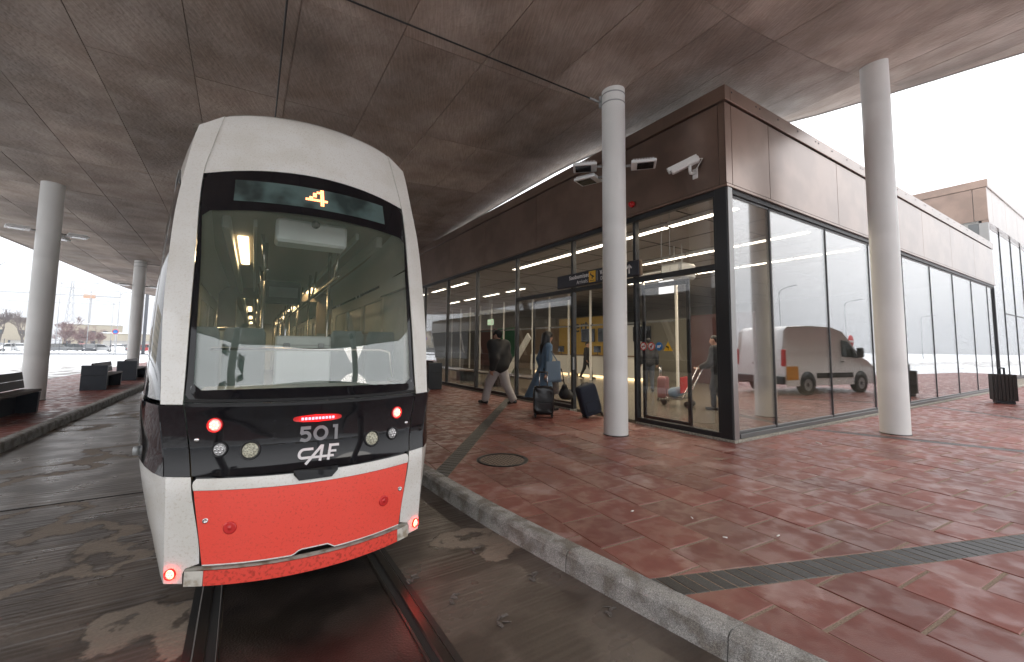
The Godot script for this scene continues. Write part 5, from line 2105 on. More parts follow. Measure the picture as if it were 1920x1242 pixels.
func build_tram_inside(o: Node3D) -> void:
	var s := begin()
	var far := -24.0
	# floor, side linings, ceiling, cove
	box(s, T(-0.92, 0.2, far), T(0.92, 0.26, -4.3))
	box(s, T(-0.6, 0.2, -4.299), T(0.6, 0.26, -3.3))
	obj("inner_floor", s, M.tram_floor, o)
	s = begin()
	box(s, T(-0.78, 2.485, far), T(0.78, 2.52, -3.75))
	obj("inner_ceiling", s, M.tram_ceiling, o)
	for sg in [-1.0, 1.0]:
		s = begin(true)
		surf(s, func(u: float, v: float) -> Vector3:
			var a := v * PI / 2
			var l := lerpf(-3.75, far, u)
			var wmax := inner_w(l)
			return T(sg * (wmax - 0.22 * (1.0 - cos(a))), 2.22 + 0.27 * sin(a), l), 12, 6)
		obj("cove_panel", s, M.tram_inside, o)
		s = begin()
		for seg in 16:
			var l0 := -3.7 - 1.22 * seg
			var wm := inner_w(l0)
			box(s, T(sg * wm - 0.02, 0.26, l0 - 0.22), T(sg * wm + 0.02, 2.17, l0))
			box(s, T(sg * wm - 0.02, 0.26, l0 - 1.22), T(sg * wm + 0.02, 1.12, l0 - 0.221))
			box(s, T(sg * wm - 0.02, 2.02, l0 - 1.22), T(sg * wm + 0.02, 2.17, l0 - 0.221))
		obj("side_lining", s, M.tram_inside, o)
		# glazed part: opaque panes, pale colour stands in for daylight outside
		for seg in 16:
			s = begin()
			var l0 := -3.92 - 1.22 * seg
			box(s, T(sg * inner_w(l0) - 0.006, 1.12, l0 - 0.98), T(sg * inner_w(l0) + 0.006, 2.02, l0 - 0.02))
			obj("inner_pane", s, M.tram_pane_painted_daylight, o)
		# rows of ceiling lights
		for k in 5:
			if sg > 0.0 and k == 4: continue
			s = begin()
			var l0 := (-4.7 if sg < 0.0 else -8.3) - 4.35 * k
			box(s, T(sg * 0.5 - 0.045, 2.455, l0 - 1.5), T(sg * 0.5 + 0.045, 2.483, l0), 0.006)
			obj("ceiling_light", s, M.light_warm, o)
			if k < 5:
				var al := AreaLight3D.new()
				al.name = "saloon_lamp"
				al.area_size = Vector2(0.09, 1.5)
				al.light_energy = TRAM_LIGHT
				al.light_color = Color(1.0, 0.86, 0.66)
				al.shadow_enabled = true
				al.rotation = Vector3(-PI / 2, 0, 0)
				al.position = T(sg * 0.5, 2.445, l0 - 0.75)
				al.set("area_range", 12.0)
				o.add_child(al, true)
		# light troughs
		s = begin()
		box(s, T(sg * 0.60 - 0.03, 2.38, far), T(sg * 0.60 + 0.03, 2.484, -4.0), 0.01)
		box(s, T(sg * 0.40 - 0.015, 2.42, far), T(sg * 0.40 + 0.015, 2.484, -4.0), 0.005)
		obj("light_trough", s, M.tram_inside, o)
		# hand rails
		s = begin(true)
		tube(s, [T(sg * 0.30, 2.12, -4.3), T(sg * 0.30, 2.12, -22.0)], 0.017, 8)
		for k in 9:
			var l := -4.9 - 1.9 * k
			tube(s, [T(sg * 0.30, 0.26, l), T(sg * 0.30, 2.49, l)], 0.017, 8)
			tube(s, [T(sg * 0.30, 2.12, l + 0.3), T(sg * 0.32, 2.26, l + 0.35), T(sg * 0.34, 2.49, l + 0.36)], 0.014, 8)
		tube(s, [T(sg * 0.30, 1.55, -6.2), T(sg * 0.55, 1.62, -5.2), T(sg * 0.85, 1.6, -5.1)], 0.016, 8)
		obj("hand_rail", s, M.rail_chrome, o)
		# seats: backs towards the screen
		for row in 7:
			for c in 2:
				s = begin(true)
				var l := -4.35 - 1.35 * row
				var w: float = sg * (0.30 + 0.34 * c) + sg * 0.13
				if row == 0 and sg > 0: l = -4.45
				var f := func(u: float, v: float) -> Vector3:
					var a := u * TAU
					var hw := 0.165 * (1.0 - 0.05 * v)
					var ex := 0.45
					var cx := signf(cos(a)) * pow(absf(cos(a)), ex) * hw
					var cz := signf(sin(a)) * pow(absf(sin(a)), ex) * 0.038
					var y := 0.68 + 0.94 * v
					var shrink := 1.0 if v < 0.9 else sqrt(maxf(0.0, 1.0 - pow((v - 0.9) / 0.1, 2.0)))
					return T(w + cx * lerpf(0.86, 1.0, shrink) , y - 0.02 * (1.0 - shrink), l - cz * maxf(shrink, 0.05) - 0.10 * (1.0 - v))
				surf(s, f, 20, 14)
				obj("seat_back", s, M.tram_seat, o)
				s = begin()
				box(s, T(w - 0.17, 0.62, l - 0.52), T(w + 0.17, 0.70, l - 0.08), 0.03)
				obj("seat", s, M.tram_seat, o)
	# passenger screen hanging from the ceiling
	s = begin()
	box(s, T(-0.24, 2.10, -7.6), T(0.24, 2.46, -7.5), 0.01)
	var ps := obj("passenger_screen", s, M.black_plastic, o)
	s = begin()
	box(s, T(-0.2, 2.2, -7.499), T(0.2, 2.36, -7.496))
	obj("display", s, M.tram_display, ps)
	# bulkhead at the gangway
	s = begin()
	box(s, T(-0.93, 2.30, -9.1), T(0.93, 2.484, -9.0))
	box(s, T(-0.93, 0.26, -9.1), T(-0.66, 2.299, -9.0))
	box(s, T(0.66, 0.26, -9.1), T(0.93, 2.299, -9.0))
	obj("gangway_frame", s, M.tram_ceiling, o)
	s = begin()
	box(s, T(-0.93, 0.26, far - 0.05), T(0.93, 2.5, far))
	obj("end_wall", s, M.tram_inside, o)
	# grey equipment case above the screen
	s = begin()
	box(s, T(-0.26, 2.27, -3.98), T(0.27, 2.46, -3.74), 0.02)
	obj("equipment_case", s, M.tram_console, o)
	s = begin(true)
	lathe(s, [Vector2(0, 0.03), Vector2(0.025, 0.025), Vector2(0.032, 0.0)], 14, Transform3D(Basis(Vector3(1, 0, 0), PI / 2), T(0.0, 2.385, -3.535)))
	obj("rear_camera", s, M.black_plastic, o)
	# stowage box with latches, sill shelf
	s = begin()
	box(s, T(-0.21, 0.9, -4.15), T(0.21, 1.53, -3.95), 0.012)
	var bx := obj("stowage_box", s, M.tram_console, o)
	s = begin()
	for w in [-0.13, 0.13]:
		box(s, T(w - 0.025, 1.43, -3.95), T(w + 0.025, 1.47, -3.935), 0.006)
	box(s, T(-0.208, 1.452, -3.951), T(0.208, 1.456, -3.946))
	obj("latch", s, M.grey_metal, bx)
	s = begin(true)
	tube(s, [T(-0.62, 1.42, -3.62), T(0.55, 1.42, -3.62), T(0.62, 1.40, -3.6), T(0.64, 1.2, -3.55)], 0.012, 8)
	obj("guard_rail", s, M.rail_chrome, o)
	s = begin()
	box(s, T(-0.66, 1.10, -3.75), T(0.66, 1.15, -3.12), 0.02)
	obj("sill_shelf", s, M.tram_console, o)
# ------------------------------------------------------------------ people: capsule fields meshed as surface nets
func bone_d(p: Vector3, b: Array) -> float:
	var a: Vector3 = b[0]
	var ab: Vector3 = b[1] - a
	var t := clampf((p - a).dot(ab) / maxf(ab.length_squared(), 1e-9), 0.0, 1.0)
	return p.distance_to(a + ab * t) - lerpf(b[2], b[3], t)

# bones: [from, to, radius, radius, optional flattening]; cell in metres; k the blend
func net(s: SurfaceTool, bones: Array, cell: float, k: float) -> void:
	var field := {}
	var cells := {}
	var corner := func(c: Vector3i) -> float:
		if field.has(c): return field[c]
		var p := Vector3(c) * cell
		var d := 1.0
		for b in bones:
			var mid: Vector3 = (b[0] + b[1]) * 0.5
			if p.distance_to(mid) > b[4] + 0.12 : continue
			var e := bone_d(p, b)
			var h := maxf(k - absf(d - e), 0.0) / k
			d = minf(d, e) - h * h * k * 0.25
		field[c] = d
		return d
	for b in bones:
		if b.size() < 5: b.append(b[0].distance_to(b[1]) * 0.5 + maxf(b[2], b[3]))
	for b in bones:
		var r: float = maxf(b[2], b[3]) + cell * 1.5 + k * 0.4
		var lo := Vector3i(((b[0].min(b[1]) - Vector3.ONE * r) / cell).floor())
		var hi := Vector3i(((b[0].max(b[1]) + Vector3.ONE * r) / cell).ceil())
		for x in range(lo.x, hi.x + 1):
			for y in range(lo.y, hi.y + 1):
				for z in range(lo.z, hi.z + 1):
					var c := Vector3i(x, y, z)
					if cells.has(c): continue
					var e := bone_d((Vector3(c) + Vector3.ONE * 0.5) * cell, b)
					if absf(e) < cell * 1.6 + k * 0.4:
						cells[c] = -1
	var verts := []
	for c in cells:
		var sum := Vector3.ZERO
		var n := 0
		var v := []
		for i in 8:
			v.append(corner.call(c + Vector3i(i & 1, (i >> 1) & 1, (i >> 2) & 1)))
		for e in [[0, 1], [2, 3], [4, 5], [6, 7], [0, 2], [1, 3], [4, 6], [5, 7], [0, 4], [1, 5], [2, 6], [3, 7]]:
			var a: float = v[e[0]]
			var b: float = v[e[1]]
			if (a < 0.0) != (b < 0.0):
				var t := a / (a - b)
				var pa := Vector3(e[0] & 1, (e[0] >> 1) & 1, (e[0] >> 2) & 1)
				var pb := Vector3(e[1] & 1, (e[1] >> 1) & 1, (e[1] >> 2) & 1)
				sum += pa.lerp(pb, t)
				n += 1
		if n > 0:
			cells[c] = verts.size()
			verts.append((Vector3(c) + sum / n) * cell)
	for c in cells:
		if cells[c] < 0: continue
		for ax in 3:
			var d := Vector3i.ZERO
			d[ax] = 1
			var u := Vector3i.ZERO
			u[(ax + 1) % 3] = 1
			var w := Vector3i.ZERO
			w[(ax + 2) % 3] = 1
			# edge from corner c along ax, shared by four cells
			var f0: float = corner.call(c)
			var f1: float = corner.call(c + d)
			if (f0 < 0.0) == (f1 < 0.0): continue
			var q := [c, c - u, c - u - w, c - w]
			var ok := true
			for e in q:
				if not cells.has(e) or cells[e] < 0: ok = false
			if not ok: continue
			var P := []
			for e in q: P.append(verts[cells[e]])
			if f0 < 0.0: quad(s, P[0], P[3], P[2], P[1])
			else: quad(s, P[0], P[1], P[2], P[3])

func net_obj(called: String, bones: Array, cell: float, k: float, m: Material, parent: Node) -> MeshInstance3D:
	var s := begin(true)
	var bb := []
	for b in bones: bb.append(b.duplicate())
	net(s, bb, cell, k)
	return obj(called, s, m, parent)

func hand_bones(wrist: Vector3, dirv: Vector3, palm_n: Vector3, curl: float, sc: float) -> Array:
	var f := dirv.normalized()
	var n := (palm_n - f * palm_n.dot(f)).normalized()
	var side := f.cross(n)
	var r := []
	var knuck := wrist + f * 0.088 * sc
	for k in 4:
		var off := side * (0.030 - 0.02 * k) * sc
		r.append([wrist + off * 0.5, knuck + off, 0.013 * sc, 0.011 * sc])
		var len: float = [0.036, 0.042, 0.040, 0.031][k]
		var p := knuck + off
		var ang := 0.25
		for j in 3:
			ang += curl
			var d := f * cos(ang) + n * sin(ang)
			var q: Vector3 = p + d * len * [1.1, 0.75, 0.6][j] * sc
			r.append([p, q, 0.0092 * sc, 0.0082 * sc])
			p = q
	var t0 := wrist + f * 0.025 * sc + side * 0.026 * sc
	var t1 := t0 + (f * 0.7 + side * 0.55 + n * 0.5).normalized() * 0.042 * sc
	r.append([t0, t1, 0.012 * sc, 0.010 * sc])
	r.append([t1, t1 + (f * 0.8 + n * 0.6).normalized() * 0.03 * sc, 0.010 * sc, 0.0085 * sc])
	return r

# a standing or walking figure. own axes: +z is forward, x to its left, y up
func person(label: String, at: Vector3, dirv: Vector3, h: float, opt: Dictionary) -> Node3D:
	var o := thing("person", label, "person", at, atan2(dirv.x, dirv.z))
	var q: float = h / 1.78
	var cell: float = opt.get("cell", 0.02)
	var stride: float = opt.get("stride", 0.3)
	var wide: float = opt.get("wide", 1.0)
	var P := func(x: float, y: float, z: float) -> Vector3: return Vector3(x, y, z) * q
	var drop := 0.9 - sqrt(maxf(0.9 * 0.9 - stride * stride, 0.1))
	var hipy := 0.93 - drop
	var sh := 1.44 - drop
	var lean: float = opt.get("lean", 0.03)
	var hipL: Vector3 = P.call(0.09, hipy, 0)
	var hipR: Vector3 = P.call(-0.09, hipy, 0)
	var sep: float = opt.get("sep", 0.09)
	# left leg leads, right leg trails
	var anL: Vector3 = P.call(sep, 0.085, stride)
	var anR: Vector3 = P.call(-sep, 0.11 if stride > 0.1 else 0.085, -stride)
	var knL: Vector3 = (hipL + anL) * 0.5 + P.call(0, 0.02, 0.05)
	var knR: Vector3 = (hipR + anR) * 0.5 + P.call(0, 0.0, 0.06)
	var toeL: Vector3 = anL + P.call(0.02, -0.05, 0.16)
	var toeR: Vector3 = anR + P.call(-0.02, -0.075, 0.15)
	var heelL: Vector3 = anL + P.call(0, -0.045, -0.05)
	var heelR: Vector3 = anR + P.call(0, -0.03, -0.05)
	var chest: Vector3 = P.call(0, 1.28 - drop, lean * 0.8)
	var neck: Vector3 = P.call(0, 1.50 - drop, lean + 0.01)
	var head: Vector3 = P.call(0, 1.65 - drop, lean + 0.035)
	var shL: Vector3 = P.call(0.175 * wide, sh, lean)
	var shR: Vector3 = P.call(-0.175 * wide, sh, lean)
	var elL: Vector3 = opt.get("elL", P.call(0.25 * wide, 1.16 - drop, -0.08))
	var elR: Vector3 = opt.get("elR", P.call(-0.25 * wide, 1.16 - drop, 0.02))
	var wrL: Vector3 = opt.get("wrL", P.call(0.27 * wide, 0.93 - drop, -0.02))
	var wrR: Vector3 = opt.get("wrR", P.call(-0.27 * wide, 0.92 - drop, 0.10))
	var legs := [[hipL, knL, 0.088 * q, 0.06 * q], [knL, anL, 0.058 * q, 0.038 * q], [hipR, knR, 0.088 * q, 0.06 * q], [knR, anR, 0.058 * q, 0.038 * q]]
	var torso := [[P.call(0.06, hipy + 0.02, 0), P.call(-0.06, hipy + 0.02, 0), 0.10 * q, 0.10 * q], [P.call(0.05, hipy + 0.05, 0), P.call(0.06, 1.2 - drop, lean * 0.6), 0.095 * q * wide, 0.105 * q * wide], [P.call(-0.05, hipy + 0.05, 0), P.call(-0.06, 1.2 - drop, lean * 0.6), 0.095 * q * wide, 0.105 * q * wide], [P.call(0.08, 1.2 - drop, lean * 0.6), P.call(0.09 * wide, 1.38 - drop, lean), 0.105 * q, 0.09 * q], [P.call(-0.08, 1.2 - drop, lean * 0.6), P.call(-0.09 * wide, 1.38 - drop, lean), 0.105 * q, 0.09 * q], [shL, shR, 0.062 * q, 0.062 * q]]
	var arms := [[shL, elL, 0.052 * q, 0.041 * q], [elL, wrL, 0.040 * q, 0.028 * q], [shR, elR, 0.052 * q, 0.041 * q], [elR, wrR, 0.040 * q, 0.028 * q]]
	var feet := [[heelL, toeL, 0.042 * q, 0.034 * q], [heelR, toeR, 0.042 * q, 0.034 * q], [anL, heelL, 0.04 * q, 0.04 * q], [anR, heelR, 0.04 * q, 0.04 * q]]
	var skull := [[head + P.call(0, 0.035, -0.012), head + P.call(0, 0.03, 0.015), 0.083 * q, 0.078 * q], [head + P.call(0, -0.03, 0.03), head + P.call(0, -0.068, 0.045), 0.058 * q, 0.042 * q], [head + P.call(0, -0.005, 0.085), head + P.call(0, -0.03, 0.102), 0.011 * q, 0.015 * q], [head + P.call(0.077, -0.01, -0.005), head + P.call(0.08, 0.02, -0.01), 0.011 * q, 0.013 * q], [head + P.call(-0.077, -0.01, -0.005), head + P.call(-0.08, 0.02, -0.01), 0.011 * q, 0.013 * q], [neck + P.call(0, -0.05, 0), head + P.call(0, -0.04, -0.015), 0.055 * q, 0.05 * q]]
	var body := begin(true)
	var all := []
	for l in [legs, torso, arms, skull]:
		for b in l: all.append([b[0], b[1], b[2] * 0.94, b[3] * 0.94])
	net(body, all, cell, 0.04 * q)
	if opt.get("hands", false):
		for hd in [[wrL, elL, opt.get("curlL", 0.35), 1.0], [wrR, elR, opt.get("curlR", 0.35), -1.0]]:
			net(body, hand_bones(hd[0], hd[0] - hd[1], Vector3(-hd[3], 0, 0.2), hd[2], q), 0.008, 0.008)
	else:
		for hd in [[wrL, elL], [wrR, elR]]:
			var hb := hand_bones(hd[0], hd[0] - hd[1], Vector3(0.2, 0, 1), 0.3, q)
			net(body, hb, 0.011, 0.008)
	obj("body", body, M.skin, o)
	# clothes
	var up := []
	var puff: float = opt.get("puff", 0.018)
	for l in [torso, arms]:
		for b in l: up.append([b[0], b[1], b[2] + puff, b[3] + puff])
	# the sleeves stop at the wrist
	var nt := torso.size()
	up[nt + 1][1] = elL.lerp(wrL, 0.93)
	up[nt + 3][1] = elR.lerp(wrR, 0.93)
	up.append([neck + P.call(0, -0.06, -0.01), neck + P.call(0, -0.01, -0.005), 0.07 * q, 0.064 * q])
	if opt.get("blouson", false):
		# wide jacket that gathers at the hem
		up.append([P.call(0.15, hipy + 0.08, 0.0), P.call(-0.15, hipy + 0.08, 0.0), 0.108 * q, 0.108 * q])
		up.append([P.call(0.17, hipy + 0.26, 0.0), P.call(-0.17, hipy + 0.26, 0.0), 0.112 * q, 0.112 * q])
		up.append([P.call(0.18, hipy + 0.42, 0.01), P.call(-0.18, hipy + 0.42, 0.01), 0.108 * q, 0.108 * q])
	var tr := []
	var leg_puff: float = opt.get("leg_puff", 0.016)
	for b in legs: tr.append([b[0], b[1], b[2] + leg_puff, b[3] + leg_puff * 1.4])
	tr[1][1] = knL.lerp(anL, 0.93)
	tr[3][1] = knR.lerp(anR, 0.93)
	tr.append([torso[0][0], torso[0][1], torso[0][2] + 0.012, torso[0][3] + 0.012])
	net_obj("trousers", tr, cell, 0.03 * q, opt.trousers, o)
	net_obj("jacket", up, cell, (0.10 if opt.get("blouson", false) else 0.04) * q, opt.jacket, o)
	net_obj("shoes", feet, minf(cell, 0.015), 0.02, opt.get("shoes", M.black_plastic), o)
	var hair := []
	if opt.get("hair", "") == "cap":
		hair = [[head + P.call(0, 0.055, -0.02), head + P.call(0, 0.055, 0.01), 0.088 * q, 0.086 * q], [head + P.call(0, 0.05, 0.08), head + P.call(0, 0.035, 0.14), 0.03 * q, 0.02 * q], [head + P.call(0, 0.0, -0.045), head + P.call(0, 0.03, -0.04), 0.06 * q, 0.07 * q]]
		net_obj("cap", hair, 0.01, 0.03, M.jacket_black, o)
	elif opt.get("hair", "") == "long":
		hair = [[head + P.call(0, 0.05, -0.02), head + P.call(0, 0.048, 0.018), 0.092 * q, 0.088 * q], [head + P.call(0.03, 0.03, -0.06), head + P.call(0.035, -0.22, -0.10), 0.075 * q, 0.065 * q], [head + P.call(-0.03, 0.03, -0.06), head + P.call(-0.035, -0.22, -0.10), 0.075 * q, 0.065 * q], [head + P.call(0.0, -0.2, -0.11), head + P.call(0.0, -0.42, -0.13), 0.075 * q, 0.035 * q], [head + P.call(-0.075, 0.02, 0.0), head + P.call(-0.10, -0.24, -0.01), 0.035 * q, 0.028 * q], [head + P.call(0.075, 0.02, 0.0), head + P.call(0.10, -0.24, -0.01), 0.035 * q, 0.028 * q], [head + P.call(-0.04, 0.075, 0.06), head + P.call(0.04, 0.075, 0.06), 0.03 * q, 0.03 * q]]
		net_obj("hair", hair, 0.012, 0.03, M.hair_black, o)
	elif opt.get("hair", "") == "short":
		hair = [[head + P.call(0, 0.05, -0.025), head + P.call(0, 0.058, 0.0), 0.084 * q, 0.078 * q], [head + P.call(0, 0.0, -0.05), head + P.call(0, 0.03, -0.04), 0.055 * q, 0.065 * q]]
		net_obj("hair", hair, 0.014, 0.03, M.hair_black, o)
	o.set_meta("joints", [wrL, wrR, shL, shR, neck, head, hipy * q, q])
	return o

func build_people() -> void:
	# man with the cap, walking away to the left
	var st := 0.335
	var o := person("man in black jacket, cap and light grey trousers walking away along the glass", Vector3(5.66, 0, -9.52), Vector3(-0.34, 0, -0.94), 1.98, {"stride": st, "sep": 0.11, "jacket": M.jacket_black, "trousers": M.trousers_grey, "hair": "cap", "hands": true, "blouson": true, "elL": Vector3(0.34, 1.17, -0.10), "elR": Vector3(-0.34, 1.17, 0.0), "wrL": Vector3(0.36, 0.92, -0.06), "wrR": Vector3(-0.36, 0.92, 0.08), "wide": 1.36, "puff": 0.052, "leg_puff": 0.042, "cell": 0.018})
	var s := begin(true)
	# reflective piping across the back
	tube(s, [Vector3(-0.25, 1.41, -0.095), Vector3(-0.13, 1.425, -0.137), Vector3(0.0, 1.41, -0.148), Vector3(0.09, 1.38, -0.147), Vector3(0.14, 1.33, -0.143)], 0.007, 6)
	obj("reflective_piping", s, M.sign_white, o.get_node("jacket"))
	# woman in blue, profile to the right, drawing a case
	o = person("woman in long blue coat with long black hair pulling a black suitcase", Vector3(5.98, 0, -7.98), Vector3(0.93, 0, 0.36), 1.86, {"stride": 0.16, "sep": 0.06, "jacket": M.coat_blue, "trousers": M.hair_black, "hair": "long", "hands": true, "curlR": 0.75, "elR": Vector3(-0.25, 1.12, 0.0), "wrR": Vector3(-0.34, 0.88, -0.06), "puff": 0.022, "cell": 0.018})
	# coat skirt flaring out behind her
	s = begin(true)
	surf(s, func(u: float, v: float) -> Vector3:
		var a := u * TAU
		var fold := 1.0 + 0.06 * sin(a * 7.0) * (1.0 - v)
		var y := lerpf(0.36, 1.02, v)
		var back := maxf(0.0, -cos(a)) * (1.0 - v)
		return Vector3(sin(a) * lerpf(0.27, 0.17, v) * fold, y - 0.03 * back, cos(a) * lerpf(0.22, 0.135, v) * fold - 0.24 * back - 0.02), 36, 10)
	obj("coat_skirt", s, M.coat_blue, o)
	# things she carries
	var t := thing("tote_bag", "grey blue tote bag hanging from the shoulder of the woman in blue", "bag", Vector3(5.98, 0, -7.98), atan2(0.93, 0.36))
	s = begin(true)
	surf(s, func(u: float, v: float) -> Vector3:
		var a := u * TAU
		var y := lerpf(0.70, 1.16, v)
		var th := lerpf(0.055, 0.02, v)
		return Vector3(-0.335 + signf(cos(a)) * pow(absf(cos(a)), 0.5) * th, y + 0.01 * sin(a * 3), 0.10 + signf(sin(a)) * pow(absf(sin(a)), 0.4) * lerpf(0.19, 0.165, v)), 32, 8)
	surf(s, func(u: float, v: float) -> Vector3:
		var a := u * TAU
		return Vector3(-0.335 + signf(cos(a)) * pow(absf(cos(a)), 0.5) * 0.055 * v, 0.70 + 0.01 * sin(a * 3), 0.10 + signf(sin(a)) * pow(absf(sin(a)), 0.4) * 0.19 * v), 32, 2)
	obj("pouch", s, M.tote_blue, t)
	s = begin(true)
	tube(s, [Vector3(-0.335, 1.15, 0.0), Vector3(-0.27, 1.40, 0.03), Vector3(-0.20, 1.485, 0.04), Vector3(-0.25, 1.40, 0.07), Vector3(-0.335, 1.15, 0.2)], 0.013, 8)
	obj("strap", s, M.tote_blue, t)
	t = thing("shoulder_bag", "black bag hanging low behind the woman in blue", "bag", Vector3(6.30, 0, -7.60), 0.6)
	net_obj("pouch", [[Vector3(-0.16, 0.42, 0), Vector3(0.18, 0.36, 0.02), 0.12, 0.10], [Vector3(-0.2, 0.6, 0.02), Vector3(-0.1, 0.45, 0), 0.06, 0.11], [Vector3(0.2, 0.36, 0), Vector3(0.30, 0.46, 0.0), 0.07, 0.04]], 0.02, 0.06, M.jacket_black, t)
	s = begin(true)
	tube(s, [Vector3(-0.2, 0.62, 0.02), Vector3(-0.24, 0.82, 0.0), Vector3(-0.26, 1.0, -0.04)], 0.014, 6)
	obj("strap", s, M.jacket_black, t)
	suitcase("black shiny trolley suitcase with raised handle pulled by the woman in blue", Vector3(5.42, 0, -7.28), atan2(-0.55, 0.83), 0.44, 0.60, 0.26, 0.0, M.suit_vinyl, true)
	suitcase("navy fabric suitcase leaning beside the middle column in the doorway", Vector3(6.38, 0, -6.80), atan2(-0.85, 0.53) + 0.75, 0.42, 0.66, 0.26, 0.28, M.suit_navy, false)
	# people in the hall
	person("man in black walking past the white desk behind the open door", Vector3(14.2, 0.012, -15.6), Vector3(0.5, 0, 0.86), 1.80, {"stride": 0.25, "jacket": M.jacket_black, "trousers": M.jacket_black, "hair": "short", "cell": 0.026})
	o = person("man in dark jacket and jeans seen from behind inside the right pane", Vector3(11.9, 0.012, -9.9), Vector3(0.7, 0, -0.72), 1.84, {"stride": 0.1, "jacket": M.coat_dark, "trousers": M.jeans, "hair": "short", "cell": 0.026, "puff": 0.04})
	person("man in dark coat with a luggage trolley inside by the corner post", Vector3(9.75, 0.012, -6.05), Vector3(-0.3, 0, -0.95), 1.80, {"stride": 0.08, "jacket": M.jacket_black, "trousers": M.coat_dark, "hair": "short", "cell": 0.026, "puff": 0.04, "elL": Vector3(0.25, 1.12, 0.1), "wrL": Vector3(0.2, 1.02, 0.32), "elR": Vector3(-0.25, 1.12, 0.1), "wrR": Vector3(-0.2, 1.02, 0.32)})
	suitcase("pink trolley suitcase inside behind the entrance stickers", Vector3(10.15, 0.012, -7.95), 0.4, 0.42, 0.62, 0.26, 0.0, M.suit_pink, true)
	# luggage trolley
	t = thing("luggage_trolley", "airport luggage trolley with red front inside by the corner post", "trolley", Vector3(9.55, 0.012, -6.75), 0.3)
	s = begin(true)
	for x in [-0.22, 0.22]:
		tube(s, [Vector3(x, 1.0, 0.32), Vector3(x, 0.2, -0.05), Vector3(x, 0.17, -0.65)], 0.018, 8)
	tube(s, [Vector3(-0.22, 1.0, 0.32), Vector3(0.22, 1.0, 0.32)], 0.02, 8)
	tube(s, [Vector3(-0.22, 0.19, -0.3), Vector3(0.22, 0.19, -0.3)], 0.016, 8)
	obj("frame", s, M.chrome, t)
	s = begin()
	box(s, Vector3(-0.24, 0.35, -0.1), Vector3(0.24, 0.75, -0.07), 0.01)
	obj("panel", s, M.sign_red, t)
	for x in [-0.2, 0.0, 0.2]:
		s = begin(true)
		lathe(s, [Vector2(0, -0.02), Vector2(0.075, -0.018), Vector2(0.08, 0), Vector2(0.075, 0.018), Vector2(0, 0.02)], 16, Transform3D(Basis(Vector3(0, 0, 1), PI / 2), Vector3(x, 0.08, -0.6 if x == 0.0 else 0.05)))
		obj("wheel", s, M.black_rubber, t)
	t = thing("travel_bag", "pale grey travel bag lying on the luggage trolley", "bag", Vector3(9.5, 0.23, -7.05), 0.3)
	net_obj("pouch", [[Vector3(-0.2, 0.13, 0), Vector3(0.2, 0.13, 0), 0.13, 0.13]], 0.03, 0.03, M.tote_blue, t)

func suitcase(label: String, at: Vector3, turn: float, w: float, h: float, d: float, tilt: float, m: Material, handle: bool) -> void:
	var o := thing("suitcase", label, "suitcase", at, turn)
	var tf := Transform3D(Basis(Vector3(0, 0, 1), tilt), Vector3(0, 0, 0))
	var s := begin(true)
	# rounded soft body
	var f := func(u: float, v: float) -> Vector3:
		var a := u * TAU
		var b := lerpf(-PI / 2, PI / 2, v)
		var e := 0.32
		var cb := signf(cos(b)) * pow(absf(cos(b)), e)
		var x := signf(cos(a)) * pow(absf(cos(a)), e) * cb * w * 0.5
		var z := signf(sin(a)) * pow(absf(sin(a)), e) * cb * d * 0.5
		var y := signf(sin(b)) * pow(absf(sin(b)), e) * h * 0.5 + h * 0.5 + 0.06
		var wr := 0.004 * sin(y * 40.0 + x * 30.0) * (1.0 if m == M.suit_vinyl else 0.2)
		return tf * Vector3(x, y + wr, z + wr * 2.0)
	surf(s, f, 40, 28)
	obj("shell", s, m, o)
	s = begin(true)
	var zz := d * 0.5 + 0.004
	tube(s, [tf * Vector3(-w * 0.36, 0.15, zz), tf * Vector3(-w * 0.36, h * 0.55, zz), tf * Vector3(w * 0.36, h * 0.55, zz), tf * Vector3(w * 0.36, 0.15, zz), tf * Vector3(-w * 0.36, 0.15, zz)], 0.006, 6)
	obj("zip", s, M.black_rubber, o)
	for x in [-1, 1]:
		for z in [-1, 1]:
			s = begin(true)
			lathe(s, [Vector2(0, -0.014), Vector2(0.03, -0.012), Vector2(0.032, 0), Vector2(0.03, 0.012), Vector2(0, 0.014)], 14, Transform3D(Basis(Vector3(0, 0, 1), PI / 2), tf * Vector3(x * w * 0.4, 0.032, z * d * 0.38)))
			obj("wheel", s, M.black_rubber, o)
	s = begin()
	for x in [-1, 1]:
		box(s, Vector3(x * w * 0.4 - 0.025, 0.04, -d * 0.42), Vector3(x * w * 0.4 + 0.025, 0.09, d * 0.42), 0.008, tf)
	obj("wheel_housing", s, M.black_plastic, o)
	s = begin(true)
	var hh := h + 0.06
	if handle:
		for x in [-0.085, 0.085]:
			tube(s, [tf * Vector3(x, hh - 0.05, -d * 0.3), tf * Vector3(x, hh + 0.27, -d * 0.3)], 0.012, 8)
		obj("handle_bars", s, M.chrome, o)
		s = begin(true)
		tube(s, [tf * Vector3(-0.10, hh + 0.28, -d * 0.3), tf * Vector3(0.10, hh + 0.28, -d * 0.3)], 0.017, 8)
	else:
		tube(s, [tf * Vector3(-0.08, hh - 0.02, 0), tf * Vector3(-0.07, hh + 0.03, 0), tf * Vector3(0.07, hh + 0.03, 0), tf * Vector3(0.08, hh - 0.02, 0)], 0.012, 8)
	obj("handle", s, M.black_plastic, o)
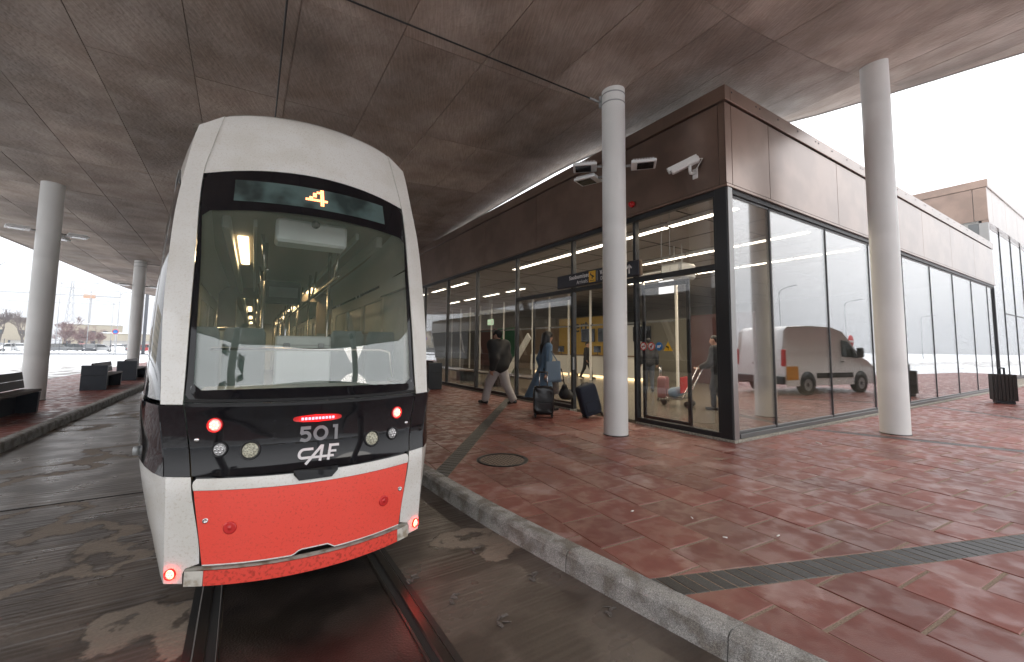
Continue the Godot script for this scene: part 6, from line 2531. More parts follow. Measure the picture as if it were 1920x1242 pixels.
# ------------------------------------------------------------------ benches, bins, covers
func make_bench(label: String, at: Vector3, sc := Vector3.ONE) -> Node3D:
	var o := thing("platform_bench", label, "bench", at, 0.0, "steel and wood benches under the canopy")
	o.scale = sc
	var s := begin()
	# end panel with a lid line and a lock
	box(s, Vector3(-0.30, 0.0, -0.10), Vector3(0.30, 0.462, 0.0), 0.006)
	box(s, Vector3(-0.30, 0.470, -0.10), Vector3(0.30, 0.77, 0.0), 0.006)
	box(s, Vector3(-0.28, 0.45, -0.09), Vector3(0.28, 0.48, -0.01))
	var e := obj("end_panel", s, M.bench_steel, o)
	s = begin()
	box(s, Vector3(0.0, 0.40, 0.0), Vector3(0.02, 0.465, 0.008), 0.002)
	obj("lock", s, M.black_plastic, e)
	for k in 3:
		s = begin()
		var x0 := -0.02 + 0.105 * k
		box(s, Vector3(x0, 0.43, -2.12), Vector3(x0 + 0.098, 0.48, -0.102), 0.006)
		obj("seat_plank", s, M.bench_wood, o)
	for k in 2:
		s = begin()
		box(s, Vector3(-0.025, 0.015 + 0.172 * k, -2.26), Vector3(0.025, 0.18 + 0.172 * k, -0.102), 0.006, Transform3D(Basis(Vector3(0, 0, 1), 0.16), Vector3(-0.03, 0.48, 0)))
		obj("back_plank", s, M.bench_wood, o)
	s = begin()
	var poly := PackedVector2Array([Vector2(-0.27, 0), Vector2(0.27, 0), Vector2(0.29, 0.42), Vector2(-0.29, 0.42)])
	for zz in [[-2.08, -1.98]]:
		for k in 4:
			var a := poly[k]
			var b := poly[(k + 1) % 4]
			quad(s, Vector3(a.x, a.y, zz[0]), Vector3(b.x, b.y, zz[0]), Vector3(b.x, b.y, zz[1]), Vector3(a.x, a.y, zz[1]))
		for q in [0, 1]:
			quad(s, Vector3(poly[0].x, poly[0].y, zz[q]), Vector3(poly[1].x, poly[1].y, zz[q]), Vector3(poly[2].x, poly[2].y, zz[q]), Vector3(poly[3].x, poly[3].y, zz[q]))
	obj("end_support", s, M.bench_steel, o)
	s = begin()
	box(s, Vector3(-0.06, 0.0, -1.97), Vector3(-0.03, 0.425, -0.101))
	obj("rear_panel", s, M.bench_steel, o)
	return o

func build_street_things() -> void:
	make_bench("nearest bench at left edge, brown wooden back over dark steel support", Vector3(-3.85, 0, -10.9))
	make_bench("second bench from the left with dark steel end panel before the far column", Vector3(-3.85, 0, -18.08))
	make_bench("third bench, farthest along the platform beside the tram", Vector3(-3.82, 0, -22.28))
	make_bench("dark bench end beside the glass between the tram and walking man", Vector3(5.63, 0, -13.75), Vector3(0.8, 1.18, 1.0))
	# litter bin on the right
	var o := thing("litter_bin", "dark slatted litter bin by the glass at far right", "litter bin", Vector3(18.8, 0, -2.85), 0.35)
	var s := begin()
	box(s, Vector3(-0.19, 0.0, -0.19), Vector3(0.19, 0.10, 0.19), 0.01)
	obj("base", s, M.bench_steel, o)
	for side in 4:
		for k in 6:
			s = begin()
			var x := -0.215 + 0.0725 * k
			box(s, Vector3(x, 0.09, 0.215), Vector3(x + 0.062, 0.84, 0.24), 0.006, Transform3D(Basis(Vector3.UP, side * PI / 2), Vector3.ZERO))
			obj("slat", s, M.grey_metal if side == 0 and k == 3 else M.bin_wood, o)
	s = begin()
	box(s, Vector3(-0.21, 0.12, -0.21), Vector3(0.21, 0.80, 0.21))
	obj("liner", s, M.black_plastic, o)
	s = begin()
	for x in [-1, 1]:
		box(s, Vector3(x * 0.215 - 0.022, 0.80, -0.022), Vector3(x * 0.215 + 0.022, 1.0, 0.022), 0.004)
	box(s, Vector3(-0.237, 1.001, -0.022), Vector3(0.237, 1.04, 0.022), 0.004)
	obj("hoop", s, M.bench_steel, o)
	# manhole cover
	o = thing("manhole_cover", "round black iron manhole cover in the red paving near kerb", "manhole cover", Vector3(2.93, 0, -4.82))
	s = begin(true)
	lathe(s, [Vector2(0.335, -0.06), Vector2(0.335, 0.002), Vector2(0.29, 0.002), Vector2(0.285, -0.012)], 40)
	obj("ring", s, M.iron, o)
	s = begin()
	lathe(s, [Vector2(0.0, -0.012), Vector2(0.285, -0.012), Vector2(0.285, -0.03)], 40)
	for i in 11:
		for j in 11:
			var x := -0.25 + 0.05 * i
			var z := -0.25 + 0.05 * j
			if x * x + z * z > 0.068: continue
			box(s, Vector3(x - 0.017, -0.012, z - 0.006), Vector3(x + 0.017, -0.003, z + 0.006), 0.002, Transform3D(Basis(Vector3.UP, PI / 2 if (i + j) % 2 else 0.0), Vector3.ZERO))
	obj("plate", s, M.iron, o)
	# bits lying about
	var bits := [[Vector3(3.02, 0, -2.72), "pale cigarette butt on red paving, farthest one from the black strip"], [Vector3(3.35, 0, -2.35), "pale cigarette butt on red paving between two long joints"], [Vector3(3.23, 0, -1.98), "cigarette butt lying on a long joint above the black drain strip"], [Vector3(3.62, 0, -1.78), "cigarette butt nearest to the black drain strip"], [Vector3(7.75, 0, -3.15), "white paper scrap near the building corner"], [Vector3(4.62, 0, -0.45), "yellowish crumb in a joint at the right foreground"]]
	for k in bits.size():
		s = begin(true)
		var d := Vector3(cos(k * 2.1), 0, sin(k * 2.1)) * (0.016 if k != 4 else 0.06)
		tube(s, [-d + Vector3(0, 0.006, 0), d + Vector3(0, 0.006, 0)], 0.0048 if k != 4 else 0.008, 6)
		var b := obj("paper_scrap" if k == 4 else "cigarette_butt", s, M.white_plastic)
		b.position = bits[k][0]
		tag(b, bits[k][1], "litter")
	# clumps of dead leaves along the kerb foot
	var lv := [[1.95, -1.95], [1.78, -2.5], [1.62, -3.05], [1.2, -2.55], [1.05, -2.9], [1.35, -2.2]]
	for k in lv.size():
		s = begin()
		for j in 5:
			var a := j * 1.3 + k
			box(s, Vector3(-0.022, 0.0, -0.008), Vector3(0.022, 0.004, 0.008), 0.0, Transform3D(Basis(Vector3.UP, a) * Basis(Vector3(1, 0, 0), 0.3), Vector3(0.035 * cos(a * 2.0), 0.004, 0.035 * sin(a * 1.7))))
		var b := obj("leaf_litter", s, M.bark)
		b.position = Vector3(lv[k][0], ROAD_Y, lv[k][1])
		b.set_meta("kind", "stuff")
		b.set_meta("label", "dark crumbs of dead leaves on the road by the granite kerb")
		b.set_meta("category", "leaves")
		b.set_meta("group", "leaf crumbs by the kerb")

# ------------------------------------------------------------------ vehicles
func car_shell(s: SurfaceTool, prof: Array, half: float, tuck: float) -> void:
	# prof: side outline (z, y) from rear foot over the roof to front foot; bows in towards the roof
	var n := prof.size()
	var rows := []
	for p in prof:
		var row := []
		for k in 9:
			var u := -1.0 + 0.25 * k
			var hw := half - tuck * smoothstep(0.75, 1.5, p.y)
			var x := hw * u
			var crown := 0.03 * (1.0 - u * u)
			row.append(Vector3(x, p.y + crown, p.x))
		rows.append(row)
	for i in n - 1:
		for k in 8:
			quad(s, rows[i][k], rows[i][k + 1], rows[i + 1][k + 1], rows[i + 1][k])
	# side walls
	for e in [0, 8]:
		for i in n - 1:
			var a: Vector3 = rows[i][e]
			var b: Vector3 = rows[i + 1][e]
			var fa := Vector3(a.x * (1.0 if a.y < 0.8 else 1.0), 0.3, a.z)
			var fb := Vector3(b.x, 0.3, b.z)
			fa.x = signf(a.x) * half
			fb.x = signf(b.x) * half
			var ma := Vector3(signf(a.x) * half, minf(a.y, 0.85), a.z)
			var mb := Vector3(signf(b.x) * half, minf(b.y, 0.85), b.z)
			if e == 8:
				quad(s, fa, ma, mb, fb)
				quad(s, ma, a, b, mb)
			else:
				quad(s, fa, fb, mb, ma)
				quad(s, ma, mb, b, a)

func wheel(parent: Node, x: float, z: float, r: float, w: float) -> void:
	var s := begin(true)
	var xf := Transform3D(Basis(Vector3(0, 0, 1), PI / 2), Vector3(x, r, z))
	lathe(s, [Vector2(r * 0.62, -w / 2), Vector2(r * 0.92, -w / 2), Vector2(r, -w * 0.35), Vector2(r, w * 0.35), Vector2(r * 0.92, w / 2), Vector2(r * 0.62, w / 2)], 20, xf)
	var t := obj("wheel", s, M.black_rubber, parent)
	s = begin()
	lathe(s, [Vector2(0, -w * 0.42), Vector2(r * 0.62, -w * 0.48), Vector2(r * 0.62, w * 0.48), Vector2(0, w * 0.42)], 12, xf)
	obj("hub", s, M.grey_metal, t)

var car_proto := {}
func parked_car(label: String, at: Vector3, turn: float, col: String) -> void:
	if car_proto.has(col):
		dup(car_proto[col], at, turn, label)
		return
	var o := thing("parked_car", label, "car", at, turn, "cars in the snowy car park")
	car_proto[col] = o
	var s := begin(true)
	car_shell(s, [Vector2(-2.15, 0.3), Vector2(-2.2, 0.6), Vector2(-2.1, 0.92), Vector2(-1.6, 0.98), Vector2(-1.0, 1.36), Vector2(-0.4, 1.45), Vector2(0.25, 1.40), Vector2(1.0, 0.98), Vector2(1.8, 0.84), Vector2(2.12, 0.66), Vector2(2.15, 0.3)], 0.86, 0.2)
	obj("body", s, M["car_" + col], o)
	s = begin()
	for sx in [-1, 1]:
		for w in [[-1.35, -0.45], [-0.38, 0.62]]:
			var a := Vector3(sx * 0.868, 0.93, w[0])
			var b := Vector3(sx * 0.868, 0.93, w[1] + (0.25 if w[0] > -1 else 0.0))
			var c := Vector3(sx * 0.72, 1.33, w[1] - (0.12 if w[0] > -1 else 0.0))
			var d := Vector3(sx * 0.72, 1.33, w[0] + (0.45 if w[0] < -1 else 0.0))
			quad(s, a, d, c, b)
	quad(s, Vector3(-0.68, 1.375, 0.36), Vector3(0.68, 1.375, 0.36), Vector3(0.74, 1.03, 0.98), Vector3(-0.74, 1.03, 0.98))
	quad(s, Vector3(-0.68, 1.37, -1.03), Vector3(0.68, 1.37, -1.03), Vector3(0.74, 1.04, -1.58), Vector3(-0.74, 1.04, -1.58))
	obj("windows", s, M.car_glass, o)
	for x in [-0.78, 0.78]:
		for z in [-1.3, 1.35]:
			wheel(o, x, z, 0.31, 0.2)
	s = begin()
	for x in [-0.62, 0.62]:
		box(s, Vector3(x - 0.16, 0.62, -2.2), Vector3(x + 0.16, 0.76, -2.1), 0.02)
	obj("tail_lights", s, M.red_plastic, o)
	s = begin()
	for x in [-0.62, 0.62]:
		box(s, Vector3(x - 0.16, 0.6, 2.0), Vector3(x + 0.16, 0.72, 2.13), 0.02)
	obj("headlights", s, M.lamp_lens, o)

func bare_tree(called: String, label: String, at: Vector3, h: float, spread: float, sd: int, m: Material, depth := 5, shrub := false) -> void:
	var r := RandomNumberGenerator.new()
	r.seed = sd
	var o := thing(called, label, "shrub" if shrub else "tree", at)
	var trunk := begin(true)
	var tw := begin()
	var todo := []
	if shrub:
		for k in 12:
			todo.append([Vector3(r.randf_range(-spread, spread) * 0.5, 0, r.randf_range(-1, 1)), Vector3(r.randf_range(-0.5, 0.5), 1, r.randf_range(-0.4, 0.4)).normalized(), h * 0.34, 0.035, 1])
	else:
		todo.append([Vector3.ZERO, Vector3(0.03, 1, 0.02).normalized(), h * 0.26, h * 0.022, 0])
	while todo.size():
		var b: Array = todo.pop_back()
		var p: Vector3 = b[0]
		var d: Vector3 = b[1]
		var q: Vector3 = p + d * b[2]
		var mid: Vector3 = (p + q) * 0.5 + Vector3(r.randf_range(-1, 1), 0, r.randf_range(-1, 1)) * b[2] * 0.06
		var lev: int = b[4]
		tube(trunk if lev < 2 else tw, [p, mid, q], [b[3], b[3] * 0.85, b[3] * 0.68], 6 if lev < 2 else 3, false)
		if lev >= depth: continue
		var n := r.randi_range(2, 3) if lev > 0 else 4
		for k in n + (1 if lev > 2 else 0):
			var nd := (d + Vector3(r.randf_range(-1, 1), r.randf_range(-0.25, 0.6), r.randf_range(-1, 1)) * spread * 0.42 * (1.0 if not shrub else 0.4)).normalized()
			var from := p.lerp(q, r.randf_range(0.55, 1.0)) if lev > 0 else p.lerp(q, r.randf_range(0.8, 1.0))
			todo.append([from, nd, b[2] * r.randf_range(0.62, 0.86), maxf(b[3] * 0.6, 0.014), lev + 1])
	obj("trunk", trunk, M.bark, o)
	var c := obj("crown", tw, m, o)
	c.set_meta("kind", "stuff")

func street_lamp(label: String, at: Vector3, h: float, arms: Array, m: Material, r := 0.07) -> void:
	var o := thing("street_lamp", label, "street lamp", at, 0, "tall street lamps")
	var s := begin(true)
	tube(s, [Vector3.ZERO, Vector3(0, h, 0)], [r, r * 0.6], 8)
	obj("pole", s, m, o)
	for a in arms:
		s = begin(true)
		tube(s, [Vector3(0, h - 0.5, 0), Vector3(0, h, 0) + a * 0.12, Vector3(0, h + 0.15, 0) + a * 0.4, Vector3(0, h + 0.2, 0) + a], 0.045, 6)
		obj("arm", s, m, o)
		s = begin()
		var d: Vector3 = a.normalized()
		box(s, Vector3(-0.1, -0.05, -0.75), Vector3(0.1, 0.05, 0.1), 0.03, Transform3D(Basis.looking_at(d), Vector3(0, h + 0.2, 0) + a))
		obj("lamp_head", s, m, o)

func heap(called: String, a: Vector3, b: Vector3, w: float, h: float, sd: int) -> void:
	var n := FastNoiseLite.new()
	n.seed = sd
	n.frequency = 0.5
	n.fractal_octaves = 4
	var s := begin(true)
	var t := (b - a)
	var side := t.cross(Vector3.UP).normalized()
	surf(s, func(u: float, v: float) -> Vector3:
		var p := a + t * u + side * (v - 0.5) * w
		var k := sin(v * PI) * sin(clampf(u * 8.0, 0, PI / 2)) * sin(clampf((1 - u) * 8.0, 0, PI / 2))
		var e := n.get_noise_2d(p.x * 1.2, p.z * 1.2)
		return p + Vector3(0, k * h * (0.75 + 0.8 * e) - 0.06, 0), 70, 12)
	struct(called, s, M.snow)

func build_left_background() -> void:
	# slushy road beyond the platform, then snow
	var road := PackedVector2Array([Vector2(-6.52, 20), Vector2(-6.48, -38), Vector2(-8.5, -42), Vector2(-20, -40), Vector2(-90, -30), Vector2(-90, 20)])
	sheet("slush_road", road, -0.12, M.slush)
	heap("snow_bank", Vector3(-60, -0.15, -62), Vector3(2, -0.15, -66), 22.0, 0.28, 3)
	heap("snow_heap", Vector3(-36, -0.1, -93), Vector3(-9, -0.1, -97), 3.0, 0.42, 4)
	var s := begin()
	box(s, Vector3(-60, -0.1, -80.1), Vector3(6, 0.07, -79.9))
	struct("kerb_line", s, M.pole_dark)
	s = begin()
	prism(s, PackedVector2Array([Vector2(-120, -88), Vector2(30, -88), Vector2(30, -300), Vector2(-200, -300)]), -0.16, -0.1)
	struct("car_park_ground", s, M.snow)
	# parked cars
	var cars := [[-21.0, -101.5, PI / 2, "silver", "silver car seen from its side in the snow between the left columns"], [-22.6, -108, PI / 2 + 0.25, "white", "white snowy car behind the silver car at left"], [-17.6, -102, 2.5, "dark", "dark car right of the silver car, before the farther column"], [-30.8, -99, 2.2, "white", "white car at far left edge"], [-32.6, -102, 2.4, "blue", "blue grey car at the very left edge"], [-33.2, -113, 1.9, "red", "red car behind the white one at far left"], [-26.3, -100.5, 2.1, "grey", "grey car half hidden by the nearer column"], [-15.9, -106, 2.6, "dark", "dark car farther back right of the round blue sign"], [-20.4, -112, 2.2, "white", "white car right behind the silver car"], [-14.5, -101, 1.8, "red", "red car between the dark pole and the tram"], [-26.8, -117, 2.0, "silver", "silver car in the back row under the bushes"], [-16.2, -100.5, 2.5, "grey", "grey car left of the dark tram pole"], [-28.6, -112, 2.3, "dark", "dark car in the back row behind the nearer column"], [-24.4, -103, 1.75, "grey", "grey car with snowy roof left of the silver car"],
		[-19.0, -107, 0.35, "blue", "blue car nose on behind the dark car, left of the round sign"], [-29.6, -98, 0.5, "silver", "silver car nose on near the left edge beside the white car"], [-31.0, -107, 2.6, "dark", "dark car behind the white car near the left edge"], [-22.2, -100.2, 0.2, "dark", "dark car nose on just left of the silver car"], [-18.6, -99.5, 0.3, "white", "white car nose on just right of the silver car"], [-25.2, -110, 0.2, "red", "small red car in the back row below the bare bushes"], [-17.5, -112, 0.4, "silver", "silver car in the back row below the round sign"]]
	for c in cars:
		parked_car(c[4], Vector3(c[0], -0.1, c[1]), c[2], c[3])
	# fence posts with a wire
	var fp := thing("car_park_fence", "thin dark wire fence along the snowy car park", "fence", Vector3(-22, -0.1, -91))
	for k in 12:
		s = begin(true)
		var x := -16.0 + 2.9 * k
		tube(s, [Vector3(x, 0, 0.06 * x), Vector3(x, 2.1, 0.06 * x)], 0.04, 6)
		obj("post", s, M.pole_dark, fp)
	for y in [0.9, 1.9]:
		s = begin()
		tube(s, [Vector3(-16, y, -0.96), Vector3(15.9, y, 0.95)], 0.012, 4)
		obj("wire", s, M.pole_dark, fp)
	# trees and bushes
	bare_tree("bare_tree", "leafless tree at the left edge, leftmost", Vector3(-43.6, -0.1, -134), 11.5, 1.5, 31, M.twig, 6)
	bare_tree("bare_tree", "leafless tree left of the nearer column", Vector3(-40.2, -0.1, -133), 10.5, 1.6, 32, M.twig, 6)
	bare_tree("bare_tree", "pinkish bare tree standing above the bushes under the crane", Vector3(-35.4, -0.1, -140), 9.5, 1.3, 35, M.shrub_twig, 6)
	bare_tree("bare_shrub", "reddish bare bushes right of the nearer column", Vector3(-32.8, -0.1, -132), 5.6, 5.5, 33, M.shrub_twig, 6, true)
	bare_tree("bare_shrub", "reddish bare bushes in front of the beige building", Vector3(-28.9, -0.1, -130), 4.2, 4.0, 34, M.shrub_twig, 6, true)
	# houses
	far_house("beige two storey building with snowy roof behind the car park", Vector3(-37.5, -0.1, -172), 12.5, 7.0, 8.0, 0.45, 5, 2)
	far_house("long low beige building behind the farther column", Vector3(-26.5, -0.1, -165), 15.0, 4.4, 8.0, 0.3, 0, 0)
	far_house("yellowish building behind the leftmost bare trees", Vector3(-57.5, -0.1, -180), 16.0, 8.6, 10.0, 0.3, 8, 2)
	# lamps
	street_lamp("street lamp whose arm reaches in at left edge", Vector3(-28.7, -0.1, -86), 12.6, [Vector3(3.4, 0, -1.6)], M.pole_grey)
	street_lamp("street lamp just right of the nearer column with one arm", Vector3(-26.3, -0.1, -100), 11.9, [Vector3(3.6, 0, -1.7)], M.pole_grey)
	street_lamp("double armed street lamp between the two left columns", Vector3(-26.6, -0.1, -118), 12.3, [Vector3(-3.4, 0, 1.2), Vector3(3.4, 0, -1.4)], M.pole_grey)
	street_lamp("farther double armed street lamp left of the farther column", Vector3(-26.4, -0.1, -135), 11.3, [Vector3(-3.6, 0, 1.2), Vector3(3.4, 0, -1.4)], M.pole_grey)
	street_lamp("street lamp close left of the farther column", Vector3(-17.3, -0.1, -92), 9.9, [Vector3(3.4, 0, -1.2)], M.pole_grey)
	# dark pole near the tram
	s = begin(true)
	tube(s, [Vector3(0, 0, 0), Vector3(0, 10.2, 0)], 0.2, 12)
	var dp := obj("tram_pole", s, M.pole_dark)
	dp.position = Vector3(-12.1, -0.1, -80)
	tag(dp, "thick dark pole beyond the platform, right of the farther column", "pole")
	# round sign
	var o := thing("traffic_sign", "round blue and red traffic sign before the low beige building", "sign", Vector3(-13.3, -0.1, -70))
	s = begin(true)
	tube(s, [Vector3.ZERO, Vector3(0, 3.35, 0)], 0.05, 8)
	obj("pole", s, M.pole_grey, o)
	var xf := Transform3D(Basis(Vector3(1, 0, 0), PI / 2), Vector3(0, 3.0, 0.07))
	s = begin(true)
	lathe(s, [Vector2(0, 0), Vector2(0.3, 0), Vector2(0.3, 0.03), Vector2(0.24, 0.03)], 24, xf)
	obj("rim", s, M.sign_red, o)
	s = begin(true)
	lathe(s, [Vector2(0.24, 0.03), Vector2(0.24, 0.025), Vector2(0, 0.025)], 24, xf)
	obj("disc", s, M.sign_blue, o)
	# cranes far away
	o = thing("lattice_mast", "thin lattice mast far away above the bushes", "mast", Vector3(-66, 0, -265))
	s = begin()
	for k in 4:
		var c := Vector3(1 if k & 1 else -1, 0, 1 if k & 2 else -1)
		tube(s, [c * 1.7, c * 0.3 + Vector3(0, 29, 0)], 0.1, 4)
	for j in 9:
		var y0 := 3.0 * j
		var r0 := lerpf(1.7, 0.3, y0 / 29.0)
		var r1 := lerpf(1.7, 0.3, (y0 + 3.0) / 29.0)
		tube(s, [Vector3(-r0, y0, r0), Vector3(r1, y0 + 3.0, r1)], 0.07, 4)
		tube(s, [Vector3(r0, y0, r0), Vector3(-r1, y0 + 3.0, r1)], 0.07, 4)
	obj("lattice", s, M.pole_grey, o)
	o = thing("tower_crane", "orange tower crane far behind the double armed lamp", "crane", Vector3(-54, 0, -240))
	s = begin()
	box(s, Vector3(-0.3, 0, -0.3), Vector3(0.3, 20, 0.3))
	obj("mast", s, M.pole_grey, o)
	s = begin()
	box(s, Vector3(-30, 20.7, -0.2), Vector3(9, 21.0, 0.2))
	obj("jib", s, M.pole_grey, o)
	s = begin()
	box(s, Vector3(-2.2, 20.0, -0.7), Vector3(1.2, 21.4, 0.7))
	obj("cab", s, M.crane_orange, o)
	# overhead wires far away
	s = begin()
	tube(s, [Vector3(-60, 9.8, -96), Vector3(-30, 9.2, -96), Vector3(2, 9.5, -96)], 0.03, 4)
	tube(s, [Vector3(-60, 8.4, -96.4), Vector3(-30, 7.9, -96.4), Vector3(2, 8.3, -96.4)], 0.03, 4)
	tag(obj("overhead_wire", s, M.pole_grey), "thin overhead wires crossing the sky between the left columns", "wire")

func far_house(label: String, at: Vector3, w: float, h: float, d: float, roof: float, cols: int, rows: int) -> void:
	var o := thing("far_building", label, "building", at, 0.25)
	var s := begin()
	box(s, Vector3(-w / 2, 0, -d), Vector3(w / 2, h, 0))
	obj("wall", s, M.far_wall, o)
	s = begin()
	box(s, Vector3(-w / 2 - 0.3, h, -d - 0.3), Vector3(w / 2 + 0.3, h + roof, 0.3), 0.1)
	obj("roof_snow", s, M.snow, o)
	for r in rows:
		for c in cols:
			if (c * 7 + r * 3) % 5 == 1: continue
			s = begin()
			var x := -w / 2 + w * (c + 0.5) / cols
			var y := 1.0 + 3.0 * r
			box(s, Vector3(x - 0.5, y, -0.05), Vector3(x + 0.5, y + 1.2, 0.03))
			obj("window", s, M.far_window, o)
	if rows == 0:
		for c in 5:
			s = begin()
			var x := -w / 2 + w * (c + 0.5) / 5
			box(s, Vector3(x - 1.2, 0.0, -0.05), Vector3(x + 1.2, 2.4, 0.03))
			obj("gate", s, M.far_wall_grey, o)
	else:
		s = begin()
		box(s, Vector3(1.0, 0.0, -0.05), Vector3(3.2, 2.2, 0.9))
		obj("porch", s, M.far_wall_grey, o)

# ------------------------------------------------------------------ what stands behind the camera and is seen in the glass
func build_behind_camera() -> void:
	column(3.55, 0.9, "white column behind the camera at the right kerb", 0.41, false)
	column(-4.2, 0.4, "white column behind the camera on the platform", 0.46, false)
	for l in [[Vector3(3.55, 4.7, 0.9), Vector3(0.7, 0, 0.7), "floodlight on the column behind the camera, right side"], [Vector3(3.55, 4.7, 0.9), Vector3(-0.7, 0, -0.7), "floodlight on the column behind the camera, left side"], [Vector3(-4.2, 4.5, 0.4), Vector3(0.7, 0, 0.7), "floodlight on the platform column behind the camera, right side"], [Vector3(-4.2, 4.5, 0.4), Vector3(-0.7, 0, -0.7), "floodlight on the platform column behind the camera, left side"]]:
		floodlight(l[0] + (l[1] as Vector3).normalized() * 0.2, l[1], l[2])
	street_lamp("grey street lamp with two arms behind the camera", Vector3(2.1, -0.13, 10.0), 8.4, [Vector3(-1.6, 0, 0.3), Vector3(1.6, 0, -0.3)], M.pole_grey, 0.1)
	# road that leads round and snow banks to the right
	sheet("slush_street", PackedVector2Array([Vector2(-90, 10), Vector2(7.3, 8.6), Vector2(20, 7.5), Vector2(45, 5.0), Vector2(140, 2.0), Vector2(140, 12), Vector2(45, 15.5), Vector2(-90, 22)]), -0.125, M.slush)
	heap("snow_bank", Vector3(27, -0.15, 4.2), Vector3(60, -0.15, 2.5), 3.0, 0.7, 11)
	heap("snow_bank", Vector3(24, -0.15, 17.5), Vector3(120, -0.15, 15), 4.0, 0.6, 12)
	for k in 5:
		street_lamp("street lamp along the road at right, %s from the terminal" % ["first", "second", "third", "fourth", "fifth"][k], Vector3(34 + 22 * k, -0.1, 17.5 + 1.0 * k), 9.0, [Vector3(-1.5, 0, -2.2)], M.pole_grey)
	for k in 6:
		bare_tree("bare_shrub", "low dark bush in the snow across the road at right, %s along the road" % ["first", "second", "third", "fourth", "fifth", "sixth"][k], Vector3(36 + 13 * k, -0.1, 24 + 5 * (k % 3)), 2.0, 3.0, 60 + k, M.bark, 4, true)
	for k in 6:
		far_house("long grey building far behind the road at right, %s in the row" % ["first", "second", "third", "fourth", "fifth", "sixth"][k], Vector3(-60 + 62 * k, -0.1, 170 + 12 * (k % 3)), 48.0, 7.0 + 3.0 * (k % 2), 10.0, 0.4, 10, 2)
	# no entry sign
	var o := thing("no_entry_sign", "round red and white no entry sign mirrored in the glass", "sign", Vector3(28.0, -0.1, 1.8), PI)
	var s := begin(true)
	tube(s, [Vector3.ZERO, Vector3(0, 2.3, 0)], 0.035, 8)
	obj("pole", s, M.pole_grey, o)
	var xf := Transform3D(Basis(Vector3(1, 0, 0), PI / 2), Vector3(0, 2.1, 0.05))
	s = begin(true)
	lathe(s, [Vector2(0, 0), Vector2(0.35, 0), Vector2(0.35, 0.02), Vector2(0, 0.02)], 24, xf)
	obj("disc", s, M.sign_red, o)
	s = begin()
	box(s, Vector3(-0.26, 2.04, 0.068), Vector3(0.26, 2.16, 0.074))
	obj("bar", s, M.sign_white, o)
	# white office block far to the left and the tram's own pantograph, both mirrored in the entrance glass
	far_house("pale office block with many windows mirrored in the entrance glass", Vector3(-86, -0.1, -165), 32.0, 19.0, 12.0, 0.5, 14, 6)
	build_van()

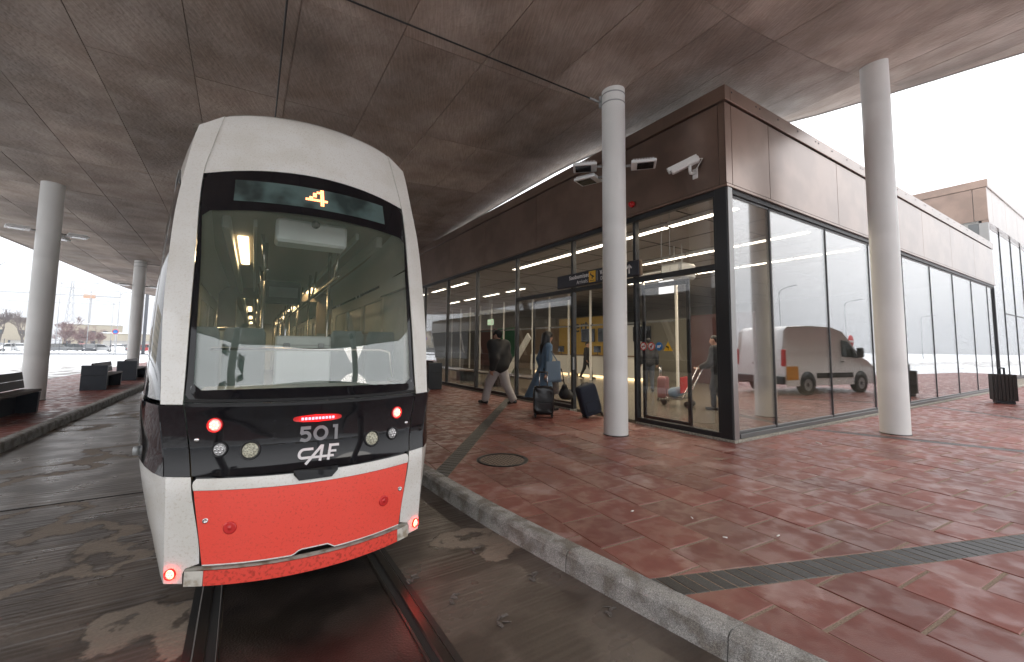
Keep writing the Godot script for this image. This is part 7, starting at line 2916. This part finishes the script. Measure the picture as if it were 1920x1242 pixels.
func build_van() -> void:
	# heading (0.973, -0.23): own +z is forward
	var o := thing("delivery_van", "white van with orange rear corner mirrored in the terminal glass", "van", Vector3(17.45, -0.005, -0.45), atan2(0.985, -0.17))
	var s := begin(true)
	var prof := [Vector2(-2.35, 0.38), Vector2(-2.4, 0.8), Vector2(-2.38, 1.5), Vector2(-2.3, 2.12), Vector2(-2.1, 2.26), Vector2(-1.0, 2.32), Vector2(0.2, 2.3), Vector2(0.8, 2.16), Vector2(1.2, 1.85), Vector2(1.62, 1.35), Vector2(2.15, 1.12), Vector2(2.42, 0.9), Vector2(2.5, 0.6), Vector2(2.46, 0.36)]
	car_shell(s, prof, 0.93, 0.1)
	obj("body", s, M.car_white, o)
	for x in [-0.84, 0.84]:
		for z in [-1.32, 1.6]:
			wheel(o, x, z, 0.33, 0.22)
			s = begin(true)
			lathe(s, [Vector2(0.0, -0.012), Vector2(0.40, -0.012), Vector2(0.40, 0.012), Vector2(0.0, 0.012)], 24, Transform3D(Basis(Vector3(0, 0, 1), PI / 2), Vector3(signf(x) * 0.925, 0.38, z)))
			obj("wheel_arch", s, M.black_plastic, o)
	for sx in [-1, 1]:
		s = begin()
		quad(s, Vector3(sx * 0.935, 1.28, 0.55), Vector3(sx * 0.88, 1.86, 0.62), Vector3(sx * 0.88, 1.80, 1.05), Vector3(sx * 0.935, 1.22, 1.55))
		obj("side_window", s, M.car_glass, o)
		s = begin()
		box(s, Vector3(sx * 0.93 - 0.012, 0.55, -0.85), Vector3(sx * 0.93 + 0.012, 0.72, 1.15), 0.004)
		obj("side_moulding", s, M.black_plastic, o)
		s = begin()
		box(s, Vector3(sx * 0.932 - 0.006, 1.42, -2.2), Vector3(sx * 0.932 + 0.001, 1.425, 0.4))
		box(s, Vector3(sx * 0.932 - 0.006, 0.9, 0.44), Vector3(sx * 0.932 + 0.001, 1.9, 0.445))
		obj("panel_line", s, M.grey_metal, o)
		s = begin()
		box(s, Vector3(sx * 0.93 - 0.01, 0.5, -2.36), Vector3(sx * 0.93 + 0.008, 0.95, -1.78), 0.004)
		obj("rear_corner", s, M.van_orange, o)
		s = begin()
		box(s, Vector3(sx * 0.86 - 0.07, 0.95, -2.42), Vector3(sx * 0.86 + 0.075, 1.5, -2.34), 0.02)
		obj("tail_light", s, M.red_plastic, o)
		s = begin()
		box(s, Vector3(sx * 1.08 - 0.1, 1.25, 1.3), Vector3(sx * 1.08 + 0.1, 1.6, 1.42), 0.03)
		obj("wing_mirror", s, M.black_plastic, o)
		s = begin()
		box(s, Vector3(sx * 0.936 - 0.004, 1.08, 0.5), Vector3(sx * 0.936 + 0.015, 1.12, 0.66), 0.006)
		obj("door_handle", s, M.black_plastic, o)
	s = begin()
	quad(s, Vector3(-0.78, 2.05, 1.0), Vector3(0.78, 2.05, 1.0), Vector3(0.86, 1.40, 1.62), Vector3(-0.86, 1.40, 1.62))
	obj("windscreen", s, M.car_glass, o)
	s = begin()
	box(s, Vector3(-0.92, 0.36, -2.5), Vector3(0.92, 0.62, -2.38), 0.03)
	obj("rear_bumper", s, M.black_plastic, o)
	s = begin()
	box(s, Vector3(-0.004, 0.65, -2.415), Vector3(0.004, 2.1, -2.39))
	box(s, Vector3(-0.25, 1.0, -2.425), Vector3(0.25, 1.04, -2.40), 0.004)
	obj("door_seam", s, M.black_plastic, o)
